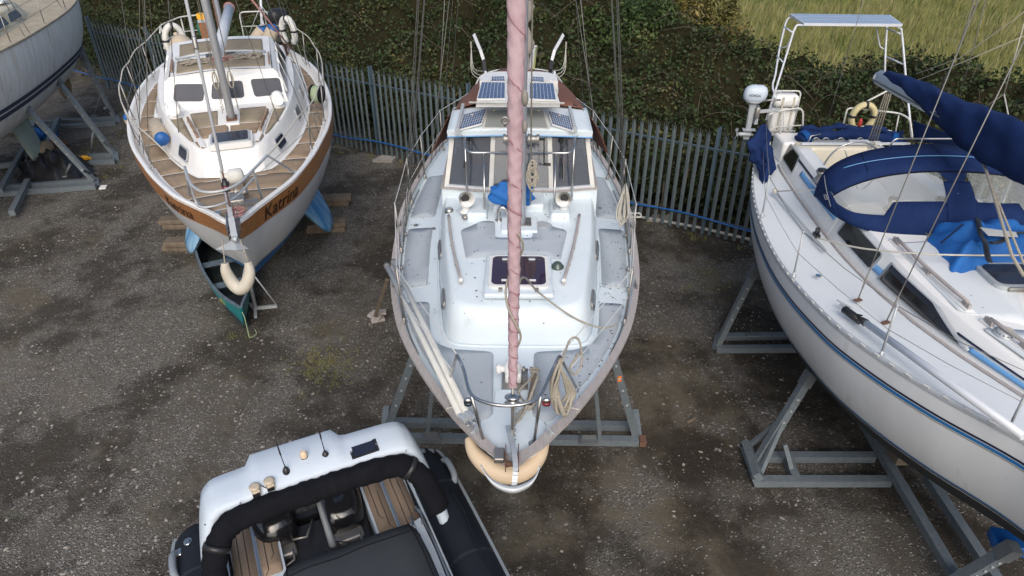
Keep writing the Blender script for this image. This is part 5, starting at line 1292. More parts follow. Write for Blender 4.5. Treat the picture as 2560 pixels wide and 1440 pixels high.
    mb=MB(f); mb.box((0,8.9,3.02),(2.0,1.0,.3),bev=.05); mb.build('cockpit_coaming',M['gelcoat_white'],root)
    mb=MB(f); mb.box((.5,8.9,3.18),(.9,.7,.012)); mb.build('seat_planking',M['deck_tan'],root)
    mb=MB(f); mb.tube(crom([V(-.2,7.5,3.4),V(-.1,7.5,3.7),V(.4,7.5,3.75),V(.9,7.5,3.68),V(1.0,7.5,3.4)],5),.015,6); mb.build('hood_hoop',M['pvc_white'],root)
    # masts
    mb=MB(f); mx,my=.05,3.93; pr=[(.06*math.cos(a),.085*math.sin(a)) for a in [2*math.pi*k/16 for k in range(16)]]
    mb.prism([(mx+u,my+v) for u,v in pr],TZ(0,my)+.03,13,True); ms=mb.build('main_mast',M['alu'],root)
    mb=MB(f); mb.box((mx,my,TZ(0,my)+.045),(.16,.24,.03)); mb.build('mast_heel',M['rust'],ms)
    for a in (-1,1): 
        mb=MB(f); mb.tube([V(mx+a*.11+math.cos(t)*.035*(1+.2*math.sin(t*.3)),my-.04+.01*math.sin(t),3.95+math.sin(t)*.13) for t in [2*math.pi*i/14 for i in range(60)]],.007,5); mb.build('halyard_coil',M['rope'],ms)
    for dx,dy in ((-.11,-.06),(.13,-.02),(.12,.08),(-.1,.1)): wire(ms,f(V(mx+dx,my+dy,TZ(0,my)+.15)),f(V(mx+dx*.5,my+dy,13)),.005,'rope','halyard',False)
    mz=8.3; mb=MB(f); mb.prism([(.0+u*.8,mz+v*.8) for u,v in pr],3.4,11,True); m2=mb.build('mizzen_mast',M['alu'],root)
    # main boom topped up aft of the mast
    a=f(V(mx,my+.16,4.30)); b=WY(573,20,f(V(mx,7.2,0)).y); mb=MB(); mb.tube([a,b],.085,14); bm_=mb.build('main_boom',M['alu'],root)
    d=(b-a).normalized(); mb=MB(); mb.lathe(b-d*.03,[(.10,0),(.105,.05),(.09,.10)],14,axis=d); mb.build('boom_end_ring',M['rope_red'],bm_)
    # headsail foil and furling drum
    S0=f(V(0,.50,3.2)); S1=f(V(mx,my-.1,13)); sp=lambda z:lerp(S0,S1,(z-S0.z)/(S1.z-S0.z))
    mb=MB(); mb.tube([sp(3.75),sp(12)],.019,10); fo=mb.build('furler_foil',M['alu'],root)
    mb=MB(); mb.tube([S0,sp(3.8)],.012,6); mb.build('stem_stay',M['rust'],root)
    c=sp(3.52); ax=(S1-S0).normalized(); mb=MB(); mb.lathe(c,[(.045,0),(.045,.10),(.03,.12),(.025,.16)],14,axis=ax); mb.build('furling_drum',M['black_plastic'],fo); mb=MB(); mb.lathe(c+ax*.03,[(.047,0),(.047,.035)],14,axis=ax); mb.build('red_band',M['nav_red'],fo)
    mb=MB(); mb.lathe(sp(5.05),[(.026,0),(.028,.02),(.028,.12),(.026,.14)],10,axis=ax); mb.build('foil_joint',M['steel_dull'],fo)
    # windlass and white reel on the foredeck
    mb=MB(f); zc_=D(0,2.1)+.16; mb.lathe((-.14,2.12,zc_),[(.10,-.02),(.105,0),(.06,.02),(.06,.07),(.105,.09),(.11,.18),(.105,.26),(.06,.28)],18,axis=(1,0,0)); w=mb.build('windlass',M['pvc_white'],root)
    mb=MB(f); mb.box((0,2.12,D(0,2.1)+.05),(.22,.2,.09)); mb.build('base',M['steel_dull'],w)
    mb=MB(f); mb.box((.03,1.45,D(0,1.4)+.05),(.20,.26,.1),bev=.02); mb.box((.17,1.32,D(0,1.3)+.03),(.24,.14,.05)); mb.lathe((.08,1.58,D(0,1.5)+.1),[(.05,0),(.05,.1)],10,axis=(1,0,0)); mb.build('anchor_winch',M['steel_dull'],root)
    for sd in (-1,1):
        c=f(V(sd*.20,1.02,D(.2,1.02))); mb=MB(); mb.lathe(c,[(.05,0),(.05,.015),(.03,.03),(.028,.07),(.045,.08),(.04,.10)],12); mb.build('bollard',M['steel'],root)
        cleat(root,f(V(sd*(H.b(1.6)-.13),1.6,H.zs(1.6)-.08)),.16,R(60))
    # bow roller and stemhead
    mb=MB(f); mb.box((0,.50,3.17),(.16,.3,.05)); 
    for x in (-.06,.06): mb.bar((x,.6,3.21),(x,.20,3.13),.01,.12)
    mb.lathe((-.05,.24,3.13),[(.05,0),(.025,.05),(.05,.1)],12,axis=(1,0,0)); mb.build('bow_roller',M['steel'],root)
    mb=MB(f); mb.tube(coil((.05,.62,3.22),.09,.1,4,.012,.3,4,n=12),.010,5); mb.build('chain_heap',M['rope_red'],root)
    # pulpit
    zp=3.68; A=[(462,418),(474,455),(502,478),(550,478),(598,458),(632,425),(652,405),(668,388)]
    T=[W(px,py,zp) for px,py in A]; mb=MB(); mb.tube(crom(T,5),.017,8)
    B=[(490,505),(505,518),(548,512),(592,490),(622,458),(640,440)]; Bp=[W(px,py,3.40) for px,py in B]
    mb.tube(crom([T[1]]+Bp,4),.014,8)
    for a,b in ((T[0],f(V(-.60,2.05,2.90))),(Bp[0],f(V(-.34,1.55,2.93))),(T[5],f(V(.34,1.55,2.93))),(T[7],f(V(.82,2.45,2.90)))): mb.tube([a,b],.015,8); mb.lathe(b,[(.04,0),(.04,.01)],10)
    pu=mb.build('pulpit',M['galv_light'],root)
    # stanchions and guard lines
    L={-1:[T[0]],1:[T[7]]}; Mi={-1:[Bp[0]],1:[Bp[5]]}
    for sd in (-1,1):
        for y in (3.2,4.55,5.75,7.0,8.5):
            ft=f(V(sd*(H.b(y)-.10),y,H.zs(y)+.01)); tp=ft+n_(sd*.04,0,.66); stanchion(root,ft,tp,'steel_dull'); L[sd].append(tp); Mi[sd].append(lerp(ft,tp,.5))
        e_=f(V(sd*1.15,9.8,3.75)); L[sd].append(e_)
        pts=crom(L[sd],8); pts=[p-V(0,0,.02*math.sin(k*.8)) for k,p in enumerate(pts)]; lines_between(root,pts,.011,'rope_pale','guard_rope'); lines_between(root,Mi[sd],.004,'wire','lifeline')
    ps=[V(-1.25,8.9,3.7),V(-1.28,9.6,3.72),V(-.9,10.2,3.75),V(-.35,10.3,3.75)]
    for sd in (-1,1):
        mb=MB(f); q=[V(sd*abs(p.x),p.y,p.z) for p in ps]; mb.tube(fillet(q+[V(sd*.35,10.3,2.95)],.12),.016,8); mb.tube([q[1],V(q[1].x,q[1].y,2.95)],.015,6); mb.tube([q[2],V(q[2].x,q[2].y,2.95)],.015,6); mb.tube([p-V(0,0,.32) for p in q],.012,6); mb.build('pushpit',M['pvc_white'],root)
    # rigging
    top_=f(V(mx,my,12.9))
    for sd in (-1,1):
        for y,t in ((3.6,4.5),(3.95,0),(4.4,4.6)): a=f(V(sd*(H.b(y)-.12),y,H.zs(y)+.0)); wire(root,a,top_-V(0,0,t),.006)
        a=f(V(sd*.75,3.75,3.25)); wire(root,a,top_-V(0,0,5),.005)
        for y in (8.0,8.6): wire(root,f(V(sd*(H.b(y)-.12),y,2.95)),f(V(0,mz,10.8)),.005)
        wire(root,f(V(sd*1.1,9.9,3.0)),top_,.005)
    wire(root,f(V(.0,7.0,3.95)),f(V(0,mz-.1,10)),.012,'rope_red','red_halyard',False); wire(root,WY(728,122,f(V(1,8.2,0)).y),WY(622,-10,f(V(1,7.5,0)).y),.02,'rope_red','topping_line',False)
    # antenna pole with cross stays at the stern
    a=WY(657,112,f(V(.8,10,0)).y); b=WY(651,-15,a.y); mb=MB(); mb.tube([a,b],.03,8); m_=lerp(a,b,.55); mb.tube([m_,m_+V(.08,0,-1.0)],.02,6)
    for dx in (-.35,.35): mb.tube([lerp(a,b,.8),m_+V(dx,0,-.35)],.006,5)
    mb.build('antenna_pole',M['alu'],root)
    return root,f,D,TZ,RZ,sp
kroot,kf,kD,kTZ,kRZ,ksp=ketch()
KH=KB
def fender(name,a,b,r,mb_,me_,label,cat='fender',group=None,both=False):
    a=Vector(a); b=Vector(b); d=(b-a).normalized(); L=(b-a).length; root=thing(name,(a+b)/2-V(0,0,r),label,cat,group)
    mb=MB(); mb.lathe(a+d*r*.7,[(r*.55,-r*.42),(r*.85,-.2*r),(r,.1*r),(r,L-1.5*r),(r*.85,L-1.2*r),(r*.5,L-r)],18,axis=d); mb.build('body',M[mb_],root)
    for p,s in (((b,1),(a,-1)) if both else ((b,1),)):
        mb=MB(); mb.lathe(p-d*s*r*.75,[(r*.99,-.02),(r*.97,r*.2),(r*.75,r*.5),(r*.35,r*.68),(r*.2,r*.72),(r*.2,r*.9)],16,axis=d*s); mb.build('end',M[me_],root)
    return root
p=lambda x,y,z:kf(V(x,y,z))
fender('fender',p(-1.22,5.0,3.05),p(-1.03,3.95,3.10),.115,'fender_beige','fender_blue','beige cylinder fender with bright blue end lying on the left brown side deck')
fender('fender',p(-1.76,6.55,2.1),p(-1.84,6.35,2.86),.11,'fender_beige','fender_blue','pale blue topped fender hanging outside the left hull of the brown decked yacht')
yy=f_y=p(.8,9.4,0).y
fender('fender',WY(632,108,yy),WY(664,66,yy+.1),.14,'fender_beige','fender_blue','left of two grimy blue topped fenders by the brown decked yacht stern rail',group='blue topped fenders at the stern')
fender('fender',WY(664,118,yy-.1),WY(686,62,yy),.145,'fender_beige','fender_blue','right of two grimy blue topped fenders by the brown decked yacht stern rail',group='blue topped fenders at the stern')
c=WY(455,117,p(-1.2,8.2,0).y); mb=MB(); mb.ball(c,.235,22,1,1,1.0); mb.lathe(c+V(-.05,0,.2),[(.05,0),(.04,.08)],10,axis=(-.3,0,1)); mb.build('buoy',M['fender_beige'],None,'large round beige buoy at the left quarter of the brown decked yacht','buoy')
def horseshoe(name,c,w,h,t,yaw,m,label,tilt=0,opening=-1):
    mb=MB(); pts=[]
    for k in range(25):
        a=R(-55+290*k/24) ; x=math.cos(a)*w/2; z=math.sin(a)*h/2
        if math.sin(a)<-.2: x*=1.0
        q=V(x,0,z); q=Matrix.Rotation(yaw,3,'Z')@(Matrix.Rotation(tilt,3,'X')@q); pts.append(Vector(c)+q)
    mb.tube(pts,[t*(.75 if k in (0,24) else 1) for k in range(25)],12,sq=.8); o=mb.build(name,M[m],None,label,'life ring')
    mb=MB()
    for k in (5,12,19):
        d=(pts[k+1]-pts[k-1]).normalized(); mb.lathe(pts[k]-d*.02,[(t*1.03,0),(t*1.03,.04)],12,axis=d)
    build_each(mb,'strap',M['black_plastic'],o); return o
horseshoe('life_ring',WY(438,103,p(-1.3,8.6,0).y),.36,.62,.075,R(35),'foam_white','grimy white horseshoe life ring on the left stern rail behind the round buoy')
horseshoe('life_ring',WY(721,80,p(1.35,8.9,0).y),.34,.58,.08,R(-25),'foam_white','grimy white horseshoe life ring on the right stern rail of the brown decked yacht')
# wooden board, green and yellow boxes on the stern
y0=p(-.5,9.3,0).y; c=WY(522,92,y0); r_=thing('timber_board',c-V(0,0,.4),'varnished plywood board standing behind the main mast of the brown decked yacht','board'); mb=MB(); mb.box(c,(.28,.05,.62),R(20)); mb.build('panel',M['ply'],r_); mb=MB(); mb.box(c+V(0,0,.33),(.30,.07,.05),R(20)); mb.build('top_trim',M['galv_light'],r_)
c=WY(512,68,y0+.2); mb=MB(); mb.box(c,(.30,.3,.17),R(20),bev=.03); mb.box(c+V(0,0,-.1),(.27,.27,.1),R(20),bev=.02); mb.build('crate',M['green_box'],None,'dark green plastic box under the yellow box at the brown decked yacht stern','box')
c=WY(508,50,y0+.2); mb=MB(); mb.box(c-V(0,0,.02),(.2,.2,.12),R(20),bev=.02); mb.prism([(c.x-.09,c.y-.09),(c.x+.1,c.y-.06),(c.x+.07,c.y+.1),(c.x-.09,c.y+.08)],c.z+.04,lambda x,y:c.z+.13+.3*(c.x-x)*.4); mb.build('container',M['yellow_box'],None,'orange yellow plastic container on top of the green box','box')
# outboard on the right quarter
def outboard(name,c,yaw,cm,lm,label,s=1,txt=None):
    root=thing(name,c,label,'outboard motor'); Q=Matrix.Rotation(yaw,3,'Z'); T=lambda q:Vector(c)+Q@(Vector(q)*s)
    mb=MB(T); rows=[]
    for k,(z,a,b) in enumerate(((.0,.12,.17),(.03,.135,.20),(.10,.145,.215),(.18,.14,.21),(.24,.115,.18),(.275,.07,.12),(.285,.01,.02))):
        rows.append([V(math.copysign(abs(math.cos(t))**.75,math.cos(t))*b-.02*k*.3,math.copysign(abs(math.sin(t))**.75,math.sin(t))*a,z) for t in [2*math.pi*i/24 for i in range(25)]])
    I=mb.grid(rows); mb.F(I[0][:-1]); cw=mb.build('cowl',M[cm],root)
    mb=MB(T); mb.lathe((0,0,-.05),[(.10,0),(.15,.05)],16,sx=1.2); mb.build('lower_tray',M['galv_light'],root)
    mb=MB(T); mb.bar((0,0,-.03),(.0,0,-.6),.10,.13,(1,0,0),.06,.09,bev=.3); mb.bar((0,0,-.6),(0,0,-.78),.03,.16,(1,0,0),.02,.1); mb.lathe((.12,0,-.68),[(.01,-.24),(.04,-.16),(.045,0),(.02,.06)],12,axis=(1,0,0)); mb.build('leg',M[lm],root)
    mb=MB(T); mb.box((-.02,0,-.58),(.24,.13,.012)); mb.build('cavitation_plate',M[lm],root)
    mb=MB(T)
    for k in range(3): a=2*math.pi*k/3; mb.plate([V(.19,0,-.68),V(.18,math.cos(a-.35)*.1,-.68+math.sin(a-.35)*.1),V(.2,math.cos(a)*.12,-.68+math.sin(a)*.12),V(.22,math.cos(a+.35)*.1,-.68+math.sin(a+.35)*.1)],.008)
    mb.build('propeller',M[lm],root)
    mb=MB(T); mb.tube([(-.12,0,-.02),(-.28,.03,.02),(-.48,.05,.04)],.018,6); mb.box((-.10,0,-.22),(.08,.22,.22),bev=.02); mb.build('tiller_bracket',M['steel_dull'],root)
    return root,T,cw
outboard('outboard_motor',WY(700,58,p(1.4,9.6,0).y),R(60),'black_plastic','rust','black cowled outboard motor on the stern rail above the right life ring',1.15)
# hose reel on the right side deck
c=p(1.50,5.35,3.16); r_=thing('hose_reel',c-V(0,0,.25),'round reel of green and yellow hose on the right side deck rail','hose reel'); ax=kf(V(.9,-.5,0))-kf(V(0,0,0))
mb=MB(); mb.lathe(c-ax.normalized()*.07,[(.13,0),(.15,.02),(.15,.12),(.13,.14)],22,axis=ax); mb.build('hose',M['rope_green'],r_)
for s in (-.085,.085): mb=MB(); mb.lathe(c+ax.normalized()*s-ax.normalized()*.006,[(.17,0),(.17,.012)],22,axis=ax); mb.build('flange',M['black_plastic'],r_)
# rope heaps on the wheelhouse roof
def heap(name,x,y,sx,sy,n,r,m,label,seed,zf,f):
    R_=random.Random(seed); pts=[]
    for k in range(n):
        a=k*.55+R_.uniform(-.2,.2); q=R_.uniform(.35,1); pts.append(V(x+math.cos(a)*sx*q,y+math.sin(a)*sy*q,zf(x,y)+r*1.2+R_.uniform(0,1)**2*.06))
    mb=MB(f); mb.tube(crom(pts,4),r,5); return mb.build(name,M[m],None,label,'rope','tangled ropes on the wheelhouse roof')
heap('rope_heap',.38,5.55,.36,.16,90,.009,'rope','big tangle of beige rope on the brown wheelhouse roof right of the mast',1,kRZ,kf)
heap('rope_heap',.02,5.48,.20,.12,46,.009,'rope_red','small tangle of red and white rope at the mast on the wheelhouse roof',2,kRZ,kf)
heap('rope_heap',-.40,5.45,.30,.18,60,.009,'rope','loose tangle of beige rope on the wheelhouse roof left of the mast',3,kRZ,kf)
for x,y,rr,lb in ((-.85,6.6,.07,'left'),(1.02,6.3,.08,'right')): pass
winch(kroot,kf(V(1.05,7.0,3.32)),.08,.16); winch(kroot,kf(V(.85,7.35,3.42)),.09,.16); winch(kroot,kf(V(-1.0,7.1,3.35)),.09,.16); winch(kroot,kf(V(-.75,7.4,3.42)),.08,.14)
# plough anchor on the stem
def plough():
    root=thing('anchor',WY(590,640,6.6),'grey galvanised plough anchor on the bow roller of the brown decked yacht','anchor')
    mb=MB(); a=WY(578,545,7.25); b=WY(584,572,7.08); c=WY(588,598,6.98)
    mb.bar(WY(566,478,7.7),a,.03,.05,(1,0,0)); mb.bar(a,c,.035,.07,(1,0,0)); mb.lathe(c-V(.03,0,0),[(.035,0),(.035,.06)],14,axis=(1,0,0)); mb.build('shank',M['galv_light'],root)
    mb=MB(); l=WY(538,624,7.06); r=WY(622,622,7.04); u=WY(586,598,7.02); d=WY(592,626,6.90); d2=WY(600,652,7.0); 
    mb.plate([l,d,u],.014); mb.plate([u,d,r],.014); mb.build('fluke',M['galv_light'],root)
plough()
# white horseshoe fender hung off the bow, above the canoe
mb=MB(); pth=[WY(562,658,6.75),WY(566,680,6.72),WY(582,708,6.70),WY(602,722,6.68),WY(618,706,6.70),WY(624,680,6.74),WY(620,655,6.78)]
q=crom(pth,6); n=len(q); mb.tube(q,[.036+.042*math.sin(math.pi*min(max(k/(n-1),.03),.97))**.7 for k in range(n)],14); bf=mb.build('bow_fender',M['fender_white'],None,'grubby white banana shaped fender roped under the bow of the brown decked yacht','fender')
for a,b in (((562,658),(556,600)),((620,655),(600,598))): mb=MB(); mb.tube([WY(*a,6.75),WY(*b,6.9)],.008,5); mb.build('hanging_line',M['rope'],bf)
# timber blocks under the keels
def blocks(px,py,z,L,w,h,ang,lab,n=2,seed=0):
    R_=random.Random(seed); c=W(px,py,0); root=thing('timber_blocks',c,lab,'timber blocks','timber blocks under the bilge keels')
    zz=0
    for k in range(n):
        mb=MB(); mb.box(c+V(R_.uniform(-.05,.05),R_.uniform(-.04,.04),zz+h/2),(L*R_.uniform(.8,1.1),w,h-.004),R(ang+R_.uniform(-5,5)),bev=.01); mb.build('baulk',M['timber'],root); zz+=h
    return root
blocks(820,578,0,.80,.26,.12,8,'stacked timber baulks under the right blue keel, nearer pair',2,1)
blocks(835,512,0,.75,.26,.11,8,'stacked timber baulks under the right blue keel, farther pair',2,2)
blocks(462,622,0,.85,.26,.12,-2,'stacked timber baulks under the left blue keel, nearer pair',2,3)
blocks(455,566,0,.7,.26,.11,5,'stacked timber baulks under the left blue keel, farther pair',2,4)
# tripod stand under the stem
def stand():
    a=W(640,797,0); b=W(694,769,0); c=W(598,748,0); m_=W(640,775,.0); t=W(637,665,1.15); m_.z=.04
    root=thing('boat_stand',m_,'small galvanised tripod stand propping the bow of the brown decked yacht','boat stand')
    for q in (a,b,c): mb=MB(); mb.bar(V(q.x,q.y,.035),m_,.05,.05); mb.build('foot_bar',M['galv_light'],root)
    top=V(m_.x-.02,m_.y+.1,1.45); mb=MB(); mb.tube([m_,top],.035,10); mb.build('post',M['galv_light'],root)
    for q in (b,c): mb=MB(); mb.tube([V(q.x,q.y,.05),lerp(m_,top,.62)],.015,6); mb.build('brace',M['galv_light'],root)
    mb=MB(); mb.box(top+V(0,0,.02),(.16,.16,.03)); mb.build('pad',M['timber'],root)
stand()
# canoe
def canoe():
    O=W(603,775,.50); d=(W(522,590,.44)-W(603,775,.5)); th=math.atan2(d.x,d.y)+R(2)
    H=Hull((O.x,O.y),th,[(0,.02,.56,.10,1.3),(.15,.07,.54,.04,1.1),(.5,.19,.50,.02,.9),(1.0,.31,.46,.015,.7),(1.7,.40,.44,.015,.6),(2.5,.43,.43,.015,.55),(3.3,.38,.44,.015,.6),(4.1,.24,.47,.02,.9),(4.6,.09,.53,.04,1.1),(4.8,.02,.57,.1,1.3)],rake=.12)
    root=thing('canoe',H.f(V(0,2.4,0)),'open teal green canoe lying on the ground under the bow','canoe')
    hl=hull_mesh(H,'hull',M['canoe_teal'],root,H.zs,lambda y:H.zc(y)+.001,40,10,0,(-1,1),True)
    hull_mesh(H,'inner_skin',M['canoe_in'],root,H.zs,lambda y:H.zc(y)+.03,40,10,-.022,(-1,1),False)
    mb=MB(H.f); mb.grid([[V(q*H.b(y)*.72,y,H.zc(y)+.045) for q in (-1,0,1)] for y in [.12+4.5*k/30 for k in range(31)]]); mb.build('floor',M['canoe_in'],root)
    cap_rail(H,'gunwale',M['canoe_gunwale'],root,.035,.03,.012,50,False,.01)
    mb=MB(H.f); b=[(-H.b(y)+.01,y) for y in (.04,.2,.4,.55)]; mb.prism([(x,y) for x,y in b]+[(-x,y) for x,y in b[::-1]],lambda x,y:H.zs(y)-.01,lambda x,y:H.zs(y)+.005); mb.build('bow_deck',M['tarp_black'],root)
    for y in (1.2,2.1,3.3): mb=MB(H.f); mb.box((0,y,H.zs(y)-.09),(2*H.b(y)-.06,.18,.02)); mb.build('thwart',M['canoe_gunwale'],root)
    # yellow marks on the side
    for sd in (-1,):
        mb=MB(H.f)
        for k,(y,z,w,h) in enumerate(((.62,.36,.10,.012),(.62,.30,.012,.10),(.70,.36,.012,.1),(.8,.30,.10,.012),(.85,.25,.012,.1),(.78,.2,.08,.012))):
            P=[H.P(y+a*w/2,sd,z+b*h/2,.004) for a,b in ((-1,-1),(1,-1),(1,1),(-1,1))]; I=[mb.V(q) for q in P]; mb.F(I)
        o=mb.build('yellow_marking',M['decal_yellow'],hl); m=o.modifiers.new('s','SOLIDIFY'); m.thickness=.003
    mb=MB(); a=H.f(V(0,.05,.45)); mb.tube(crom([a,a+V(.04,-.03,-.1),a+V(.06,-.08,-.35),a+V(.1,-.15,-.44),a+V(.18,-.05,-.44),a+V(.12,.06,-.44)],6),.008,5); mb.build('painter_line',M['rope_green'],root)
canoe()
# ================================================================ white cruiser with navy covers, right
RB=Hull((5.2,2.15),R(0),[(0,.05,2.98,1.9,1.2),(.15,.13,2.96,1.8,1.3),(.4,.26,2.94,1.65,1.35),(.8,.45,2.90,1.5,1.35),(1.3,.67,2.86,1.35,1.3),(1.9,.90,2.81,1.2,1.2),(2.5,1.27,2.77,1.1,1.0),(3.1,1.55,2.73,1.02,.85),(3.8,1.77,2.69,.98,.75),
 (5.0,1.87,2.62,.95,.65),(6.2,1.78,2.60,1.0,.62),(7.4,1.54,2.60,1.15,.65),(8.5,1.18,2.61,1.5,.7),(8.95,.98,2.62,1.75,.75)],rake=.9,rd=1.6)
def cruiser():
    H=RB; f=H.f; root=thing('sailing_cruiser',f(V(0,5,0)),'large white yacht with blue hull stripes, navy canopy and boom cover at the right','yacht')
    wl=lambda y:max(1.72-.02*y,H.zc(y)+.02)
    hull_mesh(H,'hull',M['topside_white'],root,H.zs,wl,70,14)
    hull_mesh(H,'antifouling',M['antifoul_black'],root,wl,H.zc,60,8)
    keel_mesh(H,'keel',M['antifoul_black'],root,3.9,5.6,.42,1.25,.30,.7)
    for d0,d1,m in ((.20,.226,'stripe_navy'),(.236,.274,'stripe_blue'),(.284,.294,'stripe_gold')): hull_strip(H,'hull_stripe',M[m],root,d0,d1,.005)
    def band(z0,z1,m): hull_mesh(H,'waterline_stripe',M[m],root,lambda y:max(z0-.02*y,H.zc(y)+.03),lambda y:max(z1-.02*y,H.zc(y)+.02),60,3,.006,(-1,1),False,.02)
    band(1.80,1.775,'stripe_blue'); band(1.765,1.74,'stripe_navy')
    dz=.035
    deck_mesh(H,'deck',M['deck_cool_white'],root,dz,.03,.05)
    D=lambda x,y:H.zs(y)-dz+.05*(1-min((x/max(H.b(y)-.03,.05))**2,1))
    # slotted alloy toe rail
    mb=MB(f)
    for sd in (-1,1):
        ys=[.1+8.8*k/80 for k in range(81)]
        mb.grid([[V(sd*(H.b(y)+.006),y,H.zs(y)-.02),V(sd*(H.b(y)+.006),y,H.zs(y)+.012),V(sd*(H.b(y)-.012),y,H.zs(y)+.04),V(sd*(H.b(y)-.02),y,H.zs(y)+.04),V(sd*(H.b(y)-.028),y,H.zs(y)-.03)] for y in ys])
    tr=mb.build('toe_rail',M['galv_light'],root)
    mb=MB(f); y=.6
    while y<8.6:
        for sd in (-1,1):
            a=V(sd*(H.b(y)-.0),y,H.zs(y)+.028); b=V(sd*(H.b(y+.05)-.0),y+.05,H.zs(y+.05)+.028); mb.bar(a,b,.022,.012,(0,0,1))
        y+=.17
    build_each(mb,'rail_slot',M['pvc_white'],tr)
    # coachroof with sloped sides
    foot=[(0,1.5),(.16,1.6),(.30,1.9),(.44,2.3),(.60,2.8),(.75,3.3),(.86,3.8),(.93,4.4),(.97,5.2),(.97,6.0),(.93,7.0),(.86,8.0),(.80,8.5)]
    top=[(0,1.75),(.12,1.85),(.24,2.1),(.36,2.5),(.50,2.95),(.62,3.4),(.70,3.85),(.76,4.4),(.79,5.2),(.79,6.0),(.76,7.0),(.70,8.0),(.66,8.45)]
    ZT=lambda x,y:2.93+.035*(y-2)*.7 if y<5.6 else 3.02
    fx=lambda y:np.interp(y,[q[1] for q in foot],[q[0] for q in foot]); tx=lambda y:np.interp(y,[q[1] for q in top],[q[0] for q in top])
    # roof back to the cockpit only; sides run on as coaming
    F1=[q for q in foot if q[1]<=6.0]; T1=[q for q in top if q[1]<=6.0]
    mb=MB(f); loft_trunk(mb,F1,T1,lambda x,y:D(x,y)-.03,ZT,0,prof=((0,0),(.75,.78),(.93,.96),(1,1)),camber=.05,rings=6)
    cr=mb.build('coachroof',M['gelcoat_white'],root); smooth_edges(cr,35)
    TZ=lambda x,y:ZT(x,y)+.05*(1-min((x/.78)**2,1))
    # roof paint panel (non slip) follows the roof
    def rp(poly,r=.06): pad_(f,root,poly,TZ,'roof_panel','deck_cool_white',r,.006)
    rp([(-.62,3.6),(-.66,4.4),(-.68,4.95),(-.1,4.95),(.2,4.0),(-.1,3.3)]); rp([(.62,3.6),(.66,4.4),(.68,4.95),(.3,4.95),(.3,3.6)]); rp([(-.40,2.75),(-.55,3.3),(0,3.2),(.5,3.3),(.38,2.75),(0,2.3)])
    for sd in (-1,1):
        # cockpit coaming
        mb=MB(f); rows=[]
        for k in range(13):
            y=lerp(5.95,8.6,k/12); a=fx(y); t=tx(y); z1=lerp(3.03,2.98,k/12) if k<11 else 2.9
            rows.append([V(sd*a,y,D(a,y)-.02),V(sd*(t+.02),y,z1-.02),V(sd*t,y,z1),V(sd*(t-.20),y,z1),V(sd*(t-.22),y,z1-.02),V(sd*(t-.24),y,2.50)])
        I=mb.grid(rows,True); mb.F(I[-1]); mb.F(I[0][::-1]); o=mb.build('cockpit_coaming',M['gelcoat_white'],root); smooth_edges(o,30)
        # blue and navy bands along the coachroof side
        def sideband(v0,v1,y0,y1,m,nm='side_stripe'):
            mb=MB(f); rows=[]
            for k in range(25):
                y=lerp(y0,y1,k/24); p0=V(sd*fx(y),y,D(fx(y),y)); p1=V(sd*tx(y),y,ZT(0,y)); rows.append([lerp(p0,p1,v)+V(sd*.006,0,.006) for v in (v0,v1)])
            mb.grid(rows); o=mb.build(nm,M[m],root); s=o.modifiers.new('s','SOLIDIFY'); s.thickness=.003
        sideband(.22,.42,2.1,3.2,'stripe_sky'); sideband(.50,.58,2.1,3.4,'stripe_navy'); sideband(.42,.60,6.0,7.5,'stripe_sky'); sideband(.68,.76,6.0,7.8,'stripe_navy')
        sideband(.30,.5,4.62,4.85,'stripe_sky')
        mb=MB(f); mb.tube([V(sd*(fx(y)+.03),y,D(fx(y),y)+.008) for y in [2.0+.3*k for k in range(22)]],.018,6); mb.build('side_rail',M['teak_grey'],root)
        # long windows on the side
        for nm,off,e0,mm in (('window',.010,.045,'galv_light'),('pane',.017,0,'black_gloss')):
            mb=MB(f); rows=[]
            for k in range(25):
                y=lerp(3.28-e0*2.2,4.60+e0,k/24); p0=V(sd*fx(y),y,D(fx(y),y)); p1=V(sd*tx(y),y,ZT(0,y)); va=.26-e0*.9; vb=min(.80+e0*.9,.27+e0+max(0,(y-3.28+e0*2.2))*.95)
                rows.append([lerp(p0,p1,lerp(va,vb,j/3))+V(sd*off,0,off*.8) for j in range(4)])
            mb.grid(rows); o=mb.build(nm,M[mm],root if nm=='window' else wparent); q_=o.modifiers.new('s','SOLIDIFY'); q_.thickness=.004
            if nm=='window': wparent=o
        for y0,y1,v0,v1,w_ in ((4.85,5.75,.28,.8,0),(7.75,8.35,.25,.85,2)):
            def q(y,v): p0=V(sd*fx(y),y,D(fx(y),y)); p1=V(sd*tx(y),y,ZT(0,min(y,5.9)) if y<6 else 2.99); return f(lerp(p0,p1,v))
            if w_==1: pts=[q(3.35,.30),q(4.60,v0),q(4.60,v1),q(3.95,v1)]
            elif w_==2: pts=[q(7.75,.3),q(8.30,.3),q(8.38,.85),q(7.85,.85)]
            else: pts=[q(y0,v0),q(y1,v0),q(y1,v1),q(y0,v1)]
            pts=pts[::-1] if sd>0 else pts
            c=sum(pts,Vector())/4; N=(pts[1]-pts[0]).cross(pts[2]-pts[1]); 
            if N.x*sd<0: pts=pts[::-1]
            quad_window(root,pts,'black_gloss','galv_light','window',.05,.014,.03)
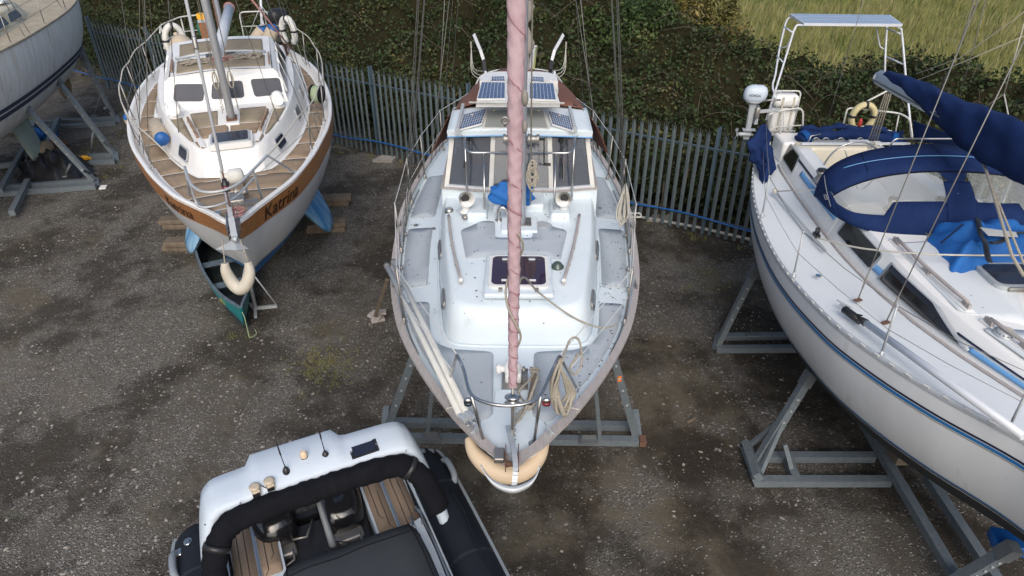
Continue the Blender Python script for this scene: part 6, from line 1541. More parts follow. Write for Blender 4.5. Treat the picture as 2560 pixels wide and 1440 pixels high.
        # handrail along the roof
        for y0,y1 in ((3.65,4.95),(2.55,3.35)):
            n=7; P=[V(sd*(np.interp(lerp(y0,y1,k/(n-1)),[q[1] for q in top],[q[0] for q in top])-.14),lerp(y0,y1,k/(n-1)),0) for k in range(n)]
            for p in P: p.z=TZ(p.x,p.y)+.07
            mb=MB(f); mb.tube([P[0]-V(0,0,.05)]+P+[P[-1]-V(0,0,.05)],.02,8)
            for k in (0,3,6): mb.bar(P[k]+V(0,-.06,-.035),P[k]+V(0,.06,-.035),.03,.06)
            mb.build('handrail',M['teak_grey'],root)
            mb=MB(f); mb.bar(V(P[0].x,P[0].y-.08,TZ(P[0].x,P[0].y)+.003),V(P[-1].x,P[-1].y+.08,TZ(P[-1].x,P[-1].y)+.003),.09,.02); mb.build('rail_plinth',M['gelcoat_white'],root)
    # round ventilator
    c=H.inv(W(2517,828,3.03)); c.z=TZ(c.x,c.y); mb=MB(f); mb.lathe(c,[(.115,0),(.115,.008),(.09,.016),(.085,.035),(.07,.045)],24); v=mb.build('ventilator',M['galv_light'],root)
    mb=MB(f); mb.lathe(c+V(0,0,.045),[(.045,0),(.042,.006)],20); mb.build('yellow_disc',M['foam_yellow'],v)
    mb=MB(f)
    for k in range(16): a=2*math.pi*k/16; mb.lathe(c+V(math.cos(a)*.086,math.sin(a)*.086,.02),[(.008,0),(.008,.004)],6,axis=(math.cos(a),math.sin(a),.3))
    mb.build('vent_holes',M['black_plastic'],v)
    # hatch ahead of the canopy
    hc=H.inv(W(2510,680,3.1)); mb=MB(f); rrect(mb,(hc.x+.15,hc.y-.02),.72,.5,.1,2.98,TZ(0,hc.y)+.05); h=mb.build('hatch',M['galv_light'],root); mb=MB(f); rrect(mb,(hc.x+.15,hc.y-.02),.62,.4,.08,TZ(0,hc.y)+.04,TZ(0,hc.y)+.06); mb.build('pane',M['glass_dark'],h)
    # cockpit well: cream seats and aft bulkhead
    mb=MB(f); mb.box((.0,7.1,2.30),(1.05,2.3,.04)); mb.build('cockpit_sole',M['deck_cool_white'],root)
    for sd in (-1,1): mb=MB(f); mb.box((sd*.42,7.0,2.42),(.34,2.2,.26),bev=.02); mb.build('cockpit_seat',M['cream'],root)
    mb=MB(f); mb.box((0,8.22,2.72),(1.30,.30,.54),bev=.04); mb.build('aft_bulkhead',M['cream'],root)
    mb=MB(f); mb.box((0,8.62,2.78),(1.62,.50,.36),bev=.04); mb.build('aft_deck_box',M['gelcoat_white'],root)
    mb=MB(f); mb.bar((-.62,8.16,3.03),(1.1,8.16,3.03),.04,.03); mb.box((.28,8.16,3.06),(.3,.06,.05)); mb.build('mainsheet_track',M['alu'],root)
    mb=MB(f); mb.lathe((-.06,5.98,2.9),[(.0,0),(.01,0)],4) if False else mb.box((0,5.97,2.75),(1.3,.05,.5)); mb.build('companionway_bulkhead',M['cream'],root)
    # steering wheel / hoop
    mb=MB(f); mb.tube([V(-.15+math.cos(a)*.42,7.35,2.95+math.sin(a)*.42) for a in [math.pi*2*i/28 for i in range(28)]],.014,6,closed=True)
    for k in range(6): a=k*math.pi/3; mb.tube([V(-.15,7.35,2.95),V(-.15+math.cos(a)*.42,7.35,2.95+math.sin(a)*.42)],.007,5)
    mb.build('steering_wheel',M['steel'],root)
    # winches
    for x,y,r in ((-.84,6.78,.085),(.80,6.3,.085),(-.35,5.75,.06),(.25,5.75,.06)): winch(root,f(V(x,y,3.0 if abs(x)>.5 else 3.06)),r,.17)
    p=H.inv(W(2050,492,3.05))
    # canopy
    yb,yf,hw,hx=6.30,5.12,1.30,.22
    def hood(u,v):
        """u -1..1 across, v 0 front foot .. 1 rear hoop"""
        a=u*math.pi/2
        rear=V(hx+hw*math.sin(a)*1.02,yb,3.0+.74*max(math.cos(a),0)**.62)
        ft=V(hx+hw*math.copysign(abs(math.sin(a))**.8,a),yb-.05-(yb-yf)*max(math.cos(a),0)**.55,3.06+.0*math.cos(a))
        ft.z=max(TZ(min(max(ft.x,-.75),.75),ft.y),3.0)-.01 if abs(ft.x)<.78 else 3.0
        q=lerp(ft,rear,v); bulge=math.sin(math.pi*v)**.9*.22*max(math.cos(a),0)**.7
        fwd=V(math.sin(a)*.55,-.62*max(math.cos(a),0),.72).normalized(); return q+fwd*bulge
    def hpatch(name,u0,u1,v0,v1,m,off,root_,nu=40,nv=24,vf=None,th=.004):
        mb=MB(f); rows=[]
        for j in range(nv+1):
            row=[]
            for i in range(nu+1):
                u=lerp(u0,u1,i/nu); a,b=(v0,v1) if vf is None else vf(u); v=lerp(a,b,j/nv); p=hood(u,v); e=.01
                n=(hood(min(u+e,1),v)-hood(max(u-e,-1),v)).cross(hood(u,min(v+e,1))-hood(u,max(v-e,0)))
                n=n.normalized() if n.length>1e-9 else V(0,-.5,.8)
                if n.z<0 and n.y>0: n=-n
                row.append(p+n*off)
            rows.append(row)
        mb.grid(rows); o=mb.build(name,M[m],root_); s=o.modifiers.new('s','SOLIDIFY'); s.thickness=th; s.offset=0; return o
    # cloth is four pieces round the clear windows: foot band, crown, centre bar, ends
    w0=lambda u:(.16,.60)
    wins=((-.80,-.055),(.055,.80))
    def wlo(u):  # lower edge of the windows, raised near the middle
        au=abs(u); return .30 if au<.33 else (.17 if au>.40 else lerp(.30,.17,(au-.33)/.07))
    def whi(u):
        au=abs(u); t=(au-.055)/(.80-.055); return lerp(.60,.36,max(0,t)**2.4)
    def wl2(u):
        au=abs(u); t=max(0,(au-.6)/.2); return lerp(wlo(u),.30,t**2)
    hd=hpatch('canopy',-1,1,.0,1,'canvas_navy',0,root,60,3,vf=lambda u:(whi(u) if .055<abs(u)<.80 else .5,1),th=.006)
    hpatch('canopy_foot',-1,1,0,1,'canvas_navy',0,hd,60,3,vf=lambda u:(0,wl2(u) if .055<abs(u)<.80 else .5),th=.006)
    for u0,u1 in ((-1,-.80),(-.057,.057),(.80,1)): hpatch('canopy_panel',u0,u1,0,.5,'canvas_navy',0.001,hd,10,12,th=.006)
    for u0,u1 in wins: hpatch('canopy_window',u0,u1,0,1,'vinyl_clear',-.002,hd,24,10,vf=lambda u:(wl2(u)-.01,whi(u)+.01),th=.003)
    hpatch('binding',-.80,.80,0,0,'canvas_black',.004,hd,60,2,vf=lambda u:(whi(u),whi(u)+.012)); 
    mb=MB(f); mb.tube([hood(u,.80)+V(0,-.0,.012) for u in [-.62+.9*i/24 for i in range(25)]],.006,5); mb.build('pale_piping',M['stripe_sky'],hd)
    mb=MB(f); mb.tube([hood(-.86+.04*i/8,.15+.75*i/8)+V(-.006,-.006,.008) for i in range(9)],.006,5); mb.build('pale_piping',M['rubber_grey'],hd)
    mb=MB(f); mb.tube(fillet([V(-.30,yb+.02,3.62),V(-.24,yb+.03,3.80),V(.80,yb+.03,3.80),V(.92,yb+.02,3.62)],.05),.013,8); mb.build('grab_bar',M['steel'],hd)
    mb=MB(f); mb.tube([V(hx+hw*math.sin(a)*1.0,yb+.01,2.98+.72*max(math.cos(a),0)**.62) for a in [-math.pi/2+math.pi*i/24 for i in range(25)]],.013,8); mb.build('hoop',M['steel'],hd)
    mb=MB(f)
    for u in (-.45,.0,.45): mb.tube([hood(u,lerp(.66,.98,i/10))+V(0,-.003,.006) for i in range(11)],.003,4)
    build_each(mb,'seam',M['canvas_black'],hd)
    mb=MB(f); P_=[hood(u,v)+V(-.008,-.012,.01) for u,v in ((-.90,.30),(-.87,.30),(-.87,.42),(-.90,.42))]; mb.tube(P_,.004,4,closed=True); mb.build('white_square_mark',M['paint_white'],hd)
    # deck lines led aft over the roof, organiser and blocks
    for k in range(4):
        a=f(V(-.22+.05*k,5.12,TZ(0,5.1)+.02)); c=f(V(.10+.045*k,3.92,TZ(.1,3.9)+.03)); d=f(V(.9,3.86-.04*k,TZ(.7,3.85)+.06)); mb=MB(); mb.tube([a,c,d],.008,5); mb.build('control_line',M['rope_green' if k%2 else 'rope'],root)
    mb=MB(f); mb.box((.18,3.92,TZ(.1,3.9)+.03),(.26,.09,.05),bev=.01); mb.build('deck_organiser',M['steel_dull'],root)
    for x in (.52,.62,.74): mb=MB(f); mb.ball((x,3.86,TZ(x,3.9)+.06),.05,10,1,.6,1.2); mb.build('block',M['black_plastic'],root)
    # mast just outside the picture and boom with navy cover
    mb=MB(f); mb.prism([(.09*math.cos(a)+.38,.13*math.sin(a)+3.55) for a in [2*math.pi*k/16 for k in range(16)]],3.0,13,True); ms=mb.build('mast',M['alu'],root)
    B0=f(V(.12,7.80,4.17)); B1=f(V(.36,3.8,4.20)); 
    mb=MB(); mb.tube([B0,B1],.085,16,sq=1.25); mb.lathe(B0,[(.06,-.03),(.09,-.02),(.088,.02)],16,axis=(B1-B0)); bm_=mb.build('boom',M['alu'],root)
    mb=MB(); mb.bar(B0+V(-.088,0,-.03),B1+V(-.088,0,-.03),.01,.02); mb.build('boom_groove',M['galv_dark'],bm_)
    # cover: one cloth surface draped over the stowed sail
    rows=[]; rs=random.Random(3)
    for k in range(60):
        t=k/59; c=lerp(B0,B1,.035+.965*t); hh=.10+.16*min(1,t*1.7)**.8; ww=.095+.10*min(1,t*1.6); drop=.02+.24*max(0,min(1,(t-.22)/.3))
        row=[]
        for i in range(25):
            a=math.pi*(-.0+i/24); # from left bottom over the top to right bottom
            x=-math.cos(a)*ww*(.55+.45*math.sin(a)**.5 if math.sin(a)>0 else .55); z=math.sin(a)**.75*hh if math.sin(a)>0 else 0
            e=(1-math.sin(a)) ; z-=drop*e**3
            x+=.018*math.sin(t*22+z*14)+.010*math.sin(t*55+a*3); z+=.02*math.sin(t*11)*math.sin(a)+.008*math.sin(t*47+a*5)
            row.append(c+V(x,0,z+.03))
        rows.append(row)
    mb=MB(); mb.slab(rows,.006); cvr=mb.build('boom_cover',M['canvas_navy'],root)
    for a,b in (((2318,228),(2345,195)),((2440,330),(2500,280)),((2470,290),(2620,200))): pass
    # lazy jacks, topping lift and shrouds
    def wy(px,py,Y): return WY(px,py,Y)
    for pts,r,m in (([wy(2290,185,8.6),wy(2400,145,8.2),wy(2520,60,7.9),wy(2600,0,7.8)],.006,'rope'),([wy(2295,200,8.6),wy(2420,150,8.3),wy(2560,90,8)],.006,'rope'),
        ([wy(2350,222,8.3),wy(2388,145,8.0),wy(2440,-10,7.8)],.006,'wire'),([wy(2402,228,8.0),wy(2425,150,7.9),wy(2470,-20,7.6)],.005,'wire'),([wy(2510,235,7.6),wy(2560,60,7.4)],.006,'rope_pale'),([wy(2510,235,7.6),wy(2525,310,7.35),wy(2550,365,7.2)],.008,'rope_pale'),([wy(2510,235,7.6),wy(2440,283,7.9)],.006,'rope')):
        mb=MB(); mb.tube(pts,r,5); mb.build('lazy_jack',M[m],root)
    wire(root,W(2145,748,2.68),wy(2470,-60,7.3),.007); wire(root,W(2215,805,2.70),wy(2620,-20,6.4),.007); wire(root,wy(1878+187,315,10.6),wy(2165,-20,9.9),.005,'wire','backstay',False)
    mb=MB(); mb.tube([wy(2450,385,7.9),wy(2470,440,7.0),wy(2530,640,6.0),wy(2560,690,5.8)],.018,6); mb.tube([wy(2452,385,7.9),wy(2485,480,6.8),wy(2560,660,5.9)],.012,6); mb.build('vang_tackle',M['rope'],root)
    # mainsheet falls
    for k in range(4): mb=MB(); mb.tube([wy(2212+5*k,235,9.85),wy(2172+7*k,350,f(V(0,8.2,0)).y)],.010,5); mb.build('mainsheet',M['rope'],root)
    # stern gear: pushpit, arch poles
    zd=2.62
    A=[wy(1925,292,10.9),wy(1960,277,11.1),wy(1998,270,11.25)]
    mb=MB(); q=[W(1918,350,2.65),wy(1922,285,10.95),wy(1960,275,11.1),wy(2000,270,11.15),wy(2008,280,11.15),wy(2006,345,11.1)]; mb.tube(fillet(q,.08),.015,8); mb.tube([wy(1930,318,10.95),wy(1965,316,11.1),wy(2003,313,11.12)],.012,8); mb.tube([wy(1960,277,11.1),wy(1958,350,11.1)],.012,6); mb.build('pushpit',M['pvc_white'],root)
    mb=MB(); q=[wy(2105,325,11.0),wy(2118,272,11.05),wy(2132,270,11.05),wy(2248,283,11.0),wy(2275,297,10.8),wy(2282,350,10.6)]; mb.tube(fillet(q,.08),.015,8); mb.tube([wy(2108,312,11.0),wy(2180,318,11.0),wy(2240,330,10.8)],.012,6); mb.tube([wy(2248,283,11.0),wy(2238,335,10.9)],.012,6)
    mb.tube([wy(2140,268,11.05),wy(2222,225,11.0)],.016,6); mb.build('pushpit',M['pvc_white'],root)
    # solar arch
    zP=4.62; P=[W(1975,34,zP),W(2225,37,zP),W(2257,60,zP),W(2010,58,zP)]
    sp=solar(root,P,'arch_solar_panel',(6,3),'alu','solar_pale',t=.04,fr=.02)
    YL=P[3].y; YB=P[0].y
    mb=MB(); 
    L1=[P[3]+V(.06,.05,-.05),wy(1992,62,YL),wy(1985,75,YL-.02),wy(1950,190,YL-.15),wy(1915,300,YL-.35)]
    L2=[P[0]+V(.08,-.05,-.05),wy(1970,45,YB-.02),wy(1964,58,YB-.05),wy(1948,125,YB-.3),wy(1938,190,YB-.6),wy(1930,215,YB-.7),wy(1940,250,YB-.9)]
    mb.tube(fillet(L1,.1),.017,8); mb.tube(fillet(L2,.1),.017,8)
    for a,b in (((1962,68),(1982,82)),((1942,140),(1960,158)),((1945,225),(1992,265))): mb.tube([wy(*a,YL+.2),wy(*b,YL-.05)],.013,6)
    mb.tube(fillet([wy(1978,92,YL),wy(1968,118,YL+.05),wy(1950,120,YL+.2)],.1),.011,6); mb.build('arch_frame',M['alu'],root)
    R1=[P[2]+V(-.06,.03,-.05),wy(2253,72,YL),wy(2258,120,YL-.1),wy(2264,190,YL-.2),wy(2275,300,YL-.5),wy(2279,345,YL-.7)]
    R2=[P[1]+V(-.06,-.03,-.05),wy(2217,72,YB-.1),wy(2214,120,YB-.2),wy(2212,185,YB-.5)]
    mb=MB(); mb.tube(R1,.017,8); mb.tube(R2,.017,8)
    for a,b in (((2218,72),(2250,84)),((2212,140),(2256,160))): mb.tube([wy(*a,YB-.2),wy(*b,YL-.1)],.013,6)
    mb.tube(fillet([wy(2190,66,YB-.1),wy(2200,118,YB-.15),wy(2213,124,YB-.2)],.08),.012,6); mb.build('arch_frame',M['alu'],root)
    # stanchions and guard lines
    pv={-1:wy(1915,300,10.8),1:wy(2282,300,10.7)}
    for sd in (-1,1):
        last=pv[sd]
        for y in (6.5,4.85,3.2,2.1):
            ft=f(V(sd*(H.b(y)-.07),y,H.zs(y))); tp=ft+V(-.02*sd*(-1 if sd<0 else 1),0,.60); stanchion(root,ft,tp,'galv_light')
            lines_between(root,[last,lerp(last,tp,.5)-V(0,0,.04),tp],.004,'wire'); lines_between(root,[last-V(0,0,.28),lerp(last,tp,.5)-V(0,0,.3),tp-V(0,0,.28)],.003,'wire'); last=tp
        pu=f(V(sd*.35,.8,3.5)); lines_between(root,[last,pu],.004,'wire')
    mb=MB(f); mb.tube(crom([V(-.42,.95,3.5),V(-.3,.3,3.52),V(0,-.1,3.54),V(.3,.3,3.52),V(.42,.95,3.5)],6),.014,8)
    for x,y in ((-.42,.95),(.42,.95),(-.15,.25),(.15,.25)): mb.tube([V(x,y,3.5),V(x,y+.05,2.93)],.013,6)
    mb.build('pulpit',M['steel'],root)
    # genoa track with car, sheet across the deck, cleat, badge
    mb=MB(f); T=[H.inv(W(px,py,2.64)) for px,py in ((1935,480),(2000,560),(2063,632))]; mb.bar(T[0]+V(0,0,.02),T[2]+V(0,0,.02),.035,.018); mb.build('genoa_track',M['galv_light'],root)
    c=H.inv(W(2040,592,2.66)); mb=MB(f); mb.box(c+V(0,0,.03),(.06,.12,.04)); mb.lathe(c+V(-.015,0,.09),[(.045,0),(.045,.03)],14,axis=(1,0,0)); mb.build('sheet_car',M['black_plastic'],root)
    mb=MB(); mb.tube(crom([W(2044,595,2.76),W(2150,620,2.95),W(2300,634,3.15),W(2430,638,3.2),W(2600,638,3.2)],6),.011,6); mb.build('genoa_sheet',M['rope_pale'],root)
    mb=MB(); mb.tube([W(1945,478,2.72),W(2050,474,3.05)],.008,5); mb.ball(W(1938,478,2.68),.045,8); mb.build('furling_line',M['rope_pale'],root)
    cleat(tr,f(H.inv(W(2110,768,2.70))),.2,R(-55),'galv_light')
    c=H.inv(W(2130,792,2.72)); mb=MB(f); mb.tube([c+V(-.05,.1,.03),c+V(.03,-.12,.03)],.045,10); mb.build('fairlead_roller',M['black_plastic'],root)
    c=H.inv(W(2046,690,2.66)); mb=MB(f); mb.lathe(c+V(0,0,.003),[(.035,0),(.035,.006)],16); bd=mb.build('filler_cap',M['steel_dull'],root); mb=MB(f); mb.lathe(c+V(0,0,.01),[(.018,0),(.018,.004)],12); mb.build('blue_disc',M['stripe_blue'],bd)
    for px,py in ((2145,750),(2215,806)): c=W(px,py,2.70); mb=MB(); mb.box(c+V(0,0,-.0),(.09,.05,.012),R(20)); mb.build('rusty_chain_plate',M['rust'],root)
    # triangular navy dodger on the far guard wires
    mb=MB(); mb.plate([wy(2283,302,10.6),wy(2283,352,10.55),wy(2440,372,8.5),wy(2400,345,9.0)],.01); mb.build('side_dodger',M['canvas_navy'],root)
    mb=MB(); mb.bar(wy(1953,298,10.95),wy(1950,350,10.9),.02,.02); mb.build('rail_post',M['pvc_white'],root)
    return root,f,D,TZ
rroot,rf,rD,rTZ=cruiser()
# spinnaker pole lying along the left side deck
A=W(2165,808,2.80); B=W(2560,1092,2.98); r_=thing('spinnaker_pole',A,'long silver spinnaker pole lying along the left side deck of the white yacht','pole')
mb=MB(); mb.tube([A,B],.036,14); mb.build('tube',M['alu'],r_); d=(B-A).normalized(); mb=MB(); mb.lathe(A-d*.10,[(.02,0),(.035,.03),(.043,.1)],12,axis=d); mb.tube([A-d*.1,A-d*.14+V(0,0,.03),A-d*.08+V(0,0,.05)],.01,6); mb.build('end_fitting',M['black_plastic'],r_)
# grey outboard with its maker's name, on the left stern rail
def text_on(txt,origin,ux,uy,size,m,parent,name='lettering',shear=0,w=None,off=.012):
    cu=bpy.data.curves.new('t','FONT'); cu.body=txt; cu.size=1; cu.shear=shear; cu.offset=off; cu.resolution_u=3
    o=bpy.data.objects.new('t',cu); COL.objects.link(o); dg=bpy.context.evaluated_depsgraph_get(); me=bpy.data.meshes.new_from_object(o.evaluated_get(dg)); COL.objects.unlink(o); bpy.data.objects.remove(o)
    W_=max(v.co.x for v in me.vertices); ux=Vector(ux).normalized(); uy=Vector(uy).normalized(); k=size if w is None else size
    mb=MB(); sx=(w/W_) if w else size
    for v in me.vertices: mb.V(Vector(origin)+ux*v.co.x*sx+uy*v.co.y*size)
    for p in me.polygons: mb.F(list(p.vertices))
    o=mb.build(name,M[m],parent); s=o.modifiers.new('s','SOLIDIFY'); s.thickness=.002; return o
oc=WY(1884,250,11.0); oroot,oT,ocw=outboard('outboard_motor',oc,R(172),'rib_arch','galv_light','pale silver grey outboard motor clamped on the left stern rail of the white yacht',.86)
a=onplane(1873,241,oc+V(0,-.132,.10),V(-.12,-1,.12)); b=onplane(1902,243,oc+V(0,-.132,.10),V(-.12,-1,.12)); text_on('HONDA',a,b-a,V(0,.12,1),.055,'letter_grey',ocw,w=(b-a).length)
mb=MB(); mb.box(oc+V(.10,.05,-.30),(.05,.18,.2)); mb.bar(oc+V(.06,0,-.2),oc+V(.45,-.02,-.15),.03,.05); mb.build('mounting_bracket',M['galv_light'],oroot)
# liferaft canister in its frame
c=WY(1955,285,11.35); Wd=.40; lr=thing('liferaft_canister',c-V(0,0,.4),'white liferaft canister strapped upright on the stern rail of the white yacht','liferaft')
mb=MB(); mb.box(c+V(0,0,-.12),(.40,.24,.50),R(-4),bev=.05); mb.build('lower_shell',M['paint_white'],lr); mb=MB(); mb.box(c+V(.0,0,.245),(.42,.26,.21),R(-4),bev=.07); mb.build('upper_shell',M['paint_white'],lr)
mb=MB()
for x in (-.08,.10): mb.bar(c+V(x,-.135,.33),c+V(x,-.135,-.36),.03,.008,(0,1,0))
build_each(mb,'strap',M['fender_white'],lr)
mb=MB(); mb.tube(fillet([c+V(-.22,-.02,-.36),c+V(-.22,-.02,.40),c+V(.23,-.02,.40),c+V(.23,-.02,-.36)],.08),.014,8); mb.tube([c+V(-.22,-.14,.12),c+V(.23,-.14,.12)],.012,6); mb.tube([c+V(-.22,-.14,-.25),c+V(.23,-.14,-.25)],.012,6); mb.build('frame',M['pvc_white'],lr)
# yellow horseshoe buoy with its red float light
horseshoe('life_buoy',WY(2157,293,10.98),.36,.42,.062,R(0),'foam_yellow','cream yellow horseshoe lifebuoy on the stern rail of the white yacht')
c=WY(2151,305,10.9); mb=MB(); mb.lathe(c-V(0,0,.07),[(.03,0),(.035,.02),(.028,.09),(.015,.13)],12); mb.build('float_light',M['red'],None,'small red float light inside the yellow horseshoe lifebuoy','float light')
# furled navy canopy rolled behind the cockpit, with bright ties
def rolled():
    root=thing('rolled_canopy',WY(2140,345,10.6),'navy canvas canopy rolled up across the stern behind the cockpit','canvas cover')
    pts=[WY(1998,352,10.55),WY(2020,340,10.6),WY(2070,338,10.65),WY(2130,336,10.7),WY(2190,342,10.68),WY(2240,350,10.6),WY(2262,362,10.5)]
    q=crom(pts,8); mb=MB(); mb.tube(q,[.10+.02*math.sin(k*.9)+.012*math.sin(k*2.3) for k in range(len(q))],16,sq=.75); mb.build('roll',M['canvas_navy'],root)
    q2=[p+V(.05,.16,.06+.03*math.sin(k*.5)) for k,p in enumerate(q[4:-4])]; mb=MB(); mb.tube(q2,[.07+.02*math.sin(k*1.3) for k in range(len(q2))],12,sq=.6); mb.build('roll',M['canvas_navy'],root)
    mb=MB(); mb.bar(WY(2030,352,10.50),WY(2170,358,10.45),.02,.05); mb.build('clear_flap',M['rubber_grey'],root)
    for k in (6,len(q)-10):
        d=(q[k+1]-q[k-1]).normalized(); mb=MB(); mb.lathe(q[k]-d*.05,[(.125,0),(.128,.04),(.124,.09)],16,axis=d,sy=.85); mb.bar(q[k]+V(0,-.11,.02),q[k]+V(.03,-.13,-.2),.05,.012,(1,0,0)); mb.build('tie_strap',M['canvas_blue'],root)
    mb=MB(); mb.tube([WY(2018,358,10.42),WY(2028,340,10.45),WY(2052,336,10.5)],.012,6)
    for px in (2040,2064,2102,2150): c=WY(px,350,10.45); mb.tube([c+V(math.cos(a)*.05,0,math.sin(a)*.035) for a in [math.pi*i/8 for i in range(9)]],.008,5)
    build_each(mb,'frame_fitting',M['steel'],root)
rolled()
# navy cloth bundle hanging on the left quarter
def bundle(name,pts,rad,m,label,cat,seed):
    q=crom(pts,7); n=len(q); R_=random.Random(seed); ph=[R_.uniform(0,6) for _ in range(6)]; mb=MB(); rows=[]
    for k,p in enumerate(q):
        t=k/(n-1); r=np.interp(t,[i/(len(rad)-1) for i in range(len(rad))],rad); row=[]
        for i in range(25):
            a=2*math.pi*(i%24)/24; rr=r*(1+.34*math.sin(3*a+ph[0]+t*7)+.22*math.sin(7*a+ph[1]+t*11)+.16*math.sin(t*26+ph[2]+a)+.08*math.sin(t*55+a*5)); row.append(p+V(math.cos(a)*rr,math.sin(a)*rr*.7,.3*rr*math.sin(2*a+t*8)))
        rows.append(row)
    mb.grid(rows); return mb.build(name,M[m],None,label,cat)
bundle('furled_ensign',[WY(1908,312,10.65),WY(1904,335,10.5),WY(1898,360,10.35),WY(1906,385,10.25),WY(1918,410,10.1),WY(1913,445,9.9),WY(1908,458,9.8)],[.03,.09,.13,.14,.12,.06,.02],'canvas_navy','crumpled navy cloth bundle hanging at the left quarter of the white yacht','cloth',4)
mb=MB(); mb.tube([WY(1925,355,10.4),WY(1906,470,9.75)],.018,6); mb.build('flag_staff',M['pvc_white'],None,'white staff leaning beside the navy cloth bundle','staff')
# bundled rope on the mainsheet
hung_coil('rope_coil',WY(2186,355,10.25),.28,.42,12,.009,'rope_pale','pale rope hank hanging behind the cockpit of the white yacht',12)
# blue sail bag with black straps on the roof
def sailbag():
    root=thing('sail_bag',W(2470,625,3.1),'crumpled bright blue sail bag with black straps on the white yacht roof','bag'); C=W(2470,618,3.16); rows=[]; n=26
    out=[W(2325,592,3.12),W(2330,560,3.15),W(2400,552,3.15),W(2480,552,3.15),W(2600,560,3.15),W(2600,650,3.1),W(2500,655,3.1),W(2430,668,3.1),W(2385,670,3.1),W(2372,640,3.1)]; m_=len(out); cc=sum(out,Vector())/m_
    for k in range(15):
        q=k/14; row=[]
        for i in range(61):
            t=(i%60)/60*m_; a=out[int(t)%m_]; b=out[(int(t)+1)%m_]; e=lerp(a,b,t-int(t)); r=(1-q); p=cc+(e-cc)*min(1,r*1.0)*(1+.04*math.sin(t*7)*r)
            z=rTZ(0,p.y-2.15)+.0+.26*(1-r**3.5)*(.85+.2*math.sin(p.x*11+p.y*7)+.12*math.sin(p.y*19-p.x*6)+.06*math.sin(p.x*33+p.y*21)); row.append(V(p.x,p.y,max(z,2.98)))
        rows.append(row)
    mb=MB(); mb.grid(rows); b_=mb.build('cloth',M['bag_blue'],root)
    zt=lambda p:V(p.x,p.y,rTZ(0,p.y-2.15)+.25)
    for pts in ([(2440,552),(2452,585),(2462,620),(2475,655)],[(2475,612),(2510,600),(2545,585),(2600,575)]):
        P=[W(px,py,3.33) for px,py in pts]; mb=MB()
        P=crom(P,4); P=[V(p.x,p.y,3.345+.02*math.sin(p.x*11+p.y*7)) for p in P]; mb.tube(P,.03,8,sq=.35); mb.build('strap',M['black_plastic'],root)
    mb=MB(); P=[W(2450,568,3.375),W(2540,580,3.375),W(2545,592,3.37),W(2470,588,3.37)]; mb.plate(P[::-1],.006); pl=mb.build('printed_panel',M['pvc_white'],root)
    mb=MB(); mb.bar(W(2352,608,3.32),W(2408,560,3.38),.02,.01); mb.build('seam',M['stripe_navy'],root)
sailbag()
# ---------------------------------------------------------------- cradles (square section steel)
def cradle(name,label,group,beams,arms,braces=(),pads=(),posts=(),m='galv',w=.10):
    """each beam / arm is its own part"""
    allp=[Vector(a) for a,b in beams]; c=sum(allp,Vector())/len(allp); c.z=0
    root=thing(name,c,label,'boat cradle',group)
    for a,b in beams: mb=MB(); mb.bar(a,b,w,w); mb.build('beam',M[m],root)
    for a,b in arms: 
        mb=MB(); mb.bar(a,b,w*.9,w*.9,(0,1,0)); 
        o=mb.build('arm',M[m],root)
    for a,b in braces: mb=MB(); mb.bar(a,b,w*.5,w*.5,(0,1,0)); mb.build('brace',M[m],root)
    for a,b in posts: mb=MB(); mb.bar(a,b,w*.8,w*1.2,(0,1,0)); mb.build('corner_post',M[m],root)
    # welded gussets and bolt heads
    for (a,b) in arms:
        d=(b-a).normalized(); mb=MB()
        for t in (.35,.5,.62,.74): q=lerp(a,b,t); mb.lathe(q+V(0,-w*.47,0),[(.016,0),(.016,.012)],8,axis=(0,-1,0))
        build_each(mb,'bolt',M['galv_light'],root)
        mb=MB(); q=lerp(a,b,.93); mb.bar(q-d*.10,q+d*.10,w*1.15,w*1.15,(0,1,0)); mb.build('sleeve',M['galv_dark'],root)
    for c_,sz,rz,pm in pads: mb=MB(); mb.box(c_,sz,rz,bev=.02); mb.build('pad',M[pm],root)
    return root
# centre boat: cradle seen each side of the bow
zl=.07
B0=[(W(988,1056,zl),W(1592,1066,zl)),(W(962,1094,zl),W(1596,1103,zl))]
for a,b in B0: pass
cr=cradle('boat_cradle','grey steel cradle under the bow of the pale blue yacht','steel boat cradles',
 B0,[(W(962,1088,.1),cf(V(-1.12,2.9,2.05))),(W(1588,1085,.1),cf(V(1.12,2.9,2.05)))],
 [(W(1068,1090,.1),cf(V(-1.0,3.0,1.5))),(W(1500,1100,.1),cf(V(1.0,3.0,1.5)))],
 [(cf(V(-1.1,2.9,2.1)),(.08,.3,.3),0,'timber'),(cf(V(1.1,2.9,2.1)),(.08,.3,.3),0,'timber')],
 [(W(958,1094,.02)+V(0,0,.0),W(958,1094,.02)+V(0,.45,.14)),(W(1597,1103,.02),W(1597,1103,.02)+V(0,.45,.14))],w=.105)
for px,py in ((1078,1092),(1472,1100)):
    mb=MB(); c=W(px,py,.13); mb.box(c,(.26,.14,.03)); mb.bar(c+V(-.1,0,.05),c+V(.1,0,.05),.01,.09); mb.build('screw_bracket',M['galv_dark'],cr)
mb=MB(); c=W(1549,950,1.0); 
a_=cr
mb=MB(); a=W(1588,1085,.1); b=cf(V(1.12,2.9,2.05)); q=lerp(a,b,.62); mb.box(q+V(0,-.055,0),(.05,.01,.09)); mb.build('orange_tag',M['orange'],cr)
# rust on the near right corner
mb=MB(); c=W(1600,1100,.07); mb.box(c+V(.03,-.02,0),(.09,.12,.11)); mb.build('rusty_end_plate',M['rust'],cr)
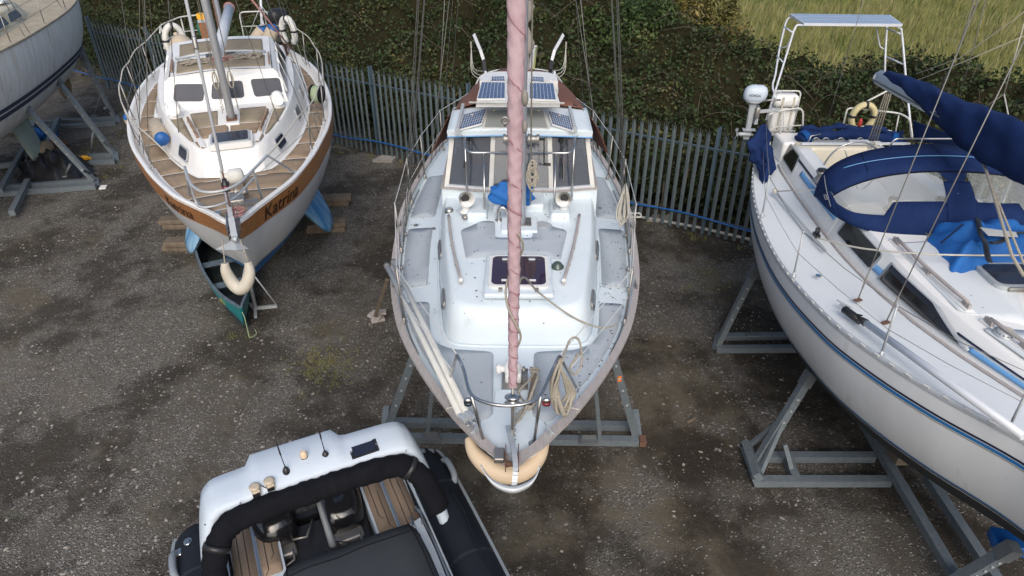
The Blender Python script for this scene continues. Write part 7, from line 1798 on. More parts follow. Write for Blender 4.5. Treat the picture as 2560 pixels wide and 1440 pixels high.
# long beams aft under the centre boat and rear stand timber at the left
cradle('boat_cradle','steel cradle beams under the keel of the pale blue yacht','steel boat cradles',[(V(-.3,6.6,.06),V(-.3,11.6,.06)),(V(.35,6.6,.06),V(.35,11.6,.06)),(V(-1.7,10.4,.165),V(1.75,10.4,.165))],[(V(-1.7,10.4,.2),cf(V(-1.2,6.6,1.9))),(V(1.75,10.4,.2),cf(V(1.2,6.6,1.9)))],w=.1)
mb=MB(); mb.bar(W(938,790,.15),WY(968,700,9.2),.06,.05,(0,1,0)); pr_=mb.build('timber_prop',M['timber'],None,'weathered timber prop leaning against the left hull of the pale blue yacht','timber prop')
r_=thing('timber_offcuts',W(945,802,0),'small pale timber offcuts stacked beside the left hull of the pale blue yacht','timber')
for k,(dx,dz,a) in enumerate(((0,.03,20),(-.05,.09,-25),(.03,.15,10))): mb=MB(); mb.box(W(945,802,0)+V(dx,.02*k,dz),(.24,.12,.055),R(a),bev=.006); mb.build('offcut',M['teak_grey'],r_)
# right boat cradles
def inv_z(p,z): return V(p.x,p.y,z)
RBc=lambda x,y,z:RB.f(V(x,y,z))
c1=cradle('boat_cradle','grey steel cradle arm frame beside the stern half of the white yacht','steel boat cradles',
 [(W(1795,842,.07),V(5.8,9.22,.07)),(W(1790,873,.07),V(5.8,8.86,.07))],
 [(W(1795,860,.1),WY(1893,665,9.0)),],[(W(1812,838,.1),WY(1888,672,9.15))],[],[(W(1788,875,.03),W(1800,838,.2))])
mb=MB(); c=W(1880,838,.13); mb.box(c,(.22,.12,.05),bev=.02); mb.build('screw_bracket',M['galv_dark'],c1)
c2=cradle('boat_cradle','large grey steel cradle under the middle of the white yacht','steel boat cradles',
 [(W(1885,1143,.07),W(2185,1143,.07)),(W(1885,1203,.07),W(2225,1203,.07)),(W(2105,965,.175),W(2385,1440,.175)+V(0,-.8,0)),(W(2318,1190,.175),W(2485,1440,.175)+V(.0,-.8,0)),(W(1965,1140,.074),W(1990,1200,.074))],
 [(W(1886,1165,.10),WY(2030,930,6.75))],[(W(1865,1120,.1),lerp(W(1886,1165,.10),WY(2030,930,6.75),.50)),(W(1895,1195,.1),lerp(W(1886,1165,.10),WY(2030,930,6.75),.56)),(W(1978,1170,.13),W(1962,1110,.45))],
 [(WY(2030,925,6.78)+V(.02,0,.03),(.08,.26,.20),0,'galv_dark')],[(W(1862,1125,.04),W(1893,1207,.12)),(W(1862,1125,.04)+V(0,0,.14),W(1893,1207,.12)+V(0,0,.1))],w=.11)
c3=cradle('boat_cradle','steel support arm with bright blue pad at the bow of the white yacht','steel boat cradles',
 [(W(2380,1445,.28),W(2420,1442,.28))],[(W(2385,1455,.3),WY(2530,1372,4.35))],[],[(WY(2535,1358,4.5),(.42,.24,.14),R(-15),'hose_blue')],w=.12)
mb=MB(); mb.box(V(5.12,6.75,.28),(.26,1.1,.12)); mb.box(V(5.15,7.7,.36),(.4,.8,.1)); mb.build('keel_timber',M['timber'],None,'long timber baulk under the keel of the white yacht','timber')
# ---------------------------------------------------------------- the mossy yacht at the far left
LB=Hull((-13.85,22.6),R(171.2),[(0,.05,3.42,2.2,1.0),(.3,.25,3.40,1.9,1.0),(.8,.62,3.38,1.7,1.0),(1.5,1.0,3.36,1.5,.95),(2.4,1.3,3.33,1.35,.9),(3.4,1.5,3.31,1.2,.85),(4.6,1.64,3.3,1.15,.85),(6.0,1.74,3.3,1.12,.8),(7.5,1.78,3.3,1.1,.8),(9,1.7,3.32,1.15,.8),(10.5,1.4,3.36,1.3,.85),(11.6,.9,3.42,1.6,.9)],rake=.3)
def left_boat():
    H=LB; f=H.f; root=thing('mossy_yacht',f(V(0,5,0)),'dirty white yacht with mossy decks and a blue waterline stripe','yacht')
    wl=lambda y:max(2.02,H.zc(y)+.05)
    hull_mesh(H,'hull',M['hull_dirty'],root,H.zs,wl); hull_mesh(H,'lower_hull',M['hull_dirty'],root,wl,H.zc,50,8)
    z_strip=lambda a,b,m,n: hull_mesh(H,n,M[m],root,lambda y:a,lambda y:b,60,3,.008,(-1,1),False,.45)
    z_strip(2.20,2.10,'stripe_hull_navy','waterline_stripe'); z_strip(2.06,1.95,'stripe_hull_navy','waterline_stripe')
    deck_mesh(H,'deck',M['deck_mossy'],root,.06,.04,.05)
    cap_rail(H,'toe_rail',M['deck_mossy'],root,.05,.05,.03,60,False)
    D=lambda x,y:H.zs(y)-.06+.05*(1-min((x/max(H.b(y)-.04,.05))**2,1))
    foot=[(0,3.5),(.35,3.55),(.6,3.8),(.85,4.6),(1.0,5.6),(1.08,7),(1.08,10)]; top=[(0,3.9),(.28,3.93),(.48,4.1),(.68,4.8),(.82,5.7),(.9,7),(.9,10)]
    ZT=lambda x,y:3.62+.02*(y-4); mb=MB(f); loft_trunk(mb,foot,top,lambda x,y:D(x,y)-.03,ZT,0,prof=((0,0),(.75,.85),(.92,.97),(1,1))); t=mb.build('coachroof',M['roof_mossy'],root)
    fx=lambda y:np.interp(y,[q[1] for q in foot],[q[0] for q in foot]); tx=lambda y:np.interp(y,[q[1] for q in top],[q[0] for q in top])
    for sd in (-1,1):
        for y,w in ((5.1,.8),(6.2,1.1)):
            p0=V(sd*fx(y),y,D(1,y)); p1=V(sd*tx(y),y,ZT(0,y)); nn=(p1-p0).cross(V(sd*.08,1,0)); nn=nn if nn.x*sd>0 else -nn; c=lerp(p0,p1,.52); nw=f(c+nn.normalized())-f(c)
            porthole(root,f(c)+nw*.015,nw,w,.19,name='window',rnd=.25,frame='roof_mossy')
    for sd in (-1,1):
        pv=None
        for y in (2.0,3.6,5.4,7.4):
            ft=f(V(sd*(H.b(y)-.08),y,H.zs(y))); tp=ft+V(0,0,.62); stanchion(root,ft,tp,'steel_dull')
            if pv: lines_between(root,[pv,tp],.005,'wire'); lines_between(root,[pv-V(0,0,.3),tp-V(0,0,.3)],.005,'wire')
            pv=tp
        for y in (6.3,6.6): wire(root,f(V(sd*(H.b(y)-.12),y,3.3)),f(V(0,6.4,11)),.008)
        wire(root,f(V(sd*1.2,3.2,3.3)),f(V(0,6.4,11)),.008)
    mb=MB(f); mb.lathe((0,6.3,3.6),[(.08,0),(.08,9)],12); mb.build('mast',M['alu'],root)
    mb=MB(f); mb.box((-.25,4.5,3.72),(.55,.5,.06),bev=.02); mb.build('fore_hatch',M['gelcoat_white'],root)
    heapz=lambda x,y:3.30
    # bilge keels with encrusted toes
    for sd in (-1,1):
        mb=MB(f); rows=[]
        for k in range(9):
            q=k/8; x=sd*lerp(.62,.86,q); z=lerp(1.5,.35,q); ya,yb=5.75+.25*q,6.95-.1*q; t=.18
            rows.append([V(x+math.sin(a)*t/2,(ya+yb)/2-math.cos(a)*(yb-ya)/2*.8,z) for a in [2*math.pi*i/24 for i in range(25)]])
        I=mb.grid(rows); mb.F(I[-1][:-1]); mb.build('bilge_keel',M['keel_dirty'],root)
        mb=MB(f); mb.ball((sd*.86,6.1,.36),.30,16,.55,1.5,.8); mb.build('keel_bulb',M['barnacle'],root)
    mb=MB(f); mb.ball((-.1,2.2,.95),.28,16,.5,1.2,1.4); mb.bar((-.1,2.2,1.6),(-.1,2.2,.9),.1,.4); mb.build('rudder',M['barnacle'],root)
left_boat()
lg='steel boat cradles'
L1=cradle('boat_cradle','nearest grey steel cradle under the mossy yacht','steel boat cradles',
 [(W(0,481,.07)+V(-1.2,0,0),W(238,452,.07)),(W(0,494,.07)+V(-1.2,0,0),W(240,466,.07)),(W(30,533,.17),W(70,452,.17))],
 [(W(235,452,.1),LB.f(V(-1.22,7.05,1.98)))],[(W(238,438,.1),W(205,425,.5))],[(LB.f(V(-1.2,7.05,2.0)),(.1,.3,.34),0,'galv_dark')],[(W(240,466,.0),W(236,446,.1))],w=.12)
L2=cradle('boat_cradle','middle grey steel cradle under the mossy yacht','steel boat cradles',
 [(W(225,392,.07),W(284,388,.07)),(W(225,407,.07),W(288,403,.07)),(W(0,415,.07),W(40,410,.07))],
 [(W(284,385,.1),LB.f(V(-1.22,5.0,1.98)))],[(W(290,378,.1),W(258,352,.5))],[(LB.f(V(-1.2,5.0,2.0)),(.1,.3,.34),0,'galv_dark')],[(W(290,405,0),W(286,382,.1))],w=.12)
L3=cradle('boat_cradle','farthest grey steel cradle under the mossy yacht','steel boat cradles',
 [(W(0,318,.07)+V(-1,0,0),W(288,296,.07)),(W(0,332,.07)+V(-1,0,0),W(290,308,.07)),(W(62,350,.17),W(92,300,.17)),(W(118,360,.17),W(146,298,.17))],
 [(W(286,294,.1),LB.f(V(-1.05,2.6,1.98)))],[(W(286,286,.1),W(262,270,.5))],[(LB.f(V(-1.05,2.6,2.0)),(.1,.3,.3),0,'galv_dark')],[(W(294,308,0),W(288,290,.1))],w=.12)
mb=MB(); mb.bar(W(0,478,.29),W(70,355,.29),.11,.11); mb.build('beam',M['galv'],L1)
# screw props under the arms
for (a,b,rt) in (((163,440),(176,410),L1),((228,385),(232,330),L2),((238,290),(250,240),L3)):
    A=W(*a,.1); B=WY(*b,A.y); mb=MB(); mb.tube([A,B],.03,8); mb.lathe(A-V(0,0,.02),[(.09,0),(.09,.05)],8); mb.build('screw_prop',M['galv_dark'],rt)
# black plastic sheet heaped on the ground, blue net, sundries
def tarp():
    rs=random.Random(6); mb=MB(); C=[W(30,425,0),W(95,390,0),W(165,392,0),W(215,405,0),W(240,425,0),W(190,455,0),W(110,465,0),W(40,462,0)]
    cc=sum(C,Vector())/len(C); n=48; rows=[]
    for k in range(15):
        q=k/14; row=[]
        for i in range(n+1):
            t=(i%n)/n*len(C); a=C[int(t)%len(C)]; b=C[(int(t)+1)%len(C)]; e=lerp(a,b,t-int(t)); r=1-q
            w=1+.08*math.sin(t*9.3)*r; p=cc+(e-cc)*r*w
            hh=.46*(1-r**2.2)+.10*math.sin(p.x*9+p.y*5)*math.sin(p.y*8-p.x*3)*(r>.02)*(1-r**4)+.05*math.sin(p.x*23+p.y*17)*(1-r**4)+.03*math.sin(t*21)*r*(1-r)*3
            row.append(V(p.x,p.y,max(.012,hh+.01)))
        rows.append(row)
    mb.grid(rows); mb.build('plastic_sheet',M['tarp_black'],None,'crumpled black plastic sheet heaped under the mossy yacht','tarpaulin')
tarp()
lump('blue_net',W(103,338,.1),.42,.28,.16,'bag_blue','tangled bright blue netting beside the steel cradle under the mossy yacht','netting',5,amt if False else None) if False else lump('blue_netting',W(103,338,.05),.40,.26,.16,'bag_blue','tangled bright blue netting under the mossy yacht','netting',5,amp=.3,fr=6)
lump('yellow_glove',W(210,396,.06),.16,.07,.06,'yellow_box','yellow work glove dropped beside the black plastic sheet','glove',2,amp=.3,fr=5)
lump('scrap_bag',W(140,362,.08),.25,.2,.14,'rust','rusty brown scrap bundle behind the black plastic sheet','scrap',7,amp=.3,fr=5)
mb=MB(); mb.box(W(258,468,.015),(.15,.2,.03),R(15),bev=.005); mb.build('white_tile',M['paint_white'],None,'small white square lid lying on the gravel near the cradle corner','lid')
# white pole and litter along the fence
mb=MB(); mb.tube([W(1592,541,.035),W(1740,567,.035),W(1886,601,.035)],.032,8); mb.build('white_pole',M['pvc_white'],None,'long thin white pole lying on the ground along the fence','pole')
for px,py,a,l in ((962,400,30,'torn flat cardboard piece on the gravel at the fence foot left'),(1648,547,5,'pale flat slab on the ground near the white pole')):
    mb=MB(); c=W(px,py,.02); mb.prism([(c.x-.3,c.y-.12),(c.x+.22,c.y-.16),(c.x+.3,c.y+.12),(c.x-.1,c.y+.2)],.004,lambda x,y:.035+.05*abs(math.sin(x*7+y*5))); mb.build('slab',M['concrete'],None,l,'slab')
mb=MB(); mb.bar(W(1650,546,.03),WY(1660,455,13.45),.05,.02,(1,0,0)); mb.build('timber_lath',M['timber'],None,'grey timber lath leaning against the palisade fence','lath')
mb=MB(); mb.bar(W(1690,550,.03),WY(1722,420,13.35),.04,.03,(1,0,0)); mb.build('timber_stick',M['rust'],None,'dark brown stick leaning against the palisade fence','stick')
mb=MB(); mb.bar(W(1718,1056,.02),W(1740,1044,.03),.035,.02); mb.build('wood_splinter',M['timber'],None,'short pale wood splinter on the gravel right of the blue yacht','splinter')
# weeds at the fence foot and in the yard
def weeds():
    rs=np.random.RandomState(77); cs=[]
    for k in range(70): u=rs.uniform(3,27); cs.append((FENCE_A+FD*u-FN*rs.uniform(.0,.35),.05+.09*rs.rand(),14))
    for px,py in ((225,370),(260,355),(275,395),(300,410),(250,440),(170,430),(800,905),(830,920),(780,930),(860,390),(600,850),(1900,690),(1990,620),(310,330),(70,300)):
        for q in range(5): p=W(px+rs.uniform(-28,28),py+rs.uniform(-12,12),0); cs.append((p,.03+.04*rs.rand(),12))
    for k in range(150): p=W(rs.normal(815,42),rs.normal(915,32),0); cs.append((p,.012+.018*rs.rand(),10))
    for k in range(70): p=W(rs.normal(1770,40),rs.normal(700,25),0); cs.append((p,.012+.018*rs.rand(),8))
    co=[]; 
    for c,h,n in cs:
        for k in range(n):
            a=rs.rand()*6.28; r=rs.rand()*.09; x=c.x+math.cos(a)*r; y=c.y+math.sin(a)*r; w=.006; hh=h*(.5+rs.rand()); lx,ly=rs.normal(0,.5,2)*hh
            co+= [(x-w,y,0.002),(x+w,y,0.002),(x+lx,y+ly,hh)]
    co=np.array(co,dtype=np.float32); n=len(co)//3; me=bpy.data.meshes.new('weeds'); me.vertices.add(n*3); me.vertices.foreach_set('co',co.ravel()); me.loops.add(n*3); me.loops.foreach_set('vertex_index',np.arange(n*3)); me.polygons.add(n); me.polygons.foreach_set('loop_start',np.arange(n)*3); me.polygons.foreach_set('loop_total',np.full(n,3)); me.update()
    me.materials.append(mat('weed',(.10,.12,.03),.9,col2=(.2,.17,.08),scale=2,amt=.9)); o=bpy.data.objects.new('weeds',me); COL.objects.link(o); tag(o,'sparse dry grass and weeds along the fence foot and cradles','weeds',kind='stuff')
weeds()
# ================================================================ the inflatable in the foreground
def rib():
    th=R(154.5); O=V(-1.97,5.05,0); ey=V(math.sin(th),math.cos(th),0); ex=V(math.cos(th),-math.sin(th),0); f=lambda p:O+ex*p[0]+ey*p[1]+V(0,0,p[2]); c0=.17
    inv=lambda p:V((p-O).dot(ex),(p-O).dot(ey),p.z)
    root=thing('inflatable_boat',f(V(c0,2,0)),'black tubed inflatable boat with white arch and grey cover in the foreground','inflatable boat')
    for sd in (-1,1):
        pts=[V(c0+sd*1.17,-.02,1.12),V(c0+sd*1.17,.02,1.12),V(c0+sd*1.17,.10,1.12),V(c0+sd*1.17,.25,1.12),V(c0+sd*1.17,.6,1.12),V(c0+sd*1.17,1.5,1.12),V(c0+sd*1.16,2.6,1.13),V(c0+sd*1.05,3.6,1.2),V(c0+sd*.7,4.5,1.3),V(c0+sd*.1,5.0,1.36)]
        rr=[.10,.17,.225,.255,.265,.265,.265,.26,.25,.24]
        P=[];RR=[]
        for k in range(len(pts)-1):
            for q in range(5): P.append(lerp(pts[k],pts[k+1],q/5)); RR.append(lerp(rr[k],rr[k+1],q/5))
        P.append(pts[-1]);RR.append(rr[-1]); mb=MB(f); mb.tube(P,RR,24); tb=mb.build('tube',M['rib_tube'],root)
        mb=MB(f); st=[V(p.x+sd*(r*.985),p.y,p.z+.04) for p,r in zip(P[8:],RR[8:])]; 
        for a,b in zip(st,st[1:]): mb.bar(a,b,.03,.13,(0,0,1))
        mb.build('rubbing_strip',M['rubber_grey'],tb)
        for px,py in (((470,1352),(447,1371)) if sd>0 else ((1055,1125),(1077,1120))):
            c=inv(W(px,py,1.37)); q_=min(max(c.x-(c0+sd*1.17),-.2),.2); rl=np.interp(c.y,[.02,.10,.25,.6],[.17,.225,.255,.265]); c.z=1.12+math.sqrt(max(rl*rl-q_*q_,.01))-.002; mb=MB(f); mb.lathe(c-V(0,0,.02),[(.045,0),(.045,.022),(.03,.028),(.02,.024)],16); mb.build('valve',M['steel'],tb)
        mb=MB(f)
        for yy in (.62,1.55,2.5): mb.lathe(V(c0+sd*1.17,yy,1.12),[(.2665,0),(.2668,.035)],28,axis=(0,1,0),cap=False)
        build_each(mb,'seam_tape',M['rubber_seam'],tb)
        mb=MB(f); y=.47; hx=c0+sd*(1.17+.19); a=[V(hx,y-.17,1.28),V(hx+sd*.03,y-.10,1.34),V(hx+sd*.03,y+.10,1.34),V(hx,y+.17,1.28)]; mb.tube(crom(a,4),[.035]*13,8); mb.box(V(hx-sd*.02,y,1.262),(.12,.40,.02),ry=R(sd*28)); mb.build('grab_handle',M['rubber_grey'],tb)
    # hull below and floor
    mb=MB(f); mb.grid([[V(c0-.95*q*w,y,.62-.22*(1-abs(q))*1.0+.28*abs(q)) for q in (-1,-.5,0,.5,1)] for y,w in ((0,1),(2,1),(3.5,.85),(4.7,.3))]); mb.build('hull',M['paint_white'],root)
    mb=MB(f); mb.box((c0,2.1,.80),(1.96,3.9,.03)); mb.build('floor',M['galv_dark'],root)
    # transom, side decks with tan foam and white mouldings
    for x in (-.72,.72): mb=MB(f); mb.box((c0+x,.10,.92),(.46,.08,.36)); mb.build('transom',M['rib_arch'],root)
    mb=MB(f); mb.box((c0,.10,.86),(.98,.08,.24)); mb.build('engine_cutout',M['black_plastic'],root)
    for sd in (-1,1):
        mb=MB(f); mb.prism([(c0+sd*x,y) for x,y in ((.45,.05),(.93,.05),(.95,3.6),(.62,3.6),(.60,1.2),(.45,.9))],.86,1.16); sdk=mb.build('side_deck',M['rib_arch'],root)
        zf=lambda x,y:1.165
        for poly in ([(.475,.10),(.66,.10),(.66,.84),(.475,.84)],[(.70,.10),(.90,.10),(.91,.98),(.70,.98)],[(.64,1.10),(.84,1.05),(.90,1.05),(.92,3.4),(.66,3.4)]):
            pad_(f,sdk,[(c0+sd*x,y) for x,y in poly],zf,'foam_decking','eva_tan',.03,.008)
        mb=MB(f)
        for x,y0,y1 in ((.53,.18,.62),(.60,.3,.78),(.77,.16,.9),(.84,.2,.8),(.74,1.2,3.3),(.82,1.2,3.3)):
            mb.tube([V(c0+sd*x,y0,1.176),V(c0+sd*x,y1,1.176),V(c0+sd*(x+.03),y1+.05,1.176)],.0035,4)
        mb.build('foam_groove',M['black_plastic'],sdk)
        mb=MB(f); mb.bar((c0+sd*.68,.08,1.18),(c0+sd*.68,1.0,1.18),.02,.012); mb.build('steel_seam',M['steel'],sdk)
        mb=MB(f); mb.bar((c0+sd*.955,.2,1.22),(c0+sd*.965,3.7,1.22),.05,.10); mb.build('inner_moulding',M['rib_arch'],root)
    c=inv(W(1046,1267,1.2)); mb=MB(f); mb.lathe((c.x,c.y,1.18),[(.045,0),(.045,.008),(.03,.012)],18); mb.build('filler_cap',M['steel'],root)
    # arch
    prof=[(1.12,1.12,1.02),(1.08,1.4,.93),(1.0,1.8,.73),(.93,2.02,.61),(.88,2.09,.585),(.80,2.12,.572),(.5,2.13,.565),(.2,2.13,.56),(0,2.13,.56)]
    path=[V(c0+x,y,z) for x,z,y in prof]+[V(c0-x,y,z) for x,z,y in prof[-2::-1]]
    path=crom(path,5); rows=[]; n=len(path)
    for k,p in enumerate(path):
        t=(path[min(k+1,n-1)]-path[max(k-1,0)]).normalized(); t=V(t.x,0,t.z).normalized(); nn=V(-t.z,0,t.x); nn=nn if nn.z>=0 or abs(nn.z)<.1 else -nn
        if k==0: n_prev=nn
        up=V(t.z,0,-t.x); up=-up if up.dot(p-V(c0,p.y,1.2))<0 else up
        xr=(p.x-c0); hwa=.21; hwf=.20
        bump=.10*max(0,min(1,(.42-abs(xr-.12))/.05+.5)) if p.z>2.0 else 0
        ring=[]
        for a,b in ((-1,-.5),(-.97,.5),(-.85,.95),(-.3,1.05),(.3,1.0),(.8,.75),(1,.2),(1,-.6),(.85,-1),(-.85,-1),(-1,-.5)):
            yy=a*(hwa+bump if a<0 else hwf); ring.append(p+V(0,yy,0)+up*(.062*b+(.035*(bump>0.05) if b>0 and a<.5 else 0)))
        rows.append(ring)
    mb=MB(f); I=mb.grid(rows); mb.F(I[0][:-1]); mb.F(I[-1][:-1]); ar=mb.build('arch',M['rib_arch'],root)
    # rolled black cover lashed along the forward edge
    pp=[V(c0+x,y,z) for x,y,z in ((1.02,1.16,1.60),(.97,1.03,1.82),(.89,.93,1.96),(.76,.865,2.05),(.5,.85,2.08),(.2,.845,2.08),(0,.845,2.08))]
    pp=pp+[V(2*c0-p.x,p.y,p.z) for p in pp[-2::-1]]; q=crom(pp,7); n=len(q)
    mb=MB(f); mb.tube(q,[(.108+.005*math.sin(k*1.9)+.004*math.sin(k*.7))*(.8 if k in (0,n-1) else 1) for k in range(n)],18,sq=.9); cv=mb.build('rolled_cover',M['canvas_black'],ar)
    for k in (12,n-18):
        d=(q[k+1]-q[k-1]).normalized(); mb=MB(f); mb.lathe(q[k]-d*.03,[(.118,0),(.118,.05)],18,axis=d); mb.build('strap',M['black_plastic'],cv)
    zA=2.20
    def onarch(px,py,z=zA): return inv(W(px,py,z))
    for bx,by,tx,ty in ((717,1183,683,1082),(815,1143,788,1040)):
        c=onarch(bx,by,2.19); c.z=2.17; b=inv(WY(tx,ty,f(c).y-.02)); mb=MB(f); mb.lathe(c,[(.038,0),(.04,.012),(.032,.06),(.012,.10)],12); an=mb.build('antenna_base',M['black_plastic'],ar)
        mb=MB(f); mb.tube([c+V(0,0,.09),lerp(c,b,.45),lerp(c,b,.5),b],[.005,.004,.008,.003],6); mb.build('whip',M['black_plastic'],an)
    c=onarch(762,1150,2.19); c.z=2.17; mb=MB(f); mb.lathe(c,[(.065,0),(.062,.014),(.04,.05),(.034,.06)],16); l=mb.build('anchor_light',M['black_plastic'],ar); mb=MB(f); mb.lathe(c+V(0,0,.06),[(.032,0),(.034,.02),(.03,.055),(.018,.075)],14); mb.build('lens',M['fender_cream'],l)
    for px,py in ((638,1224),(674,1209)):
        c=onarch(px,py,2.2); c.z=2.155; mb=MB(f); mb.box(c+V(0,0,.035),(.07,.11,.07),R(10),bev=.015); mb.lathe(c+V(0,.0,.07),[(.045,0),(.048,.015),(.03,.025)],16); hn=mb.build('cabin_light',M['fender_beige'],ar)
        mb=MB(f); mb.box(c+V(0,.055,.03),(.06,.012,.04)); mb.build('lens',M['black_plastic'],hn)
    mb=MB(f); A=onarch(652,1216,2.21); A.z=2.19; B=onarch(664,1213,2.21); B.z=2.19; mb.tube(crom([A+V(.02,0,0),A+V(0,-.01,.02),B+V(0,.01,-.01),B],4),.004,5); mb.build('cable',M['black_plastic'],ar)
    qd=[onarch(px,py,2.19) for px,py in ((881,1147),(948,1124),(939,1096),(870,1119))]
    for p in qd: p.z=2.192
    mb=MB(f); cc=sum(qd,Vector())/4; mb.plate([f_ for f_ in [p for p in qd]],.025) ; sv=mb.build('solar_vent',M['black_plastic'],ar)
    mb=MB(f); mb.plate([cc+(p-cc)*V(.8,.8,1).x+V(0,0,.004) for p in qd],.006); mb.build('cells',M['glass_dark'],sv)
    for s in (0,1):
        p=lerp(qd[0],qd[3],.5) if s==0 else lerp(qd[1],qd[2],.5); mb=MB(f); mb.lathe(lerp(p,cc,.08)+V(0,0,.002),[(.011,0),(.011,.006)],10); mb.build('screw',M['steel'],sv)
    for px,py in ((600,1256),(773,1183),(867,1152),(1015,1125),(512,1310)):
        c=onarch(px,py,2.18); c.z=2.165; mb=MB(f); mb.lathe(c,[(.007,0),(.007,.012)],8); mb.build('bolt',M['steel_dull'],ar)
    # twin outboards under and behind the arch
    for x,yc,Lh,zt in ((-.20,.17,.42,1.42),(.46,-.02,.52,1.50)):
        mb=MB(f); rows=[]
        for q,a,b in ((0,.17,.72),(.06,.22,.92),(.25,.24,1.0),(.6,.225,.95),(.85,.17,.75),(.97,.08,.4),(1,.005,.03)): rows.append([V(c0+x+math.copysign(abs(math.cos(t))**.7,math.cos(t))*a,yc+math.copysign(abs(math.sin(t))**.7,math.sin(t))*b*Lh,lerp(.98,zt,q)-.10*math.sin(t)*q) for t in [2*math.pi*i/24 for i in range(25)]])
        I=mb.grid(rows); mb.F(I[0][:-1]); eg=mb.build('outboard_engine',M['black_gloss'],root)
        mb=MB(f); mb.bar((c0+x,yc-.3,1.12),(c0+x,yc-.75,.55),.14,.22,(1,0,0),.08,.16,bev=.3); mb.build('leg',M['black_plastic'],eg)
        mb=MB(f); mb.box((c0+x,yc+Lh+.03,.98),(.30,.16,.18),bev=.03); mb.tube([(c0+x-.12,yc+Lh,1.05),(c0+x-.1,yc+Lh+.2,1.08),(c0+x+.1,yc+Lh+.22,1.0)],.014,6); mb.build('clamp_bracket',M['steel_dull'],eg)
    # battery tray clutter and tow post
    mb=MB(f); mb.box((c0,.55,.92),(.85,.6,.2),bev=.03); mb.build('engine_well_tray',M['black_plastic'],root)
    mb=MB(f); mb.tube([(c0+.1,.3,1.08),(c0+.2,.5,1.10),(c0+.35,.45,1.08)],.015,6); mb.tube([(c0-.1,.3,1.06),(c0-.25,.5,1.09),(c0-.3,.3,1.08)],.012,6); build_each(mb,'fuel_hose',M['steel_dull'],root)
    a=inv(W(835,1372,1.55)); b=V(a.x+.03,a.y-.28,1.98); mb=MB(f); mb.tube([V(a.x,a.y,1.2),a,b],[.035,.035,.024],12); po=mb.build('tow_post',M['galv_dark'],root)
    mb=MB(f); mb.tube([b+V(math.cos(t)*.04,0,.035+math.sin(t)*.04) for t in [2*math.pi*i/14 for i in range(14)]],.011,8,closed=True); mb.build('tow_eye',M['steel'],po)
    mb=MB(f); mb.lathe(V(a.x,a.y,1.50),[(.06,0),(.075,.03),(.06,.09)],14); mb.tube(crom([V(a.x+.07,a.y,1.55),V(a.x,a.y-.09,1.53),V(a.x-.14,a.y,1.56),V(a.x-.2,a.y+.1,1.6)],5),.008,5); mb.build('collar',M['black_plastic'],po)
    # charcoal cover over the console and seats
    rows=[]; outl=[(.60,1.30,1.0),(.60,1.30,1.45),(.52,1.22,1.66)]
    def row(y,zt,hw,zb=1.02,k=0):
        xs=[(-1.02,zb),(-1.03,zb+.25),(-1.0,zt-.12),(-.9,zt-.02),(-.6,zt),(-.2,zt-.01),(.2,zt),(.6,zt),(.9,zt-.02),(1.0,zt-.12),(1.03,zb+.25),(1.02,zb)]
        return [V(c0-.13+hw*x+.004*math.sin(y*9+x*5),y+.008*math.sin(x*6),z+.006*math.sin(x*9+y*7)) for x,z in xs]
    rows=[row(1.25,1.05,.60),row(1.21,1.3,.62),row(1.20,1.60,.62),row(1.24,1.70,.62),row(1.36,1.735,.63),row(1.6,1.74,.64),row(2.0,1.75,.64),row(2.5,1.78,.64),row(3.0,1.80,.62),row(3.1,1.3,.62),row(3.12,1.02,.62)]
    mb=MB(f); mb.slab(rows,.008); cvr_=mb.build('console_cover',M['cover_charcoal'],root)
    for j in (3,8): mb=MB(f); mb.tube([r[j]+V(0,0,.004) for r in rows[2:9]],.004,5); mb.build('seam',M['canvas_black'],cvr_)
    mb=MB(f); mb.tube([p+V(0,-.002,.006) for p in rows[4][1:-1]],.004,5); mb.build('seam',M['canvas_black'],cvr_)
    # grab line looped along the right tube
    mb=MB(f); pts=[V(c0-1.17-.10-.02*math.sin(y*7),y,1.12+.25+.03*abs(math.sin(y*5.2))) for y in [.8+.08*k for k in range(36)]]; mb.tube(pts,.008,5); mb.build('grab_line',M['rib_tube'],root)
    # right side white locker with handrail and black strap
    mb=MB(f); mb.prism([(c0-.72,1.06),(c0-.86,1.02),(c0-.90,3.2),(c0-.74,3.2)],1.17,1.42); mb.build('side_locker',M['rib_arch'],root)
    mb=MB(f); hp=[V(c0-.83,.98,1.50),V(c0-.86,1.10,1.55),V(c0-.86,1.6,1.54),V(c0-.84,2.3,1.52)]; mb.tube(crom(hp,5),.018,8); mb.tube([hp[1],V(hp[1].x,hp[1].y,1.4)],.014,6); hr=mb.build('handrail',M['steel'],root)
    mb=MB(f); mb.tube([V(c0-.85,1.85,1.53),V(c0-.84,2.6,1.5)],.04,10); mb.build('handrail_sleeve',M['canvas_black'],hr)
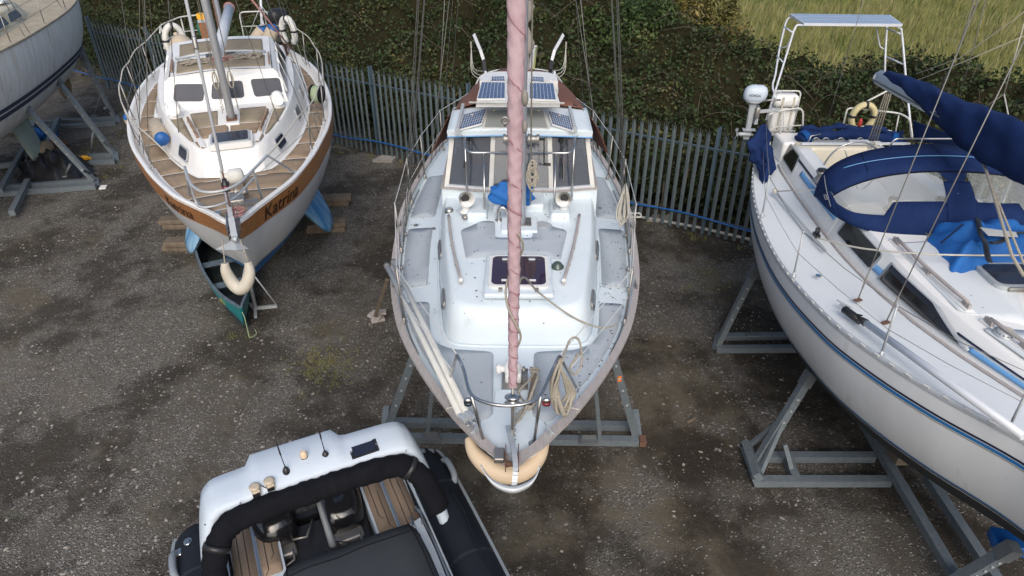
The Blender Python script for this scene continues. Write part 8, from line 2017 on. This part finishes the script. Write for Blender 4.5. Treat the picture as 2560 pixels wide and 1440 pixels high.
    mb=MB(f); mb.lathe(V(c0-.72,1.72,1.5),[(.13,0),(.14,.02),(.12,.05)],20,axis=(-1,0,.3)); sp_=mb.build('speaker',M['black_plastic'],root)
    mb=MB(f); mb.tube([V(c0-.76,1.02,1.48),V(c0-.77,1.2,1.44)],.014,8); mb.build('hinge',M['steel'],root)
    # trailer under it
    tr=thing('boat_trailer',f(V(c0,2,0)),'galvanised trailer carrying the black tubed inflatable boat','trailer')
    for x in (-.55,.55): mb=MB(f); mb.bar((c0+x,.3,.5),(c0+x*.5,4.8,.5),.08,.1); mb.build('side_beam',M['galv'],tr)
    mb=MB(f); mb.bar((c0-.85,1.6,.38),(c0+.85,1.6,.38),.08,.08); mb.build('axle',M['galv'],tr)
    for x in (-.9,.9):
        mb=MB(f); mb.lathe((c0+x-.08,1.6,.32),[(.2,0),(.31,.02),(.32,.08),(.31,.14),(.2,.16)],22,axis=(1,0,0)); wh=mb.build('wheel',M['black_plastic'],tr)
rib()

# fallen leaves and grit on the decks of the pale blue yacht
def leaf_litter():
    rs=np.random.RandomState(21); mb=MB()
    for k in range(520):
        if k%4==0: y=rs.uniform(1.9,4.2); x=rs.uniform(-.7,.75); ft=np.interp(y,[2,4.2],[.5,.85]); x=x*ft/.75; z=cTZ(x,y)
        else:
            y=rs.uniform(.8,5.6); sd=1 if rs.rand()<.72 else -1; x=sd*(CB.b(y)-.12-abs(rs.normal(0,.22))); 
            if abs(x)<.95 and y>1.7: continue
            if abs(x)<.1: continue
            z=cD(x,y)
        s=.005+.012*rs.rand()**2; a=rs.rand()*6.28; c=V(x,y,z+.011); t=V(math.cos(a),math.sin(a),.1)*s; u=V(-math.sin(a),math.cos(a),.15)*s*.6
        I=[mb.V(cf(q)) for q in (c-t,c-u,c+t,c+u)]; mb.F(I)
    mb.build('leaf_litter',mat('dead_leaf',(.05,.035,.02),.9,col2=(.09,.06,.03),scale=9,amt=.8),None,'dark bits of leaf litter scattered over the pale blue decks','leaf litter',None,'stuff')
leaf_litter()
